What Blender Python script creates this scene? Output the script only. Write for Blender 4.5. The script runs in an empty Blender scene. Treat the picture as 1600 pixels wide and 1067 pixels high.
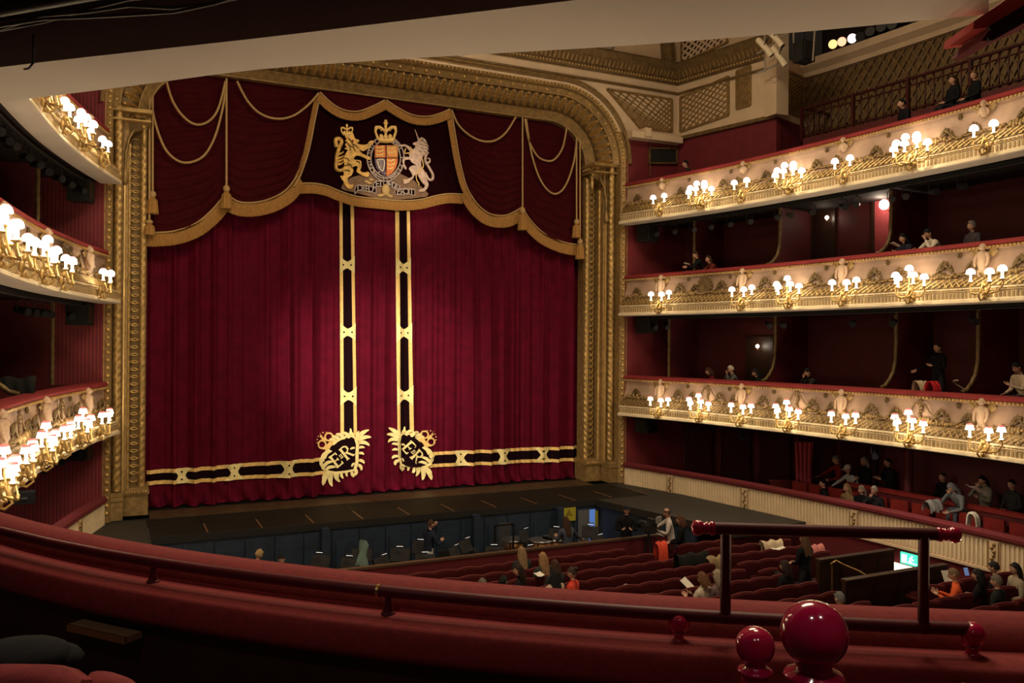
import bpy, bmesh, math, random
from mathutils import Vector, Matrix, Euler
random.seed(7)
PI = math.pi
SC = bpy.context.scene
COL = SC.collection

# ------------------------------------------------------------------ camera
CF, CYAW, CPITCH, CROLL = 1293.23, .4426, .0022, .0071          # focal in pixels of a 1600 px wide frame
CAM = Vector((-7.6624, -25.1738, 4.7689))
_F = Vector((math.sin(CYAW)*math.cos(CPITCH), math.cos(CYAW)*math.cos(CPITCH), math.sin(CPITCH)))
_R = Vector((math.cos(CYAW), -math.sin(CYAW), 0)); _U = _R.cross(_F)
CR = _R*math.cos(CROLL) + _U*math.sin(CROLL)
CU = _U*math.cos(CROLL) - _R*math.sin(CROLL)
cam_d = bpy.data.cameras.new('camera'); cam_d.sensor_width = 36; cam_d.lens = CF/1600*36
cam_d.clip_start = .05; cam_d.clip_end = 200
cam = bpy.data.objects.new('camera', cam_d); COL.objects.link(cam)
cam.matrix_world = Matrix(((CR.x, CU.x, -_F.x, CAM.x), (CR.y, CU.y, -_F.y, CAM.y), (CR.z, CU.z, -_F.z, CAM.z), (0, 0, 0, 1)))
SC.camera = cam

# ------------------------------------------------------------------ world, exposure, large lights
SC.view_settings.view_transform = 'Standard'; SC.view_settings.look = 'None'
SC.view_settings.exposure = 0.0; SC.view_settings.gamma = 1.0
SC.view_settings.use_curve_mapping = False
W = bpy.data.worlds.new('hall_air'); SC.world = W; W.use_nodes = True
W.node_tree.nodes['Background'].inputs[0].default_value = (1.0, .74, .5, 1)
W.node_tree.nodes['Background'].inputs[1].default_value = .012

def area(name, loc, target, size, power, col=(1, .78, .52)):
    l = bpy.data.lights.new(name, 'AREA'); l.shape = 'DISK'; l.size = size; l.energy = power; l.color = col
    o = bpy.data.objects.new(name, l); COL.objects.link(o); o.location = loc
    o.rotation_euler = (Vector(target)-Vector(loc)).to_track_quat('-Z', 'Y').to_euler(); return o
def spot(name, loc, target, ang, power, col=(1, .8, .55), blend=.8, rad=.15):
    l = bpy.data.lights.new(name, 'SPOT'); l.spot_size = math.radians(ang); l.spot_blend = blend; l.energy = power; l.color = col
    l.shadow_soft_size = rad
    o = bpy.data.objects.new(name, l); COL.objects.link(o); o.location = loc
    o.rotation_euler = (Vector(target)-Vector(loc)).to_track_quat('-Z', 'Y').to_euler(); return o
area('house_light', (0, -12, 16.8), (0, -12, 0), 7, 1450)
area('house_light', (-3, -20.5, 12.0), (-4, -15, 0), 2.5, 260)
spot('curtain_wash', (-6.0, -13, 10.6), (.3, .5, 3.4), 26, 2700)
spot('curtain_wash', (-8.2, -5.4, 6.3), (.9, .5, 3.3), 46, 3500, blend=1)
spot('curtain_wash', (8.2, -5.4, 6.3), (-.3, .5, 3.3), 46, 500, blend=1)
spot('curtain_wash', (3.5, -14, 11.6), (.5, .5, 3.2), 24, 3000)
_b = CAM+(_F+CR*((1272-800)/CF)-CU*((990-533.5)/CF))*1.45-_F*.42          # two downlights in the balcony ceiling above the aisle newel
for _s in (-.36, .36):
    _p = Vector((_b.x, _b.y, 5.70))+_R*_s
    spot('balcony_spot', _p, _p-Vector((0, 0, 2)), 120, 9, (1, .86, .72), .7, .03)
spot('balcony_spot', (-8.7, -22.7, 5.70), (-8.6, -22.3, 3.7), 120, 22, (1, .86, .72), .7, .04)  # extra lamp added to brighten the parapet ledge and left seats
spot('circle_fill', (9.0, -12.2, 2.3), (9.6, -12.4, 0), 140, 60, (1, .8, .6), .8, .1)  # fill lamps added to lift the dim right stalls circle
spot('circle_fill', (9.2, -10.0, 2.3), (9.8, -10.2, 0), 140, 50, (1, .84, .7), .8, .1)
spot('circle_fill', (-9.3, -4.0, 2.28), (-9.8, -3.6, 0), 140, 45, (1, .8, .66), .8, .1)  # fill lamp added to brighten the left stalls circle wall
spot('crest_wash', (0.6, -15, 8.6), (.6, 0.1, 9.5), 14, 3600)

# ------------------------------------------------------------------ helpers
def ray(u, v):
    return _F + CR*((u-800)/CF) - CU*((v-533.5)/CF)
def aty(u, v, y):
    d = ray(u, v); return CAM + d*((y-CAM.y)/d.y)
def atz(u, v, z):
    d = ray(u, v); return CAM + d*((z-CAM.z)/d.z)
def atd(u, v, t):
    return CAM + ray(u, v)*t
def atv(u, v, p, q):                       # vertical plane through the plan points p and q
    d = ray(u, v); n = Vector((q[1]-p[1], p[0]-q[0], 0)); a = Vector((p[0], p[1], 0))
    return CAM + d*((a-CAM).dot(n)/d.dot(n))
def proj(P):
    d = Vector(P)-CAM; z = d.dot(_F); return 800+CF*d.dot(CR)/z, 533.5-CF*d.dot(CU)/z, z

class MB:
    def __init__(s): s.v = []; s.f = []; s.m = []; s.s = []
    def add(s, vs, fs, mat=0, smooth=False, M=None):
        b = len(s.v)
        s.v.extend([(M @ Vector(p))[:] if M else tuple(p) for p in vs])
        for f in fs: s.f.append([b+i for i in f]); s.m.append(mat); s.s.append(smooth)
        return s
    def box(s, c, d, rz=0, mat=0, M=None, taper=1.0):
        x, y, z = d[0]/2, d[1]/2, d[2]/2; t = taper
        vs = [(-x, -y, -z), (x, -y, -z), (x, y, -z), (-x, y, -z), (-x*t, -y*t, z), (x*t, -y*t, z), (x*t, y*t, z), (-x*t, y*t, z)]
        T = Matrix.Translation(c) @ Matrix.Rotation(rz, 4, 'Z')
        return s.add(vs, [(3, 2, 1, 0), (4, 5, 6, 7), (0, 1, 5, 4), (1, 2, 6, 5), (2, 3, 7, 6), (3, 0, 4, 7)], mat, False, (M @ T) if M else T)
    def bar(s, a, b, w, h, mat=0, up=(0, 0, 1)):          # rectangular bar from a to b
        a = Vector(a); b = Vector(b); d = (b-a).normalized(); u = Vector(up)
        if abs(d.dot(u)) > .98: u = Vector((0, 1, 0))
        r = d.cross(u).normalized(); u = r.cross(d)
        vs = []
        for p in (a, b):
            for i, j in ((-1, -1), (1, -1), (1, 1), (-1, 1)): vs.append(p + r*(i*w/2) + u*(j*h/2))
        return s.add(vs, [(0, 1, 2, 3), (7, 6, 5, 4), (0, 4, 5, 1), (1, 5, 6, 2), (2, 6, 7, 3), (3, 7, 4, 0)], mat)
    def tube(s, pts, r, n=8, mat=0, caps=True, closed=False):
        pts = [Vector(p) for p in pts]; k = len(pts); rs = r if isinstance(r, (list, tuple)) else [r]*k
        prev = None; vs = []
        for i, p in enumerate(pts):
            if closed: t = pts[(i+1) % k]-pts[i-1]
            else: t = pts[min(i+1, k-1)]-pts[max(i-1, 0)]
            t.normalize()
            if prev is None:
                u = Vector((0, 0, 1)) if abs(t.z) < .9 else Vector((1, 0, 0))
            else: u = prev
            u = (u-t*u.dot(t)).normalized(); prev = u; w = t.cross(u)
            for j in range(n):
                a = 2*PI*j/n; vs.append(p+(u*math.cos(a)+w*math.sin(a))*rs[i])
        fs = []
        for i in range(k if closed else k-1):
            for j in range(n):
                fs.append((i*n+j, i*n+(j+1) % n, ((i+1) % k)*n+(j+1) % n, ((i+1) % k)*n+j))
        s.add(vs, fs, mat, True)
        if caps and not closed:
            s.add(vs[:n], [tuple(range(n-1, -1, -1))], mat); s.add(vs[-n:], [tuple(range(n))], mat)
        return s
    def lathe(s, prof, n=12, mat=0, M=None, smooth=True):  # prof: (r, z)
        vs = []; fs = []
        for r, z in prof:
            for j in range(n):
                a = 2*PI*j/n; vs.append((r*math.cos(a), r*math.sin(a), z))
        for i in range(len(prof)-1):
            for j in range(n): fs.append((i*n+j, i*n+(j+1) % n, (i+1)*n+(j+1) % n, (i+1)*n+j))
        if prof[0][0] > 1e-4: fs.append(tuple(range(n-1, -1, -1)))
        if prof[-1][0] > 1e-4: fs.append(tuple((len(prof)-1)*n+j for j in range(n)))
        return s.add(vs, fs, mat, smooth, M)
    def ball(s, c, r, n=10, k=6, mat=0, M=None):
        rx, ry, rz = r if isinstance(r, (tuple, list)) else (r, r, r)
        vs = [(0, 0, -1)]; fs = []
        for i in range(1, k):
            a = -PI/2+PI*i/k
            for j in range(n): b = 2*PI*j/n; vs.append((math.cos(a)*math.cos(b), math.cos(a)*math.sin(b), math.sin(a)))
        vs.append((0, 0, 1)); L = len(vs)-1
        for j in range(n):
            fs.append((0, 1+(j+1) % n, 1+j)); fs.append((L, 1+(k-2)*n+j, 1+(k-2)*n+(j+1) % n))
        for i in range(k-2):
            for j in range(n): fs.append((1+i*n+j, 1+i*n+(j+1) % n, 1+(i+1)*n+(j+1) % n, 1+(i+1)*n+j))
        T = Matrix.Translation(c) @ Matrix.Diagonal((rx, ry, rz, 1))
        return s.add(vs, fs, mat, True, (M @ T) if M else T)
    def grid(s, rows, mat=0, smooth=True, flip=False, thick=0):    # rows: list of rows of points
        n = len(rows[0]); vs = [p for r in rows for p in r]; fs = []
        for i in range(len(rows)-1):
            for j in range(n-1):
                q = (i*n+j, i*n+j+1, (i+1)*n+j+1, (i+1)*n+j); fs.append(q[::-1] if flip else q)
        return s.add(vs, fs, mat, smooth)
    def poly(s, pts, ext, mat=0, tri=True):              # planar polygon extruded along the vector ext
        pts = [Vector(p) for p in pts]; n = len(pts); e = Vector(ext)
        vs = pts+[p+e for p in pts]
        fs = [tuple(range(n)), tuple(range(2*n-1, n-1, -1))]+[(i, i+n, (i+1) % n+n, (i+1) % n) for i in range(n)]
        return s.add(vs, fs, mat)
    def build(s, name, mats, parent=None, world=True):
        me = bpy.data.meshes.new(name)
        vs = s.v
        if parent is not None and world:
            L = Vector((0, 0, 0)); q = parent
            while q is not None: L = L+q.location; q = q.parent
            vs = [(p[0]-L.x, p[1]-L.y, p[2]-L.z) for p in vs]
        me.from_pydata([tuple(p) for p in vs], [], s.f)
        for m in (mats if isinstance(mats, (list, tuple)) else [mats]): me.materials.append(m)
        me.polygons.foreach_set('material_index', s.m); me.polygons.foreach_set('use_smooth', s.s)
        me.update()
        o = bpy.data.objects.new(name, me); COL.objects.link(o)
        if parent is not None: o.parent = parent
        return o

def tag(o, label=None, cat=None, group=None, kind=None):
    if label: o['label'] = label
    if cat: o['category'] = cat
    if group: o['group'] = group
    if kind: o['kind'] = kind
    return o
def empty(name, loc=(0, 0, 0), rz=0, **k):
    o = bpy.data.objects.new(name, None); COL.objects.link(o); o.location = loc; o.rotation_euler = (0, 0, rz)
    o.empty_display_size = .1; return tag(o, **k)
def place(me_obj, parent, M):               # a further object sharing the mesh of me_obj, in the parent's frame
    o = me_obj.copy(); COL.objects.link(o); o.parent = parent; o.matrix_local = M; return o
def copy_tree(o, parent=None, first=True):
    c = o.copy(); COL.objects.link(c)
    if parent is not None: c.parent = parent
    for ch in list(o.children): copy_tree(ch, c, False)
    return c
ORD = ['zeroth', 'first', 'second', 'third', 'fourth', 'fifth', 'sixth', 'seventh', 'eighth', 'ninth', 'tenth', 'eleventh', 'twelfth', 'thirteenth', 'fourteenth', 'fifteenth', 'sixteenth', 'seventeenth', 'eighteenth', 'nineteenth', 'twentieth', 'twenty-first', 'twenty-second', 'twenty-third', 'twenty-fourth', 'twenty-fifth']

# ------------------------------------------------------------------ materials
def hd(u, v, o, side=1):
    """where a sight line meets the plan curve shifted by o (negative = behind the front)"""
    d = ray(u, v); best = None
    for k in range(900):
        P = CAM+d*(6+k*.04)
        if P.y > -1.2 or P.y < -17: continue
        q = hs_at(P.y, o, 0, side)[0]; e = abs(P.x-q.x)
        if best is None or e < best[0]: best = (e, P)
    return best[1]
MATS = {}
def mat(name, col, rough=.6, metal=0, noise=0, nscale=8, bump=0, bscale=40, sheen=0, emit=0, spec=.5, stripes=None, coat=0, wave=None):
    if name in MATS: return MATS[name]
    m = bpy.data.materials.new(name); m.use_nodes = True; nt = m.node_tree; b = nt.nodes['Principled BSDF']
    b.inputs['Base Color'].default_value = (*col, 1); b.inputs['Roughness'].default_value = rough; b.inputs['Metallic'].default_value = metal
    b.inputs['Specular IOR Level'].default_value = spec
    if sheen:
        b.inputs['Sheen Weight'].default_value = sheen; b.inputs['Sheen Roughness'].default_value = .22
        b.inputs['Sheen Tint'].default_value = (min(1, col[0]*4+.25), min(1, col[1]*4+.01), min(1, col[2]*4+.04), 1)
    if coat: b.inputs['Coat Weight'].default_value = coat; b.inputs['Coat Roughness'].default_value = .08
    if emit: b.inputs['Emission Color'].default_value = (*col, 1); b.inputs['Emission Strength'].default_value = emit
    tc = nt.nodes.new('ShaderNodeTexCoord')
    src = None
    if stripes:                                           # striped damask: two tones across an object-space axis
        w = nt.nodes.new('ShaderNodeTexWave'); w.wave_type = 'BANDS'; w.bands_direction = stripes[0]
        w.inputs['Scale'].default_value = stripes[1]; w.inputs['Distortion'].default_value = 0
        nt.links.new(tc.outputs['Object'], w.inputs['Vector'])
        rp = nt.nodes.new('ShaderNodeValToRGB'); nt.links.new(w.outputs['Fac'], rp.inputs[0])
        rp.color_ramp.elements[0].color = (*col, 1); rp.color_ramp.elements[1].color = (*stripes[2], 1)
        rp.color_ramp.elements[0].position = .35; rp.color_ramp.elements[1].position = .65
        src = rp.outputs[0]; nt.links.new(src, b.inputs['Base Color'])
    if noise:
        n = nt.nodes.new('ShaderNodeTexNoise'); n.inputs['Scale'].default_value = nscale; n.inputs['Detail'].default_value = 4
        nt.links.new(tc.outputs['Object'], n.inputs['Vector'])
        mr = nt.nodes.new('ShaderNodeMapRange'); mr.inputs[1].default_value = .3; mr.inputs[2].default_value = .7
        mr.inputs[3].default_value = 1-noise; mr.inputs[4].default_value = 1+noise*.6
        nt.links.new(n.outputs[0], mr.inputs[0])
        mx = nt.nodes.new('ShaderNodeMix'); mx.data_type = 'RGBA'; mx.blend_type = 'MULTIPLY'; mx.inputs[0].default_value = 1
        if src: nt.links.new(src, mx.inputs[6])
        else: mx.inputs[6].default_value = (*col, 1)
        nt.links.new(mr.outputs[0], mx.inputs[7]); nt.links.new(mx.outputs[2], b.inputs['Base Color'])
    if bump:
        n2 = nt.nodes.new('ShaderNodeTexNoise'); n2.inputs['Scale'].default_value = bscale; n2.inputs['Detail'].default_value = 3
        nt.links.new(tc.outputs['Object'], n2.inputs['Vector'])
        bp = nt.nodes.new('ShaderNodeBump'); bp.inputs['Strength'].default_value = bump; bp.inputs['Distance'].default_value = .03
        nt.links.new(n2.outputs[0], bp.inputs['Height']); nt.links.new(bp.outputs[0], b.inputs['Normal'])
    MATS[name] = m; return m
GOLD = mat('gilding', (.50, .335, .125), .36, .55, .3, 6, .2, 60)
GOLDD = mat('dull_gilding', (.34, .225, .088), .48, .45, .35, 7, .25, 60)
GOLDB = mat('bright_gilding', (.75, .52, .19), .3, .5, .2, 10)
BRONZE = mat('bronze_paint', (.20, .130, .052), .5, .4, .35, 6, .25, 60)
CREAM = mat('cream_paint', (.72, .56, .38), .6, 0, .1, 2, .1, 20)
CREAMP = mat('rose_cream_paint', (.46, .31, .22), .55, 0, .12, 3)
IVORY = mat('ivory_paint', (.82, .70, .48), .5, 0, .1, 5)
SOFFIT = mat('soffit_plaster', (.72, .66, .59), .75, 0, .06, 1.5, .08, 12)
STONE = mat('putto_plaster', (.55, .39, .27), .55, 0, .15, 20)
MURAL = mat('mural_plaster', (.60, .52, .43), .8, 0, .3, 1.6, .3, 4)
REDWALL = mat('red_damask_wall', (.115, .008, .014), .75, 0, .15, 3, stripes=('X', 3.6, (.20, .016, .024)))
REDWALLY = mat('red_damask_side_wall', (.115, .008, .014), .75, 0, .15, 3, stripes=('Y', 3.6, (.19, .015, .022)))
REDPAINT = mat('dark_red_paint', (.10, .008, .010), .6, 0, .2, 3)
VELVET = mat('red_velvet', (.24, .018, .020), .85, 0, .18, 30, .15, 250, sheen=.35)
VELVETD = mat('dark_red_velvet', (.13, .009, .015), .9, 0, .2, 20, .15, 200, sheen=.2)
SEATV = mat('seat_velvet', (.048, .0035, .0045), .85, 0, .2, 20, .1, 200, sheen=.1, spec=.15)
PIPING = mat('seat_piping', (.16, .02, .02), .7)
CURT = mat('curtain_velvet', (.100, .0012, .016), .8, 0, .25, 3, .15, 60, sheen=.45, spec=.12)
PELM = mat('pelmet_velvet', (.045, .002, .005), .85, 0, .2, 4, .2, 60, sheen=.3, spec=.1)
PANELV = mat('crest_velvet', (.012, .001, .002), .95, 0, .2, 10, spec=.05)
FRINGE = mat('gold_fringe', (.42, .22, .055), .65, .1, .3, 30, .5, 120)
CORD = mat('gold_cord', (.50, .33, .14), .6, .1, .2, 60, .4, 200)
GOLDCLOTH = mat('gold_cloth', (.95, .66, .24), .5, .1, .12, 12)
PALECLOTH = mat('pale_gold_cloth', (.98, .86, .42), .5, .05, .12, 12)
LIONG = mat('lion_gold_thread', (.80, .50, .14), .45, .25, .35, 9, .6, 30)
SILVERT = mat('unicorn_silver_thread', (.62, .46, .38), .5, .2, .3, 9, .5, 30)
GARTER = mat('garter_grey', (.50, .41, .37), .6, 0, .2, 30)
DARKCLOTH = mat('dark_cloth', (.010, .002, .005), .9, spec=.08)
MOUND = mat('mound_thread', (.23, .14, .085), .8, 0, .3, 12, .5, 40)
SHRED = mat('shield_orange', (.72, .20, .05), .6, 0, .2, 20)
SHBLUE = mat('shield_violet', (.10, .06, .12), .6)
WHITEC = mat('white_cloth', (.75, .68, .55), .7)
BLACK = mat('black_metal', (.012, .012, .012), .45, .3)
BLACKM = mat('matt_black', (.010, .009, .008), .8)
STEEL = mat('steel', (.45, .45, .46), .3, .9)
PITBLUE = mat('pit_blue_paint', (.020, .034, .062), .5, 0, .3, 4)
STAGE = mat('stage_boards', (.007, .006, .0045), .65, 0, .4, 3, .1, 30, spec=.25)
STAGEW = mat('stage_edge_wood', (.060, .034, .015), .5, 0, .45, 3, .1, 30)
WOOD = mat('dark_wood', (.035, .014, .007), .4, 0, .3, 5, .1, 40)
WOODM = mat('mid_wood', (.20, .10, .045), .4, 0, .3, 8)
CARPET = mat('red_carpet', (.03, .003, .0035), .95, 0, .2, 20)
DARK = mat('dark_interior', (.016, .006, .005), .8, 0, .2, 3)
LACQ = mat('red_lacquer', (.10, .006, .012), .5, 0, .15, 6, spec=.3)
LACQB = mat('bright_red_lacquer', (.46, .006, .06), .14, 0, .1, 5, coat=.8)
LEATHER = mat('red_leather', (.24, .022, .018), .4, 0, .2, 10)
BRASS = mat('brass', (.55, .36, .14), .3, .9)
SHADE = mat('lit_lamp_shade', (1, .88, .68), .6, emit=9)
CANDLE = mat('lit_candle_tube', (1, .88, .68), .5, emit=2.2)
SHADECAP = mat('pink_shade_cap', (.9, .22, .2), .6, emit=.7)
def hairm(rgb):
    return mat('hair_%02x%02x%02x' % tuple(int(max(0, min(1, c))*255) for c in rgb), rgb, .6, 0, .55, 55, .6, 90, spec=.25)
def cloth(rgb, rough=.85):
    return mat('cloth_%02x%02x%02x' % tuple(int(max(0, min(1, c))*255) for c in rgb), rgb, rough, 0, .25, 40, spec=.15)
# ------------------------------------------------------------------ the horseshoe plan
_HS = [(7.9, -.6), (8.0, -1.2), (8.6, -3.5), (9.1, -6), (9.45, -9), (9.6, -11.5), (9.6, -14), (9.3, -16.5), (8.4, -19.0), (7.1, -20.9), (5.2, -22.5), (2.7, -23.8), (0, -24.2), (-2.7, -23.8)]
HSP = []
for i in range(1, len(_HS)-2):
    p0, p1, p2, p3 = [Vector((*_HS[j], 0)) for j in (i-1, i, i+1, i+2)]
    for k in range(10):
        t = k/10
        HSP.append(.5*((2*p1)+(-p0+p2)*t+(2*p0-5*p1+4*p2-p3)*t*t+(-p0+3*p1-3*p2+p3)*t**3))
def hs_slice(y0, y1):
    return [i for i, p in enumerate(HSP) if y1-1e-6 <= p.y <= y0+1e-6]
def hs_n(i):
    t = (HSP[min(i+1, len(HSP)-1)]-HSP[max(i-1, 0)]).normalized(); return Vector((t.y, -t.x, 0)) if t.y*1+0 and True else t
def hs_norm(i):                              # unit normal pointing into the auditorium
    t = (HSP[min(i+1, len(HSP)-1)]-HSP[max(i-1, 0)]).normalized(); n = Vector((t.y, -t.x, 0))
    c = Vector((0, -11, 0))-HSP[i]
    return n if n.dot(c) > 0 else -n
HSN = [hs_norm(i) for i in range(len(HSP))]
def hs(i, o, z, side=1):
    p = HSP[i]+HSN[i]*o; return Vector((p.x*side, p.y, z))
def hs_at(y, o=0, z=0, side=1):              # point at a given y on the flank, with its normal and tangent
    for i in range(len(HSP)-1):
        if HSP[i].y >= y >= HSP[i+1].y:
            t = (HSP[i].y-y)/(HSP[i].y-HSP[i+1].y+1e-9)
            p = HSP[i].lerp(HSP[i+1], t); n = HSN[i].lerp(HSN[i+1], t).normalized(); break
    p = p+n*o
    return Vector((p.x*side, p.y, z)), Vector((n.x*side, n.y, 0))
def sweep(mb, idx, prof, side=1, mat=0, smooth=False, caps=True):
    rows = [[hs(i, o, z, side) for o, z in prof] for i in idx]
    mb.grid(rows, mat, smooth, flip=(side < 0))
    return mb
def sweep_closed(mb, idx, prof, side=1, mat=0, smooth=False):
    sweep(mb, idx, prof+[prof[0]], side, mat, smooth)
    n = len(prof)
    for i, fl in ((idx[0], side > 0), (idx[-1], side < 0)):
        pts = [hs(i, o, z, side) for o, z in prof]
        mb.add(pts, [tuple(range(n)) if fl else tuple(range(n-1, -1, -1))], mat)
    return mb
def struct(name, mb, mats, label=None, parent=None):
    o = mb.build(name, mats, parent)
    if parent is None: tag(o, label, None, None, 'structure')
    return o
TIERS = {1: (2.36, 3.70), 2: (5.74, 7.12), 3: (8.86, 10.30)}   # soffit and rail heights
BW = -2.4                                                     # back walls behind the fronts

# ------------------------------------------------------------------ wall behind the arch
AX, AZ, AR = 7.0, 10.95, 1.45                                # half opening, springing, corner radius
AW = 1.05                                                    # width of the frame
def arch_path(w, n=14, z0=0.0):
    pts = []
    for k in range(2): pts.append((-(AX+w), z0 if k == 0 else AZ))
    r = AR+w
    for k in range(1, n+1):
        a = PI-PI/2*k/n; pts.append((-(AX-AR)+r*math.cos(a), AZ+r*math.sin(a)))
    top = AZ+r
    for k in range(1, 24): pts.append((-(AX-AR)+2*(AX-AR)*k/24, top))
    for k in range(0, n+1):
        a = PI/2-PI/2*k/n; pts.append(((AX-AR)+r*math.cos(a), AZ+r*math.sin(a)))
    pts.append((AX+w, z0))
    return pts
YW = -1.2
ZC = 12.02                                                   # foot of the cream wall
for s, nm in ((-1, 'wall_stage_left'), (1, 'wall_stage_right')):
    m = MB(); m.box((s*10.05, YW+.15, 4.96), (4.1, .3, 14.1)); struct(nm, m, REDWALL, 'dark red striped damask wall beside the gilded proscenium arch, %s side' % ('left' if s < 0 else 'right'))
m = MB()
ro = AR+AW-.1; a0 = math.asin((ZC-AZ)/ro)
pts = [(-12.2, ZC), (-12.2, 18), (12.2, 18), (12.2, ZC)]
for k in range(0, 15):
    a = a0+(PI/2-a0)*k/14; pts.append(((AX-AR)+ro*math.cos(a), AZ+ro*math.sin(a)))
for k in range(0, 15):
    a = PI/2+(PI/2-a0)*k/14; pts.append((-(AX-AR)+ro*math.cos(a), AZ+ro*math.sin(a)))
m.poly([(x, YW, z) for x, z in pts], (0, .3, 0))
wall_front = struct('wall_front', m, CREAM, 'cream plaster wall above the gilded proscenium arch')
# mouldings between arch and cornice
m = MB(); m.box((0, YW-.04, 13.62), (20.2, .08, .07)); m.build('picture_moulding', BRONZE, wall_front)
m = MB(); m.box((9.1, YW-.05, ZC-.02), (2.2, .14, .14)); m.build('wall_foot_moulding', CREAM, wall_front)

def lattice(mb, P, nu, w, t, n, mat=0, asp=1.0):
    """diagonal strips clipped to the quad P00,P10,P11,P01; n = normal"""
    A, B, C2, D = [Vector(p) for p in P]
    S = lambda u, v: A.lerp(B, u).lerp(D.lerp(C2, u), v)
    nv = nu*asp
    for sgn in (1, -1):
        K = int(nu+nv)+1
        for k in range(-K, K+1):
            # line u*nu - sgn*v*nv = k
            pts = []
            for v in (0, 1):
                u = (k+sgn*v*nv)/nu
                if -1e-6 <= u <= 1+1e-6: pts.append((u, v))
            for u in (0, 1):
                v = (u*nu-k)/(sgn*nv)
                if 1e-6 < v < 1-1e-6: pts.append((u, v))
            if len(pts) >= 2 and (Vector(pts[0])-Vector(pts[1])).length > .02:
                mb.bar(S(*pts[0])+n*(t/2+(.012 if sgn > 0 else 0)), S(*pts[1])+n*(t/2+(.012 if sgn > 0 else 0)), w, t, mat, up=n)
def frame4(mb, P, w, t, n, mat=0):
    for i in range(4): mb.bar(Vector(P[i])+n*t/2, Vector(P[(i+1) % 4])+n*t/2, w, t, mat, up=n)
NF = Vector((0, -1, 0))
def lat_panel(name, P, n, nu, asp, parent, w=.05, strip=GOLDD, back=None):
    m = MB(); m.poly([Vector(p)+n*.004 for p in P], n*.02); pb = m.build(name, back or CREAM, parent)
    m = MB(); frame4(m, P, .07, .06, n); m.build('panel_frame', GOLDD, pb)
    m = MB(); lattice(m, P, nu, w, .035, n, 0, asp); tag(m.build('lattice_strips', strip, pb), kind='stuff')
    return pb
q = [aty(u, v, YW) for u, v in ((998, 199), (1049, 206), (1049, 156), (948, 140))]
lat_panel('lattice_panel', q, NF, 8, .85, wall_front)
q2 = [Vector((-p.x, p.y, p.z)) for p in q]; lat_panel('lattice_panel', [q2[1], q2[0], q2[3], q2[2]], NF, 8, .85, wall_front)
m = MB(); m.box((9.0, YW-.22, 11.9), (2.1, .4, .22)); m.box((8.55, YW-.25, 12.0), (.25, .5, .28)); m.build('wall_bracket', CREAM, wall_front)
# cornice along the front wall and the side walls
CPROF = [(0, 13.93), (.10, 13.93), (.14, 14.05), (.12, 14.1), (.26, 14.3), (.26, 14.4), (.40, 14.5), (.40, 14.6), (0, 14.62)]
SWP = [(10.12, YW), (11.1, -5.05)]                            # flat side wall beyond the arch
def cornice(name, p, q, parent, n):
    m = MB(); p = Vector((*p, 0)); q = Vector((*q, 0))
    m.grid([[a+n*o+Vector((0, 0, z)) for o, z in CPROF] for a in (p, q)]); c = m.build(name, BRONZE, parent)
    m = MB(); L = (q-p).length; k = int(L/.16); d = (q-p).normalized()
    for i in range(k):
        a = p+d*(L*(i+.5)/k); m.bar(a+n*.16+Vector((0, 0, 14.12)), a+n*.27+Vector((0, 0, 14.30)), .07, .05)
    tag(m.build('cornice_leaves', GOLDD, c), kind='stuff')
    m = MB()
    for i in range(int(L/.12)):
        a = p+d*(.12*(i+.5)); m.ball(a+n*.13+Vector((0, 0, 14.02)), .035, 6, 4)
    tag(m.build('cornice_beads', GOLDB, c), kind='stuff'); return c
cornice('cornice', (-10.12, YW), (10.12, YW), wall_front, NF)
# mural lunette with carved figures in low relief
m = MB(); rnd = random.Random(3)
for i in range(90):
    u = rnd.random(); x = -8.3+16.6*u; z = 14.75+rnd.random()*2.6
    if abs(x) > 8.3-(z-14.7)*.35: continue
    m.ball((x, YW-.02, z), (.28+rnd.random()*.4, .14, .3+rnd.random()*.45), 9, 6)
tag(m.build('mural_relief', MURAL, wall_front), kind='stuff')
# gilded rib closing the lunette at its right end (and left)
for s in (1, -1):
    m = MB(); rows = []
    for k in range(13):
        t = k/12; a = t*1.15; x = 9.95-1.0*(1-math.cos(a))*1.9; z = 14.6+2.9*math.sin(a)
        rows.append([Vector((s*(x-.55), YW-.02, z)), Vector((s*(x-.5), YW-.18, z)), Vector((s*(x-.28), YW-.26, z)), Vector((s*(x-.05), YW-.18, z)), Vector((s*x, YW-.02, z))])
    m.grid(rows, 0, False, flip=(s < 0)); rb = m.build('vault_rib', BRONZE, wall_front)
    m = MB()
    for k in range(26):
        t = (k+.5)/26*12; i = min(11, int(t)); r0 = [rows[i][j].lerp(rows[i+1][j], t-i) for j in range(5)]
        m.bar(r0[1]+NF*.02, r0[3]+NF*.02, .045, .05, up=NF)
    tag(m.build('rib_ornament', GOLDD, rb), kind='stuff')

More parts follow.
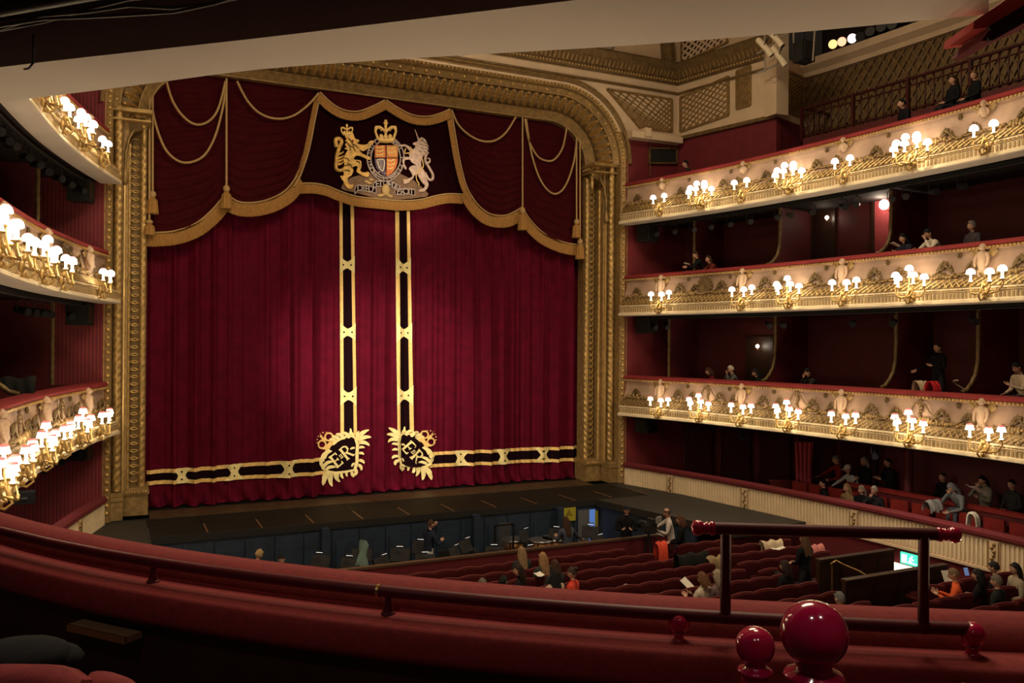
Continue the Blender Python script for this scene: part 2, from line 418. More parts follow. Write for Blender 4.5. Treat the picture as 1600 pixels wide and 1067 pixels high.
# side walls next to the arch at the top (cream with lattice), right and left
def side_wall(s):
    nm = 'wall_right_upper' if s > 0 else 'wall_left_upper'
    p, q = [(a*s, b) for a, b in SWP]
    d = Vector((q[0]-p[0], q[1]-p[1], 0)).normalized(); n = Vector((d.y, -d.x, 0)) if s > 0 else Vector((-d.y, d.x, 0))
    if n.x*s > 0: n = -n
    P, Q = Vector((*p, 0)), Vector((*q, 0))
    m = MB(); m.poly([P+Vector((0, 0, ZC)), Q+Vector((0, 0, ZC)), Q+Vector((0, 0, 18)), P+Vector((0, 0, 18))], -n*.3)
    w = struct(nm, m, CREAM, 'cream plaster wall with gilded lattice panels, upper %s' % ('right' if s > 0 else 'left'))
    m = MB(); m.poly([P+Vector((0, 0, 9)), Q+Vector((0, 0, 9)), Q+Vector((0, 0, ZC)), P+Vector((0, 0, ZC))], -n*.3)
    m.build('damask_lower_wall', REDWALLY, w)
    m = MB(); m.bar(P+n*.05+Vector((0, 0, ZC)), Q+n*.05+Vector((0, 0, ZC)), .12, .12); m.build('wall_foot_moulding', BRONZE, w)
    m = MB(); m.bar(P+n*.04+Vector((0, 0, 13.62)), Q+n*.04+Vector((0, 0, 13.62)), .07, .07); m.build('picture_moulding', BRONZE, w)
    cornice('cornice', p, q, w, n)
    def on(u, v):
        r = atv(u, v, SWP[0], SWP[1]); return Vector((r.x*s, r.y, r.z))
    A = [on(*c) for c in ((1064, 206), (1139, 180), (1139, 120), (1064, 153))]
    if s < 0: A = [A[1], A[0], A[3], A[2]]
    lat_panel('lattice_panel', A, n, 7, .95, w)
    A = [on(*c) for c in ((1152, 170), (1173, 164), (1173, 103), (1152, 112))]
    if s < 0: A = [A[1], A[0], A[3], A[2]]
    lat_panel('narrow_panel', A, n, 5, 2.6, w, .05, GOLDD, BRONZE)
    A = [on(*c) for c in ((1066, 99), (1138, 66), (1122, 20), (1066, 20))]
    if s < 0: A = [A[1], A[0], A[3], A[2]]
    lat_panel('vault_grille', A, n, 7, 1.1, w, .07, CREAM, DARK)
    A = [on(*c) for c in ((1152, 56), (1172, 48), (1166, 20), (1150, 20))]
    if s < 0: A = [A[1], A[0], A[3], A[2]]
    lat_panel('upper_panel', A, n, 4, 1.4, w, .06, GOLDD, BRONZE)
    # end pilaster turning the corner
    e = Q
    m = MB(); m.bar(e+n*.0+Vector((0, 0, ZC)), e+Vector((0, 0, 18)), .5, .5); m.build('end_pilaster', CREAM, w)
    m = MB(); m.lathe([(.05, 12.95), (.13, 13.05), (.16, 13.2), (.1, 13.3), (.04, 13.32)], 10, M=Matrix.Translation(e+n*.27+d*.12+Vector((0, 0, 5.2))) @ Matrix.Diagonal((.6, .6, .6, 1))); m.build('wall_boss', CREAM, w)
    return w
WR = side_wall(1); WL = side_wall(-1)
# recessed bay, gallery wall with lattice and cornice, further right on the upper level
g_idx = hs_slice(-5.2, -17)
for s, nm in ((1, 'wall_right_gallery'), (-1, 'wall_left_gallery')):
    m = MB(); sweep(m, g_idx, [(-4.0, 9.4), (-4.0, 13.75)], s)
    w = struct(nm, m, BRONZE, 'bronze lattice-patterned gallery wall, upper %s' % ('right' if s > 0 else 'left'))
    m = MB()
    for a, b in zip(g_idx[:-1], g_idx[1:]):
        P = [hs(a, -3.98, 11.0, s), hs(b, -3.98, 11.0, s), hs(b, -3.98, 13.6, s), hs(a, -3.98, 13.6, s)]
        L = (P[1]-P[0]).length
        if L > .05: lattice(m, P, max(1, round(L/.36)), .06, .03, HSN[a]*Vector((s, 1, 1)) if False else Vector((HSN[a].x*s, HSN[a].y, 0)), 0, 2.6/.36/max(1, round(L/.36))*.8)
    tag(m.build('gallery_lattice', mat('shaded_gilding', (.20, .12, .045), .6, .2, .3, 7), w), kind='stuff')  # gilding colour darkened to stand in for the gallery's dim light
    m = MB(); sweep_closed(m, g_idx, [(-4.0, 13.6), (-3.85, 13.62), (-3.8, 13.75), (-3.62, 13.9), (-3.6, 14.12), (-4.0, 14.12)], s); m.build('gallery_cornice', CREAM, w)
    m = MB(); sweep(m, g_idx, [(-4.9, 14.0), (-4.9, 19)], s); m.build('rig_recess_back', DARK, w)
    e = Vector((11.1*s, -5.05, 0)); r = hs(g_idx[0], -4.1, 0, s)
    m = MB(); m.poly([e+Vector((0, 0, ZC)), r+Vector((0, 0, ZC)), r+Vector((0, 0, 14.0)), e+Vector((0, 0, 14.0))], (0, .25, 0)); m.build('bay_return', CREAM, w)
    m = MB(); m.poly([e+Vector((0, 0, 9)), r+Vector((0, 0, 9)), r+Vector((0, 0, ZC)), e+Vector((0, 0, ZC))], (0, .25, 0)); m.build('bay_return_damask', REDWALL, w)
    if s > 0:
        P = [e.lerp(r, a)+Vector((0, 0, z)) for a, z in ((.35, 12.3), (.85, 12.3), (.85, 13.6), (.35, 13.6))]
        lat_panel('bay_panel', P, NF, 5, 2.2, w, .05, GOLDD, BRONZE)
# ceiling
m = MB(); m.box((0, -12, 19.2), (32, 30, .3)); struct('ceiling', m, CREAM, 'pale plaster ceiling high over the auditorium')
# back wall far behind
m = MB(); m.box((0, -29.2, 7.5), (32, .3, 24)); struct('wall_back', m, REDPAINT, 'dark red wall behind the horseshoe')

# ------------------------------------------------------------------ interiors of the tiers: back walls, floors, ceilings
flank = hs_slice(-1.2, -24.3)
side_i = hs_slice(-1.2, -17.2)
for s, nm in ((1, 'right'), (-1, 'left')):
    m = MB(); sweep(m, side_i, [(BW, -1.6), (BW, 9.3)], s)
    struct('wall_'+nm, m, REDPAINT, 'dark red curved wall behind the %s boxes' % nm)
    m = MB(); sweep(m, side_i, [(BW-2.2, 9.0), (BW-2.2, 13)], s)
    struct('wall_%s_top' % nm, m, REDPAINT, 'dark red wall behind the top %s seats' % nm)
fi = 1
for lev, (zs, zr) in TIERS.items():
    for s in (1, -1):
        m = MB(); sweep(m, side_i, [(-.12, zr-.85), (BW-2.2 if lev == 3 else BW, zr-.85)], s)
        struct('floor_tier', m, CARPET, 'dark carpeted floor of the %s tier on the %s' % (('lower', 'middle', 'top')[lev-1], 'right' if s > 0 else 'left'))
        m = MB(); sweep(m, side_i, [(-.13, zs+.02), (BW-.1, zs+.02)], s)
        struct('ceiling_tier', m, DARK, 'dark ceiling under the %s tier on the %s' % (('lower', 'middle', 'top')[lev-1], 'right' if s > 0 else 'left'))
# ------------------------------------------------------------------ proscenium arch
arch = empty('trim_1', (0, 0, 0), label='gilded proscenium arch framing the red stage curtain', kind='structure')
def arch_sweep(mb, prof, z0=0.0, mat=0, smooth=False, only_top=False, dz=0):
    paths = [arch_path(w, 14, z0) for w, y in prof]
    k = len(paths[0]); rng = range(1, k-1) if only_top else range(k)
    rows = [[Vector((paths[j][i][0], prof[j][1], paths[j][i][1])) for j in range(len(prof))] for i in rng]
    mb.grid(rows, mat, smooth)
m = MB(); arch_sweep(m, [(0, .35), (0, -.12), (.03, -.13), (.24, -.34), (.26, -.34), (.27, -.40)], only_top=True); m.build('inner_moulding', GOLDD, arch)
m = MB(); arch_sweep(m, [(.27, -.30), (.30, -.44), (.38, -.58), (.48, -.66), (.58, -.70), (.66, -.72), (.69, -.74)], only_top=True, smooth=True); m.build('leaf_torus', BRONZE, arch)
m = MB(); arch_sweep(m, [(.68, -.74), (.69, -.82), (.71, -.83), (.85, -.96), (.86, -1.0)], only_top=True); m.build('star_band', GOLDD, arch)
m = MB(); arch_sweep(m, [(.84, -.25), (.85, -.9), (.86, -1.02), (.88, -1.06), (1.0, -1.16), (1.02, -1.22), (1.05, -1.22), (1.06, -1.1)]); m.build('bead_band', GOLDD, arch)
def arch_pt(w, y, s):                         # point at arc length s along the upper arch measured from the left springing, plus angle
    r = AR+w; La = r*PI/2; Lt = 2*(AX-AR)
    if s < La: a = PI-s/r; return Vector((-(AX-AR)+r*math.cos(a), y, AZ+r*math.sin(a))), a
    s -= La
    if s < Lt: return Vector((-(AX-AR)+s, y, AZ+r)), PI/2
    s -= Lt; a = PI/2-s/r; return Vector(((AX-AR)+r*math.cos(a), y, AZ+r*math.sin(a))), a
def arch_len(w): return (AR+w)*PI+2*(AX-AR)
# acanthus leaves round the arch: one mesh, a part each
def leaf_mesh():
    m = MB(); rows = []
    for k in range(9):
        t = k/8; wd = (.035+.085*math.sin(PI*t)**.7)*(1 if k % 2 else .72); zc = .02+.10*math.sin(PI*(.1+.8*t)); y = t*.54-.27
        rows.append([Vector((-wd, y-.02, .01)), Vector((-wd*.55, y, zc*.55)), Vector((-wd*.25, y, zc*.35)), Vector((0, y, zc)), Vector((wd*.25, y, zc*.35)), Vector((wd*.55, y, zc*.55)), Vector((wd, y-.02, .01))])
    m.grid(rows, 0, False, flip=True)
    m.ball((0, .22, .08), (.045, .05, .05), 6, 4)
    return m
L = arch_len(.48); N = int(L/.265); leaf0 = None
for k in range(N):
    p, a = arch_pt(.48, -.64, L*(k+.5)/N)
    rad = Vector((math.cos(a), 0, math.sin(a))); tan = Vector((math.sin(a), 0, -math.cos(a)))
    up = (rad+Vector((0, -1, 0))*.85).normalized(); out = tan.cross(up).normalized()
    if out.y > 0: out = -out
    X = up.cross(out)
    M = Matrix((( X.x, up.x, out.x, p.x), (X.y, up.y, out.y, p.y), (X.z, up.z, out.z, p.z), (0, 0, 0, 1)))
    if leaf0 is None:
        leaf0 = leaf_mesh().build('acanthus_leaf', GOLD, arch, world=False); leaf0.matrix_local = M
    else: place(leaf0, arch, M)
m = MB(); L = arch_len(.78); N = int(L/.42)
for k in range(N):
    p, a = arch_pt(.78, -.91, L*(k+.5)/N); m.ball(p, .045, 6, 4)
m2 = MB(); L = arch_len(.94); N = int(L/.135)
for k in range(N):
    p, a = arch_pt(.94, -1.13, L*(k+.5)/N); m2.ball(p, .045, 6, 4)
for s in (-1, 1):
    k = 0
    z = .25
    while z < AZ: m2.ball((s*(AX+.94), -1.13, z), .05, 6, 4); z += .2
tag(m.build('star_bosses', GOLDB, arch), kind='stuff'); tag(m2.build('beads', GOLDB, arch), kind='stuff')
m = MB(); arch_sweep(m, [(1.06, -1.25), (1.10, -1.32), (1.16, -1.3), (1.16, -1.15)], z0=AZ-1, only_top=True); m.build('outer_fillet', GOLDD, arch)
# piers
def rope(x, y, z0, z1, r, hand=1):
    m = MB(); n = 16; K = int((z1-z0)/.04); rows = []
    for i in range(K+1):
        z = z0+(z1-z0)*i/K; row = []
        for j in range(n+1):
            a = 2*PI*j/n; rr = r*(.80+.30*abs(math.cos(a+hand*z*PI/.21))**.7); row.append(Vector((x+rr*math.cos(a), y+rr*math.sin(a), z)))
        rows.append(row)
    m.grid(rows, 0, True, flip=True); return m
ring_me = None
for s in (-1, 1):
    zt = 10.62
    def slab(w0, w1, y0, y1, z0, z1, matr, nm):
        m = MB(); m.box((s*(AX+(w0+w1)/2), (y0+y1)/2, (z0+z1)/2), (w1-w0, abs(y1-y0), z1-z0)); return m.build(nm, matr, arch)
    slab(.02, .52, .02, .35, .6, AZ, BRONZE, 'niche_back'); slab(.48, .62, -.55, .35, .6, AZ, GOLDD, 'niche_side')
    slab(.58, .86, -.62, .3, .6, AZ, BRONZE, 'pier_core'); slab(.0, .06, -.05, .35, .6, AZ, GOLDD, 'pier_edge')
    rope(s*(AX+.10), -.10, .75, zt, .085, s).build('rope_moulding', GOLD, arch)
    rope(s*(AX+.72), -.70, .75, AZ+.1, .10, s).build('rope_moulding', GOLD, arch)
    rope(s*(AX+.46), -.34, .75, zt-.5, .05, s).build('rope_moulding', GOLD, arch)
    m = MB(); m.bar((s*(AX+.58), -.58, .7), (s*(AX+.58), -.58, 9.3), .05, .05); m.build('fillet', GOLDB, arch)
    z = 1.0
    while z < zt-.3:
        if ring_me is None:
            m = MB(); m.tube([(.14*math.cos(2*PI*k/12), .008*math.sin(2*PI*k/12), .14*math.sin(2*PI*k/12)) for k in range(12)], .019, 4, closed=True)
            ring_me = m.build('ring', GOLDB, arch, world=False); ring_me.location = (s*(AX+.29), .0, z)
        else: place(ring_me, arch, Matrix.Translation((s*(AX+.29), .0, z)))
        z += .205
    # niche head, capital and pendant
    m = MB()
    pts = [(AX-.02, 10.62), (AX-.02, AZ), (AX+.84, AZ), (AX+.84, 10.0)]
    for k in range(9):
        a = PI/2*k/8; pts.append((AX+.52-.02*0-.0-.40*(1-math.cos(a))*1.0+0, 10.0+.5*math.sin(a)))
    m.poly([(s*x, -.5, z) for x, z in pts], (0, .6, 0)); m.build('capital_block', BRONZE, arch)
    m = MB(); m.box((s*(AX+.40), -.42, AZ-.02), (.95, .9, .1)); m.box((s*(AX+.4), -.43, AZ-.28), (.92, .86, .05)); m.build('capital_moulding', GOLD, arch)
    m = MB(); rr = random.Random(5)
    for k in range(34):
        m.ball((s*(AX+.02+.8*rr.random()), -.52-.02*rr.random(), AZ-.22+.17*rr.random()), (.05, .03, .04), 6, 4)
    for k in range(6): m.ball((s*(AX-.02), -.45+.14*k, AZ-.12), (.05, .05, .09), 6, 4)
    tag(m.build('capital_ornament', GOLD, arch), kind='stuff')
    m = MB(); m.lathe([(.01, 10.05), (.05, 10.2), (.07, 10.35), (.05, 10.45), (.1, 10.6), (.12, 10.7)], 8, M=Matrix.Translation((s*(AX+.1), -.42, 0))); m.build('pendant', GOLD, arch)
    m = MB(); m.lathe([(.02, 8.95), (.07, 9.02), (.09, 9.15), (.05, 9.3), (.03, 9.5)], 8, M=Matrix.Translation((s*(AX+.56), -.62, 0))); m.tube([(s*(AX+.56), -.62, 9.3), (s*(AX+.55), -.62, 9.8), (s*(AX+.48), -.6, 10.2), (s*(AX+.35), -.55, 10.5)], .035, 6); m.build('capital_bracket', GOLDD, arch)
    # pedestals
    m = MB(); m.box((s*(AX+.26), -.02, .29), (.66, .75, .58)); m.box((s*(AX+.26), -.04, .63), (.72, .84, .10)); m.box((s*(AX+.26), -.03, .72), (.66, .76, .08)); m.build('pedestal', GOLDD, arch)
    m = MB(); m.box((s*(AX+.73), -.66, .25), (.34, .5, .50)); m.box((s*(AX+.73), -.67, .56), (.38, .56, .10)); m.box((s*(AX+.73), -.67, .67), (.34, .5, .10)); m.build('pedestal', GOLDD, arch)
    m = MB()
    for k in range(9): m.ball((s*(AX-.02+.07*k), -.46, .64), (.03, .02, .045), 6, 4)
    tag(m.build('pedestal_leaves', GOLD, arch), kind='stuff')

# ------------------------------------------------------------------ house curtain
CY = .55
def cfold(x, z):
    g = max(0, 1-z/.7)
    ph = PI*x/.58+.9*math.sin(x*1.3)+.06*math.sin(z*.7+x)+.03*z; big = -.27*(1-abs(math.sin(ph)))**1.4*(.55+.45*math.sin(x*2.1+1)) + .02*math.sin(2*PI*x/.21+1.7*math.sin(x*.8)+.12*z)+.06*math.sin(2*PI*x/2.3+.4)
    calm = 1-.45*math.exp(-((x+.1)/1.8)**2)
    bot = g*.07*math.sin(2*PI*(x+.55*z)/.5+1.2*math.sin(x*1.9))
    return CY+big*calm+bot-.10*g*g
seam = -.25
seam_px = aty(585, 700, CY).x
def curtain_half(name, x0, x1, label):
    root = empty(name, ((x0+x1)/2, CY, 0), label=label, cat='curtain', group=None)
    nx = int(abs(x1-x0)/.024); m = MB(); zs = [.03, .08, .15, .22, .3, .4, .5, .6, .7, .85, 1.1]+[1.5+.5*k for k in range(23)]
    m.grid([[Vector((x0+(x1-x0)*i/nx, cfold(x0+(x1-x0)*i/nx, z)+(.05*math.sin(7*i*.05) if z < .05 else 0), z)) for i in range(nx+1)] for z in zs], 0, True)
    m.build('velvet_drop', CURT, root); return root
cl = curtain_half('stage_curtain', -7.35, seam_px, 'left half of the crimson velvet stage curtain with gold bands and cypher')
cr = curtain_half('stage_curtain', seam_px, 7.35, 'right half of the crimson velvet stage curtain with gold bands and cypher')
def cpt(x, z, off): return Vector((x, cfold(x, z)-off, z))
def cstrip(pts_a, pts_b, off, n):              # ribbon on the curtain between two 2-D polylines (x,z)
    m = MB(); rows = []; nq = max(2, int((Vector(pts_a[0])-Vector(pts_b[0])).length/.03))
    for k in range(n+1):
        t = k/n; a = Vector(pts_a[0]).lerp(Vector(pts_a[1]), t); b = Vector(pts_b[0]).lerp(Vector(pts_b[1]), t)
        rows.append([cpt(a.x+(b.x-a.x)*q/nq, a.y+(b.y-a.y)*q/nq, off) for q in range(nq+1)])
    m.grid(rows, 0, True); return m
def C2(u, v):
    p = aty(u, v, CY-.03); return (p.x, p.z)
def fix(m):                                    # face the house
    o = m; return o
KNOT = [(-1, 1.25), (-.62, 1.0), (0, .62), (.62, 1.0), (1, 1.25), (1, -1.25), (.62, -1.0), (0, -.62), (-.62, -1.0), (-1, -1.25)]
def band(root, a0, b0, a1, b1, knots, w=.11, dk=None):
    """two gold stripes a0-a1 and b0-b1 (x,z) with a dark field and knots at the given fractions"""
    a0, b0, a1, b1 = [Vector(p) for p in (a0, b0, a1, b1)]
    L = (a1-a0).length; n = max(8, int(L/.03))
    e0 = (b0-a0).normalized()*w; e1 = (b1-a1).normalized()*w
    cstrip((a0, a1), (b0, b1), .03, n).build('dark_field', DARKCLOTH, root)
    cstrip((a0, a1), (a0+e0, a1+e1), .045, n).build('gold_stripe', GOLDCLOTH, root)
    cstrip((b0-e0, b1-e1), (b0, b1), .045, n).build('gold_stripe', GOLDCLOTH, root)
    for t in knots:
        a = a0.lerp(a1, t); b = b0.lerp(b1, t); c = (a+b)/2; ex = (b-a)/2; ey = Vector((-ex.y, ex.x))
        m = MB(); N = 12; rows = []
        for i in range(N+1):
            q = -1+2*i/N; h = .46+.80*abs(q)**1.5
            rows.append([cpt(*(c+ex*q+ey*(h*s)), .062) for s in (-1, -.5, 0, .5, 1)])
        m.grid(rows, 0, True)
        kn = m.build('gold_knot', PALECLOTH, root)
        m = MB()
        for sg in (-1, 1):
            o = c+ex*(.5*sg); r_ = .030; m.ball(cpt(o.x, o.y, .066), (r_, .012, r_), 6, 4)
        tag(m.build('knot_eyelets', DARKCLOTH, kn), kind='stuff')
VZ = lambda v: C2(560, v)[1]
def vband(root, ul, ur, vk, v0, v1):
    x0t, x1t = C2(ul[0], v0)[0], C2(ur[0], v0)[0]; x0b, x1b = C2(ul[1], v1)[0], C2(ur[1], v1)[0]
    zt, zb = C2(ul[0], v0)[1], C2(ul[1], v1)[1]
    zk = [C2((ul[0]+ur[0])/2, v)[1] for v in vk]
    band(root, (x0t, zt), (x1t, zt), (x0b, zb), (x1b, zb), [(zt-z)/(zt-zb) for z in zk], .105)
vband(cl, (530, 532), (552, 557), (414, 519, 619), 300, 682)
vband(cr, (617, 620), (640, 645), (418, 520, 618), 300, 682)
A0, B0, A1, B1 = C2(229, 735), C2(229, 758), C2(512, 714), C2(512, 741)
def fr(u, p, q): return (C2(u, 730)[0]-p[0])/(q[0]-p[0])
band(cl, A0, B0, A1, B1, [fr(u, A0, A1) for u in (284, 366, 449)], .11)
A0, B0, A1, B1 = C2(668, 706), C2(668, 730), C2(907, 695.5), C2(907, 719)
band(cr, A0, B0, A1, B1, [fr(u, A0, A1) for u in (720, 785, 847)], .11)
# cypher wreaths (drawn in a 215..690 x 300..830 frame)
def crescent(cx, cy, r, a0, a1, th, n=8, sharp=1):
    o = []; i = []
    for k in range(n+1):
        t = k/n; a = math.radians(a0+(a1-a0)*t); w = th*math.sin(PI*min(1, .12+t*.88))**.7
        o.append((cx+r*math.cos(a), cy-r*math.sin(a))); i.append((cx+(r-w)*math.cos(a), cy-(r-w)*math.sin(a)))
    return o, i
def tongue(x, y, ang, L, w, curl, n=7):
    o = []; i = []; px, py = x, y
    for k in range(n+1):
        t = k/n; a = math.radians(ang+curl*t); hw = w*.46*(1-.30*t)*(.30+1.0*math.sin(PI*min(1, .12+.80*t))**.8)*(1 if t < .99 else .35)
        nx_, ny_ = -math.sin(a), -math.cos(a)
        o.append((px+nx_*hw, py+ny_*hw)); i.append((px-nx_*hw, py-ny_*hw)); px += math.cos(a)*L/n; py -= math.sin(a)*L/n
    return o, i
def stroke2(pts, w):
    o = []; i = []
    for k, p in enumerate(pts):
        a = Vector(pts[min(k+1, len(pts)-1)])-Vector(pts[max(k-1, 0)]); a.normalize(); o.append((p[0]-a.y*w/2, p[1]+a.x*w/2)); i.append((p[0]+a.y*w/2, p[1]-a.x*w/2))
    return o, i
TONGUES = [(385, 420, 125, 75, 30, 75), (415, 405, 118, 92, 32, 85), (455, 390, 112, 98, 34, 90), (500, 380, 105, 92, 32, 90), (540, 372, 95, 66, 28, 80), (505, 345, 60, 60, 20, 60),
           (575, 395, 66, 135, 40, -55), (585, 405, 44, 125, 36, -62), (590, 425, 22, 105, 34, -85), (570, 372, 88, 66, 24, -40), (600, 350, 40, 95, 28, -20),
           (590, 470, 34, 55, 24, -75), (590, 520, 22, 52, 24, -85), (588, 585, 10, 64, 28, -95), (580, 625, -15, 70, 30, -110), (560, 665, -70, 70, 30, -100), (525, 690, -90, 55, 28, 60),
           (552, 470, 165, 48, 20, 80), (552, 610, 195, 48, 20, 80),
           (330, 690, 222, 150, 42, 45), (345, 700, 246, 130, 40, 55), (372, 695, 272, 105, 32, 60), (318, 700, 200, 95, 30, 70), (430, 695, 262, 62, 26, 60), (400, 690, 250, 70, 26, 50), (480, 690, 250, 48, 24, 70),
           (262, 600, 98, 110, 36, -70), (278, 570, 84, 105, 34, -85), (250, 640, 108, 95, 28, -60), (268, 650, 62, 105, 32, -70), (292, 672, 44, 100, 28, -70), (248, 600, 150, 45, 20, -60)]
BANDS_ = [([(318, 480), (270, 540), (250, 600), (262, 660), (318, 695)], 34), ([(352, 440), (400, 400), (460, 370), (520, 358), (572, 384)], 30), ([(560, 380), (578, 440), (572, 520), (572, 600), (552, 668)], 40), ([(300, 690), (380, 700), (470, 690), (560, 672)], 28)]
def emblem(root, f, flip):
    def tri(m, poly_o, poly_i, off):
        n = len(poly_o); rows = [[cpt(*f(*a), off) for a in poly_o], [cpt(*f(*b), off) for b in poly_i]]
        m.grid(rows, 0, True)
    def blob(pts, off, matr, nm):
        c = (sum(p[0] for p in pts)/len(pts), sum(p[1] for p in pts)/len(pts)); m = MB(); n = len(pts); rows = []
        for k in range(5):
            t = 1-k/4; rows.append([cpt(*f(c[0]+(p[0]-c[0])*t, c[1]+(p[1]-c[1])*t), off) for p in pts+[pts[0]]])
        m.grid(rows, 0, True); return m.build(nm, matr, root)
    blob([(292, 480), (350, 405), (440, 375), (520, 370), (575, 440), (572, 580), (550, 670), (430, 698), (320, 690), (270, 590)], .07, DARKCLOTH, 'cypher_field')
    m = MB()
    for bp, bw in BANDS_: tri(m, *stroke2(bp, bw*.72), .085)
    for k, tg_ in enumerate(TONGUES): tri(m, *tongue(*tg_), .095+.004*(k % 4))
    tag(m.build('leaf_wreath', PALECLOTH, root), kind='stuff')
    m = MB()                                   # crown
    for c in ((255, 440), (318, 370)):
        o = []; i = []
        for k in range(13):
            a = 2*PI*k/12; o.append((c[0]+44*math.cos(a), c[1]+44*math.sin(a))); i.append((c[0]+28*math.cos(a), c[1]+28*math.sin(a)))
        tri(m, o, i, .085)
    tri(m, [(268, 480), (300, 440), (350, 385)], [(300, 500), (332, 462), (375, 420)], .095)
    for c in ((245, 365), (262, 385), (278, 402)): tri(m, [(c[0]-14, c[1]-4), (c[0]+4, c[1]-16)], [(c[0]-4, c[1]+14), (c[0]+16, c[1]+4)], .1)
    for k in range(12):
        a = math.radians(60+k*22); x, y = 283+78*math.cos(a)*1.0, 405-78*math.sin(a); tri(m, [(x-5, y-5), (x+5, y-5)], [(x-5, y+5), (x+5, y+5)], .1)
    m.build('crown', GOLDCLOTH, root)
    # letters E, R with the small numeral between, in strokes
    m = MB(); ca, sa = (math.cos(math.radians(38)), math.sin(math.radians(38))) if not flip else (math.cos(math.radians(-47)), math.sin(math.radians(-47)))
    cx, cy = (432, 545)
    def stroke(x0, y0, x1, y1, w, off=.115):
        d = Vector((x1-x0, y1-y0)).normalized(); n = Vector((-d.y, d.x))*w/2; P = []
        for (x, y) in ((x0+n.x, y0+n.y), (x1+n.x, y1+n.y), (x1-n.x, y1-n.y), (x0-n.x, y0-n.y)):
            X, Y = x*ca-y*sa, x*sa+y*ca
            P.append(((cx-X if flip else cx+X), cy-Y))
        K = 4; tri(m, [tuple(Vector(P[0]).lerp(Vector(P[1]), k/K)) for k in range(K+1)], [tuple(Vector(P[3]).lerp(Vector(P[2]), k/K)) for k in range(K+1)], off)
    def letters(ox):
        E_ = [(-88, -62, -88, 62, 22), (-104, 58, -28, 58, 13), (-104, -58, -28, -58, 13), (-88, 0, -44, 0, 11), (-30, 62, -30, 36, 11), (-30, -62, -30, -36, 11), (-44, 14, -44, -14, 9)]
        R_ = [(28, -62, 28, 62, 22), (12, 58, 66, 58, 13), (28, 2, 66, 2, 12), (66, 60, 84, 44, 13), (84, 48, 84, 14, 18), (84, 18, 64, 0, 13), (52, 2, 90, -60, 18), (12, -58, 44, -58, 11), (80, -58, 106, -58, 11)]
        N_ = [(-14, -16, -14, 16, 7), (2, -16, 2, 16, 7), (-22, 17, 10, 17, 5), (-22, -17, 10, -17, 5)]
        for q in E_+R_+N_: stroke(*q)
    letters(0)
    tag(m.build('cypher_letters', PALECLOTH, root), kind='stuff')
emblem(cl, lambda X, Y: C2(460+X/5.927, 620+Y/5.927), False)
emblem(cr, lambda X, Y: C2(460+(855+(690-X)*.92)/5.927, 620+(283+(Y-300)*.92)/5.927), True)
# ------------------------------------------------------------------ pelmet: swags, fringes, cords, tassels, crest panel
PY = .12
def PP(u, v, off=0): p = aty(u, v, PY); return Vector((p.x, PY-off, p.z))
pel = empty('pelmet', (0, PY, 9), label='swagged crimson velvet pelmet with gold fringe hanging under the arch', cat='pelmet')
def interp(pl, x):
    if x <= pl[0][0]: return pl[0][1]
    for a, b in zip(pl[:-1], pl[1:]):
        if x <= b[0]: return a[1]+(b[1]-a[1])*(x-a[0])/(b[0]-a[0])
    return pl[-1][1]
def smooth(pl, n=6):
    out = []; P = [pl[0]]+list(pl)+[pl[-1]]
    for i in range(1, len(P)-2):
        for k in range(n):
            t = k/n; p0, p1, p2, p3 = [Vector(P[j]) for j in (i-1, i, i+1, i+2)]
            out.append(tuple(.5*((2*p1)+(-p0+p2)*t+(2*p0-5*p1+4*p2-p3)*t*t+(-p0+3*p1-3*p2+p3)*t**3)))
    out.append(tuple(pl[-1])); return out
def swag(bot, top_v, folds, amp, sagdir=1, name='swag', base=0.0):
    """bot: bottom edge in photo points; top: straight hanging line; ripples follow the sag"""
    bt = smooth(bot, 6); B = [PP(u, v) for u, v in bt]; n = len(B)
    T = [PP(u, top_v(u)) for u, v in bt]; K = folds*6; rows = []
    mid = [B[0].lerp(B[-1], i/(n-1)) for i in range(n)]
    for k in range(K+1):
        t = k/K; row = []
        for i in range(n):
            sag = t**.8                        # folds go from straight at the top to the curve of the hem
            z = T[i].z+(B[i].z-T[i].z)*t
            e = math.sin(PI*i/(n-1))
            ph = t*folds*2*PI+.5*math.sin(i*.5)
            y = PY-base-amp*1.3*(.35+.65*e)*((1-abs(math.sin(ph*.5)))**1.4*1.5)*min(1, t*5)-.07*e*t
            row.append(Vector((B[i].x, y, z)))
        rows.append(row)
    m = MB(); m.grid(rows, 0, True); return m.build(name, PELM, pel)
def fringe(pts, w, off, name='fringe', down=True):
    """hanging fringe under an edge given in photo points; w = length of the threads in metres"""
    P = smooth(pts, 6); Q = [PP(u, v, off) for u, v in P]; D = [0]
    for a, b in zip(Q[:-1], Q[1:]): D.append(D[-1]+(b-a).length)
    n = int(D[-1]/.028); m = MB(); top = []; low = []; hd = []; j = 0
    for i in range(n+1):
        d = D[-1]*i/n
        while j < len(D)-2 and D[j+1] < d: j += 1
        t = (d-D[j])/(D[j+1]-D[j]+1e-9); p = Q[j].lerp(Q[j+1], t); tg = (Q[min(j+1, len(Q)-1)]-Q[j]).normalized()
        nn = Vector((tg.z, 0, -tg.x)) if down else Vector((-tg.z, 0, tg.x))
        dirn = (nn*.55+Vector((0, 0, -1))*.45).normalized() if down == 1 else nn
        zz = (.012 if i % 2 else -.012)
        hd.append(p-dirn*.03+Vector((0, -.03, 0))); top.append(p+Vector((0, -.02+zz*.4, 0))); low.append(p+dirn*(w*(1 if i % 2 else .94))+Vector((0, -.01+zz, 0)))
    m.grid([top, low], 0, False); fr_ = m.build(name, FRINGE, pel)
    m = MB(); m.tube(hd[::2], .028, 6); m.build('fringe_heading', CORD, fr_); return fr_
TV = lambda u: 90+(u-228)*.135
def up(u): return TV(u)
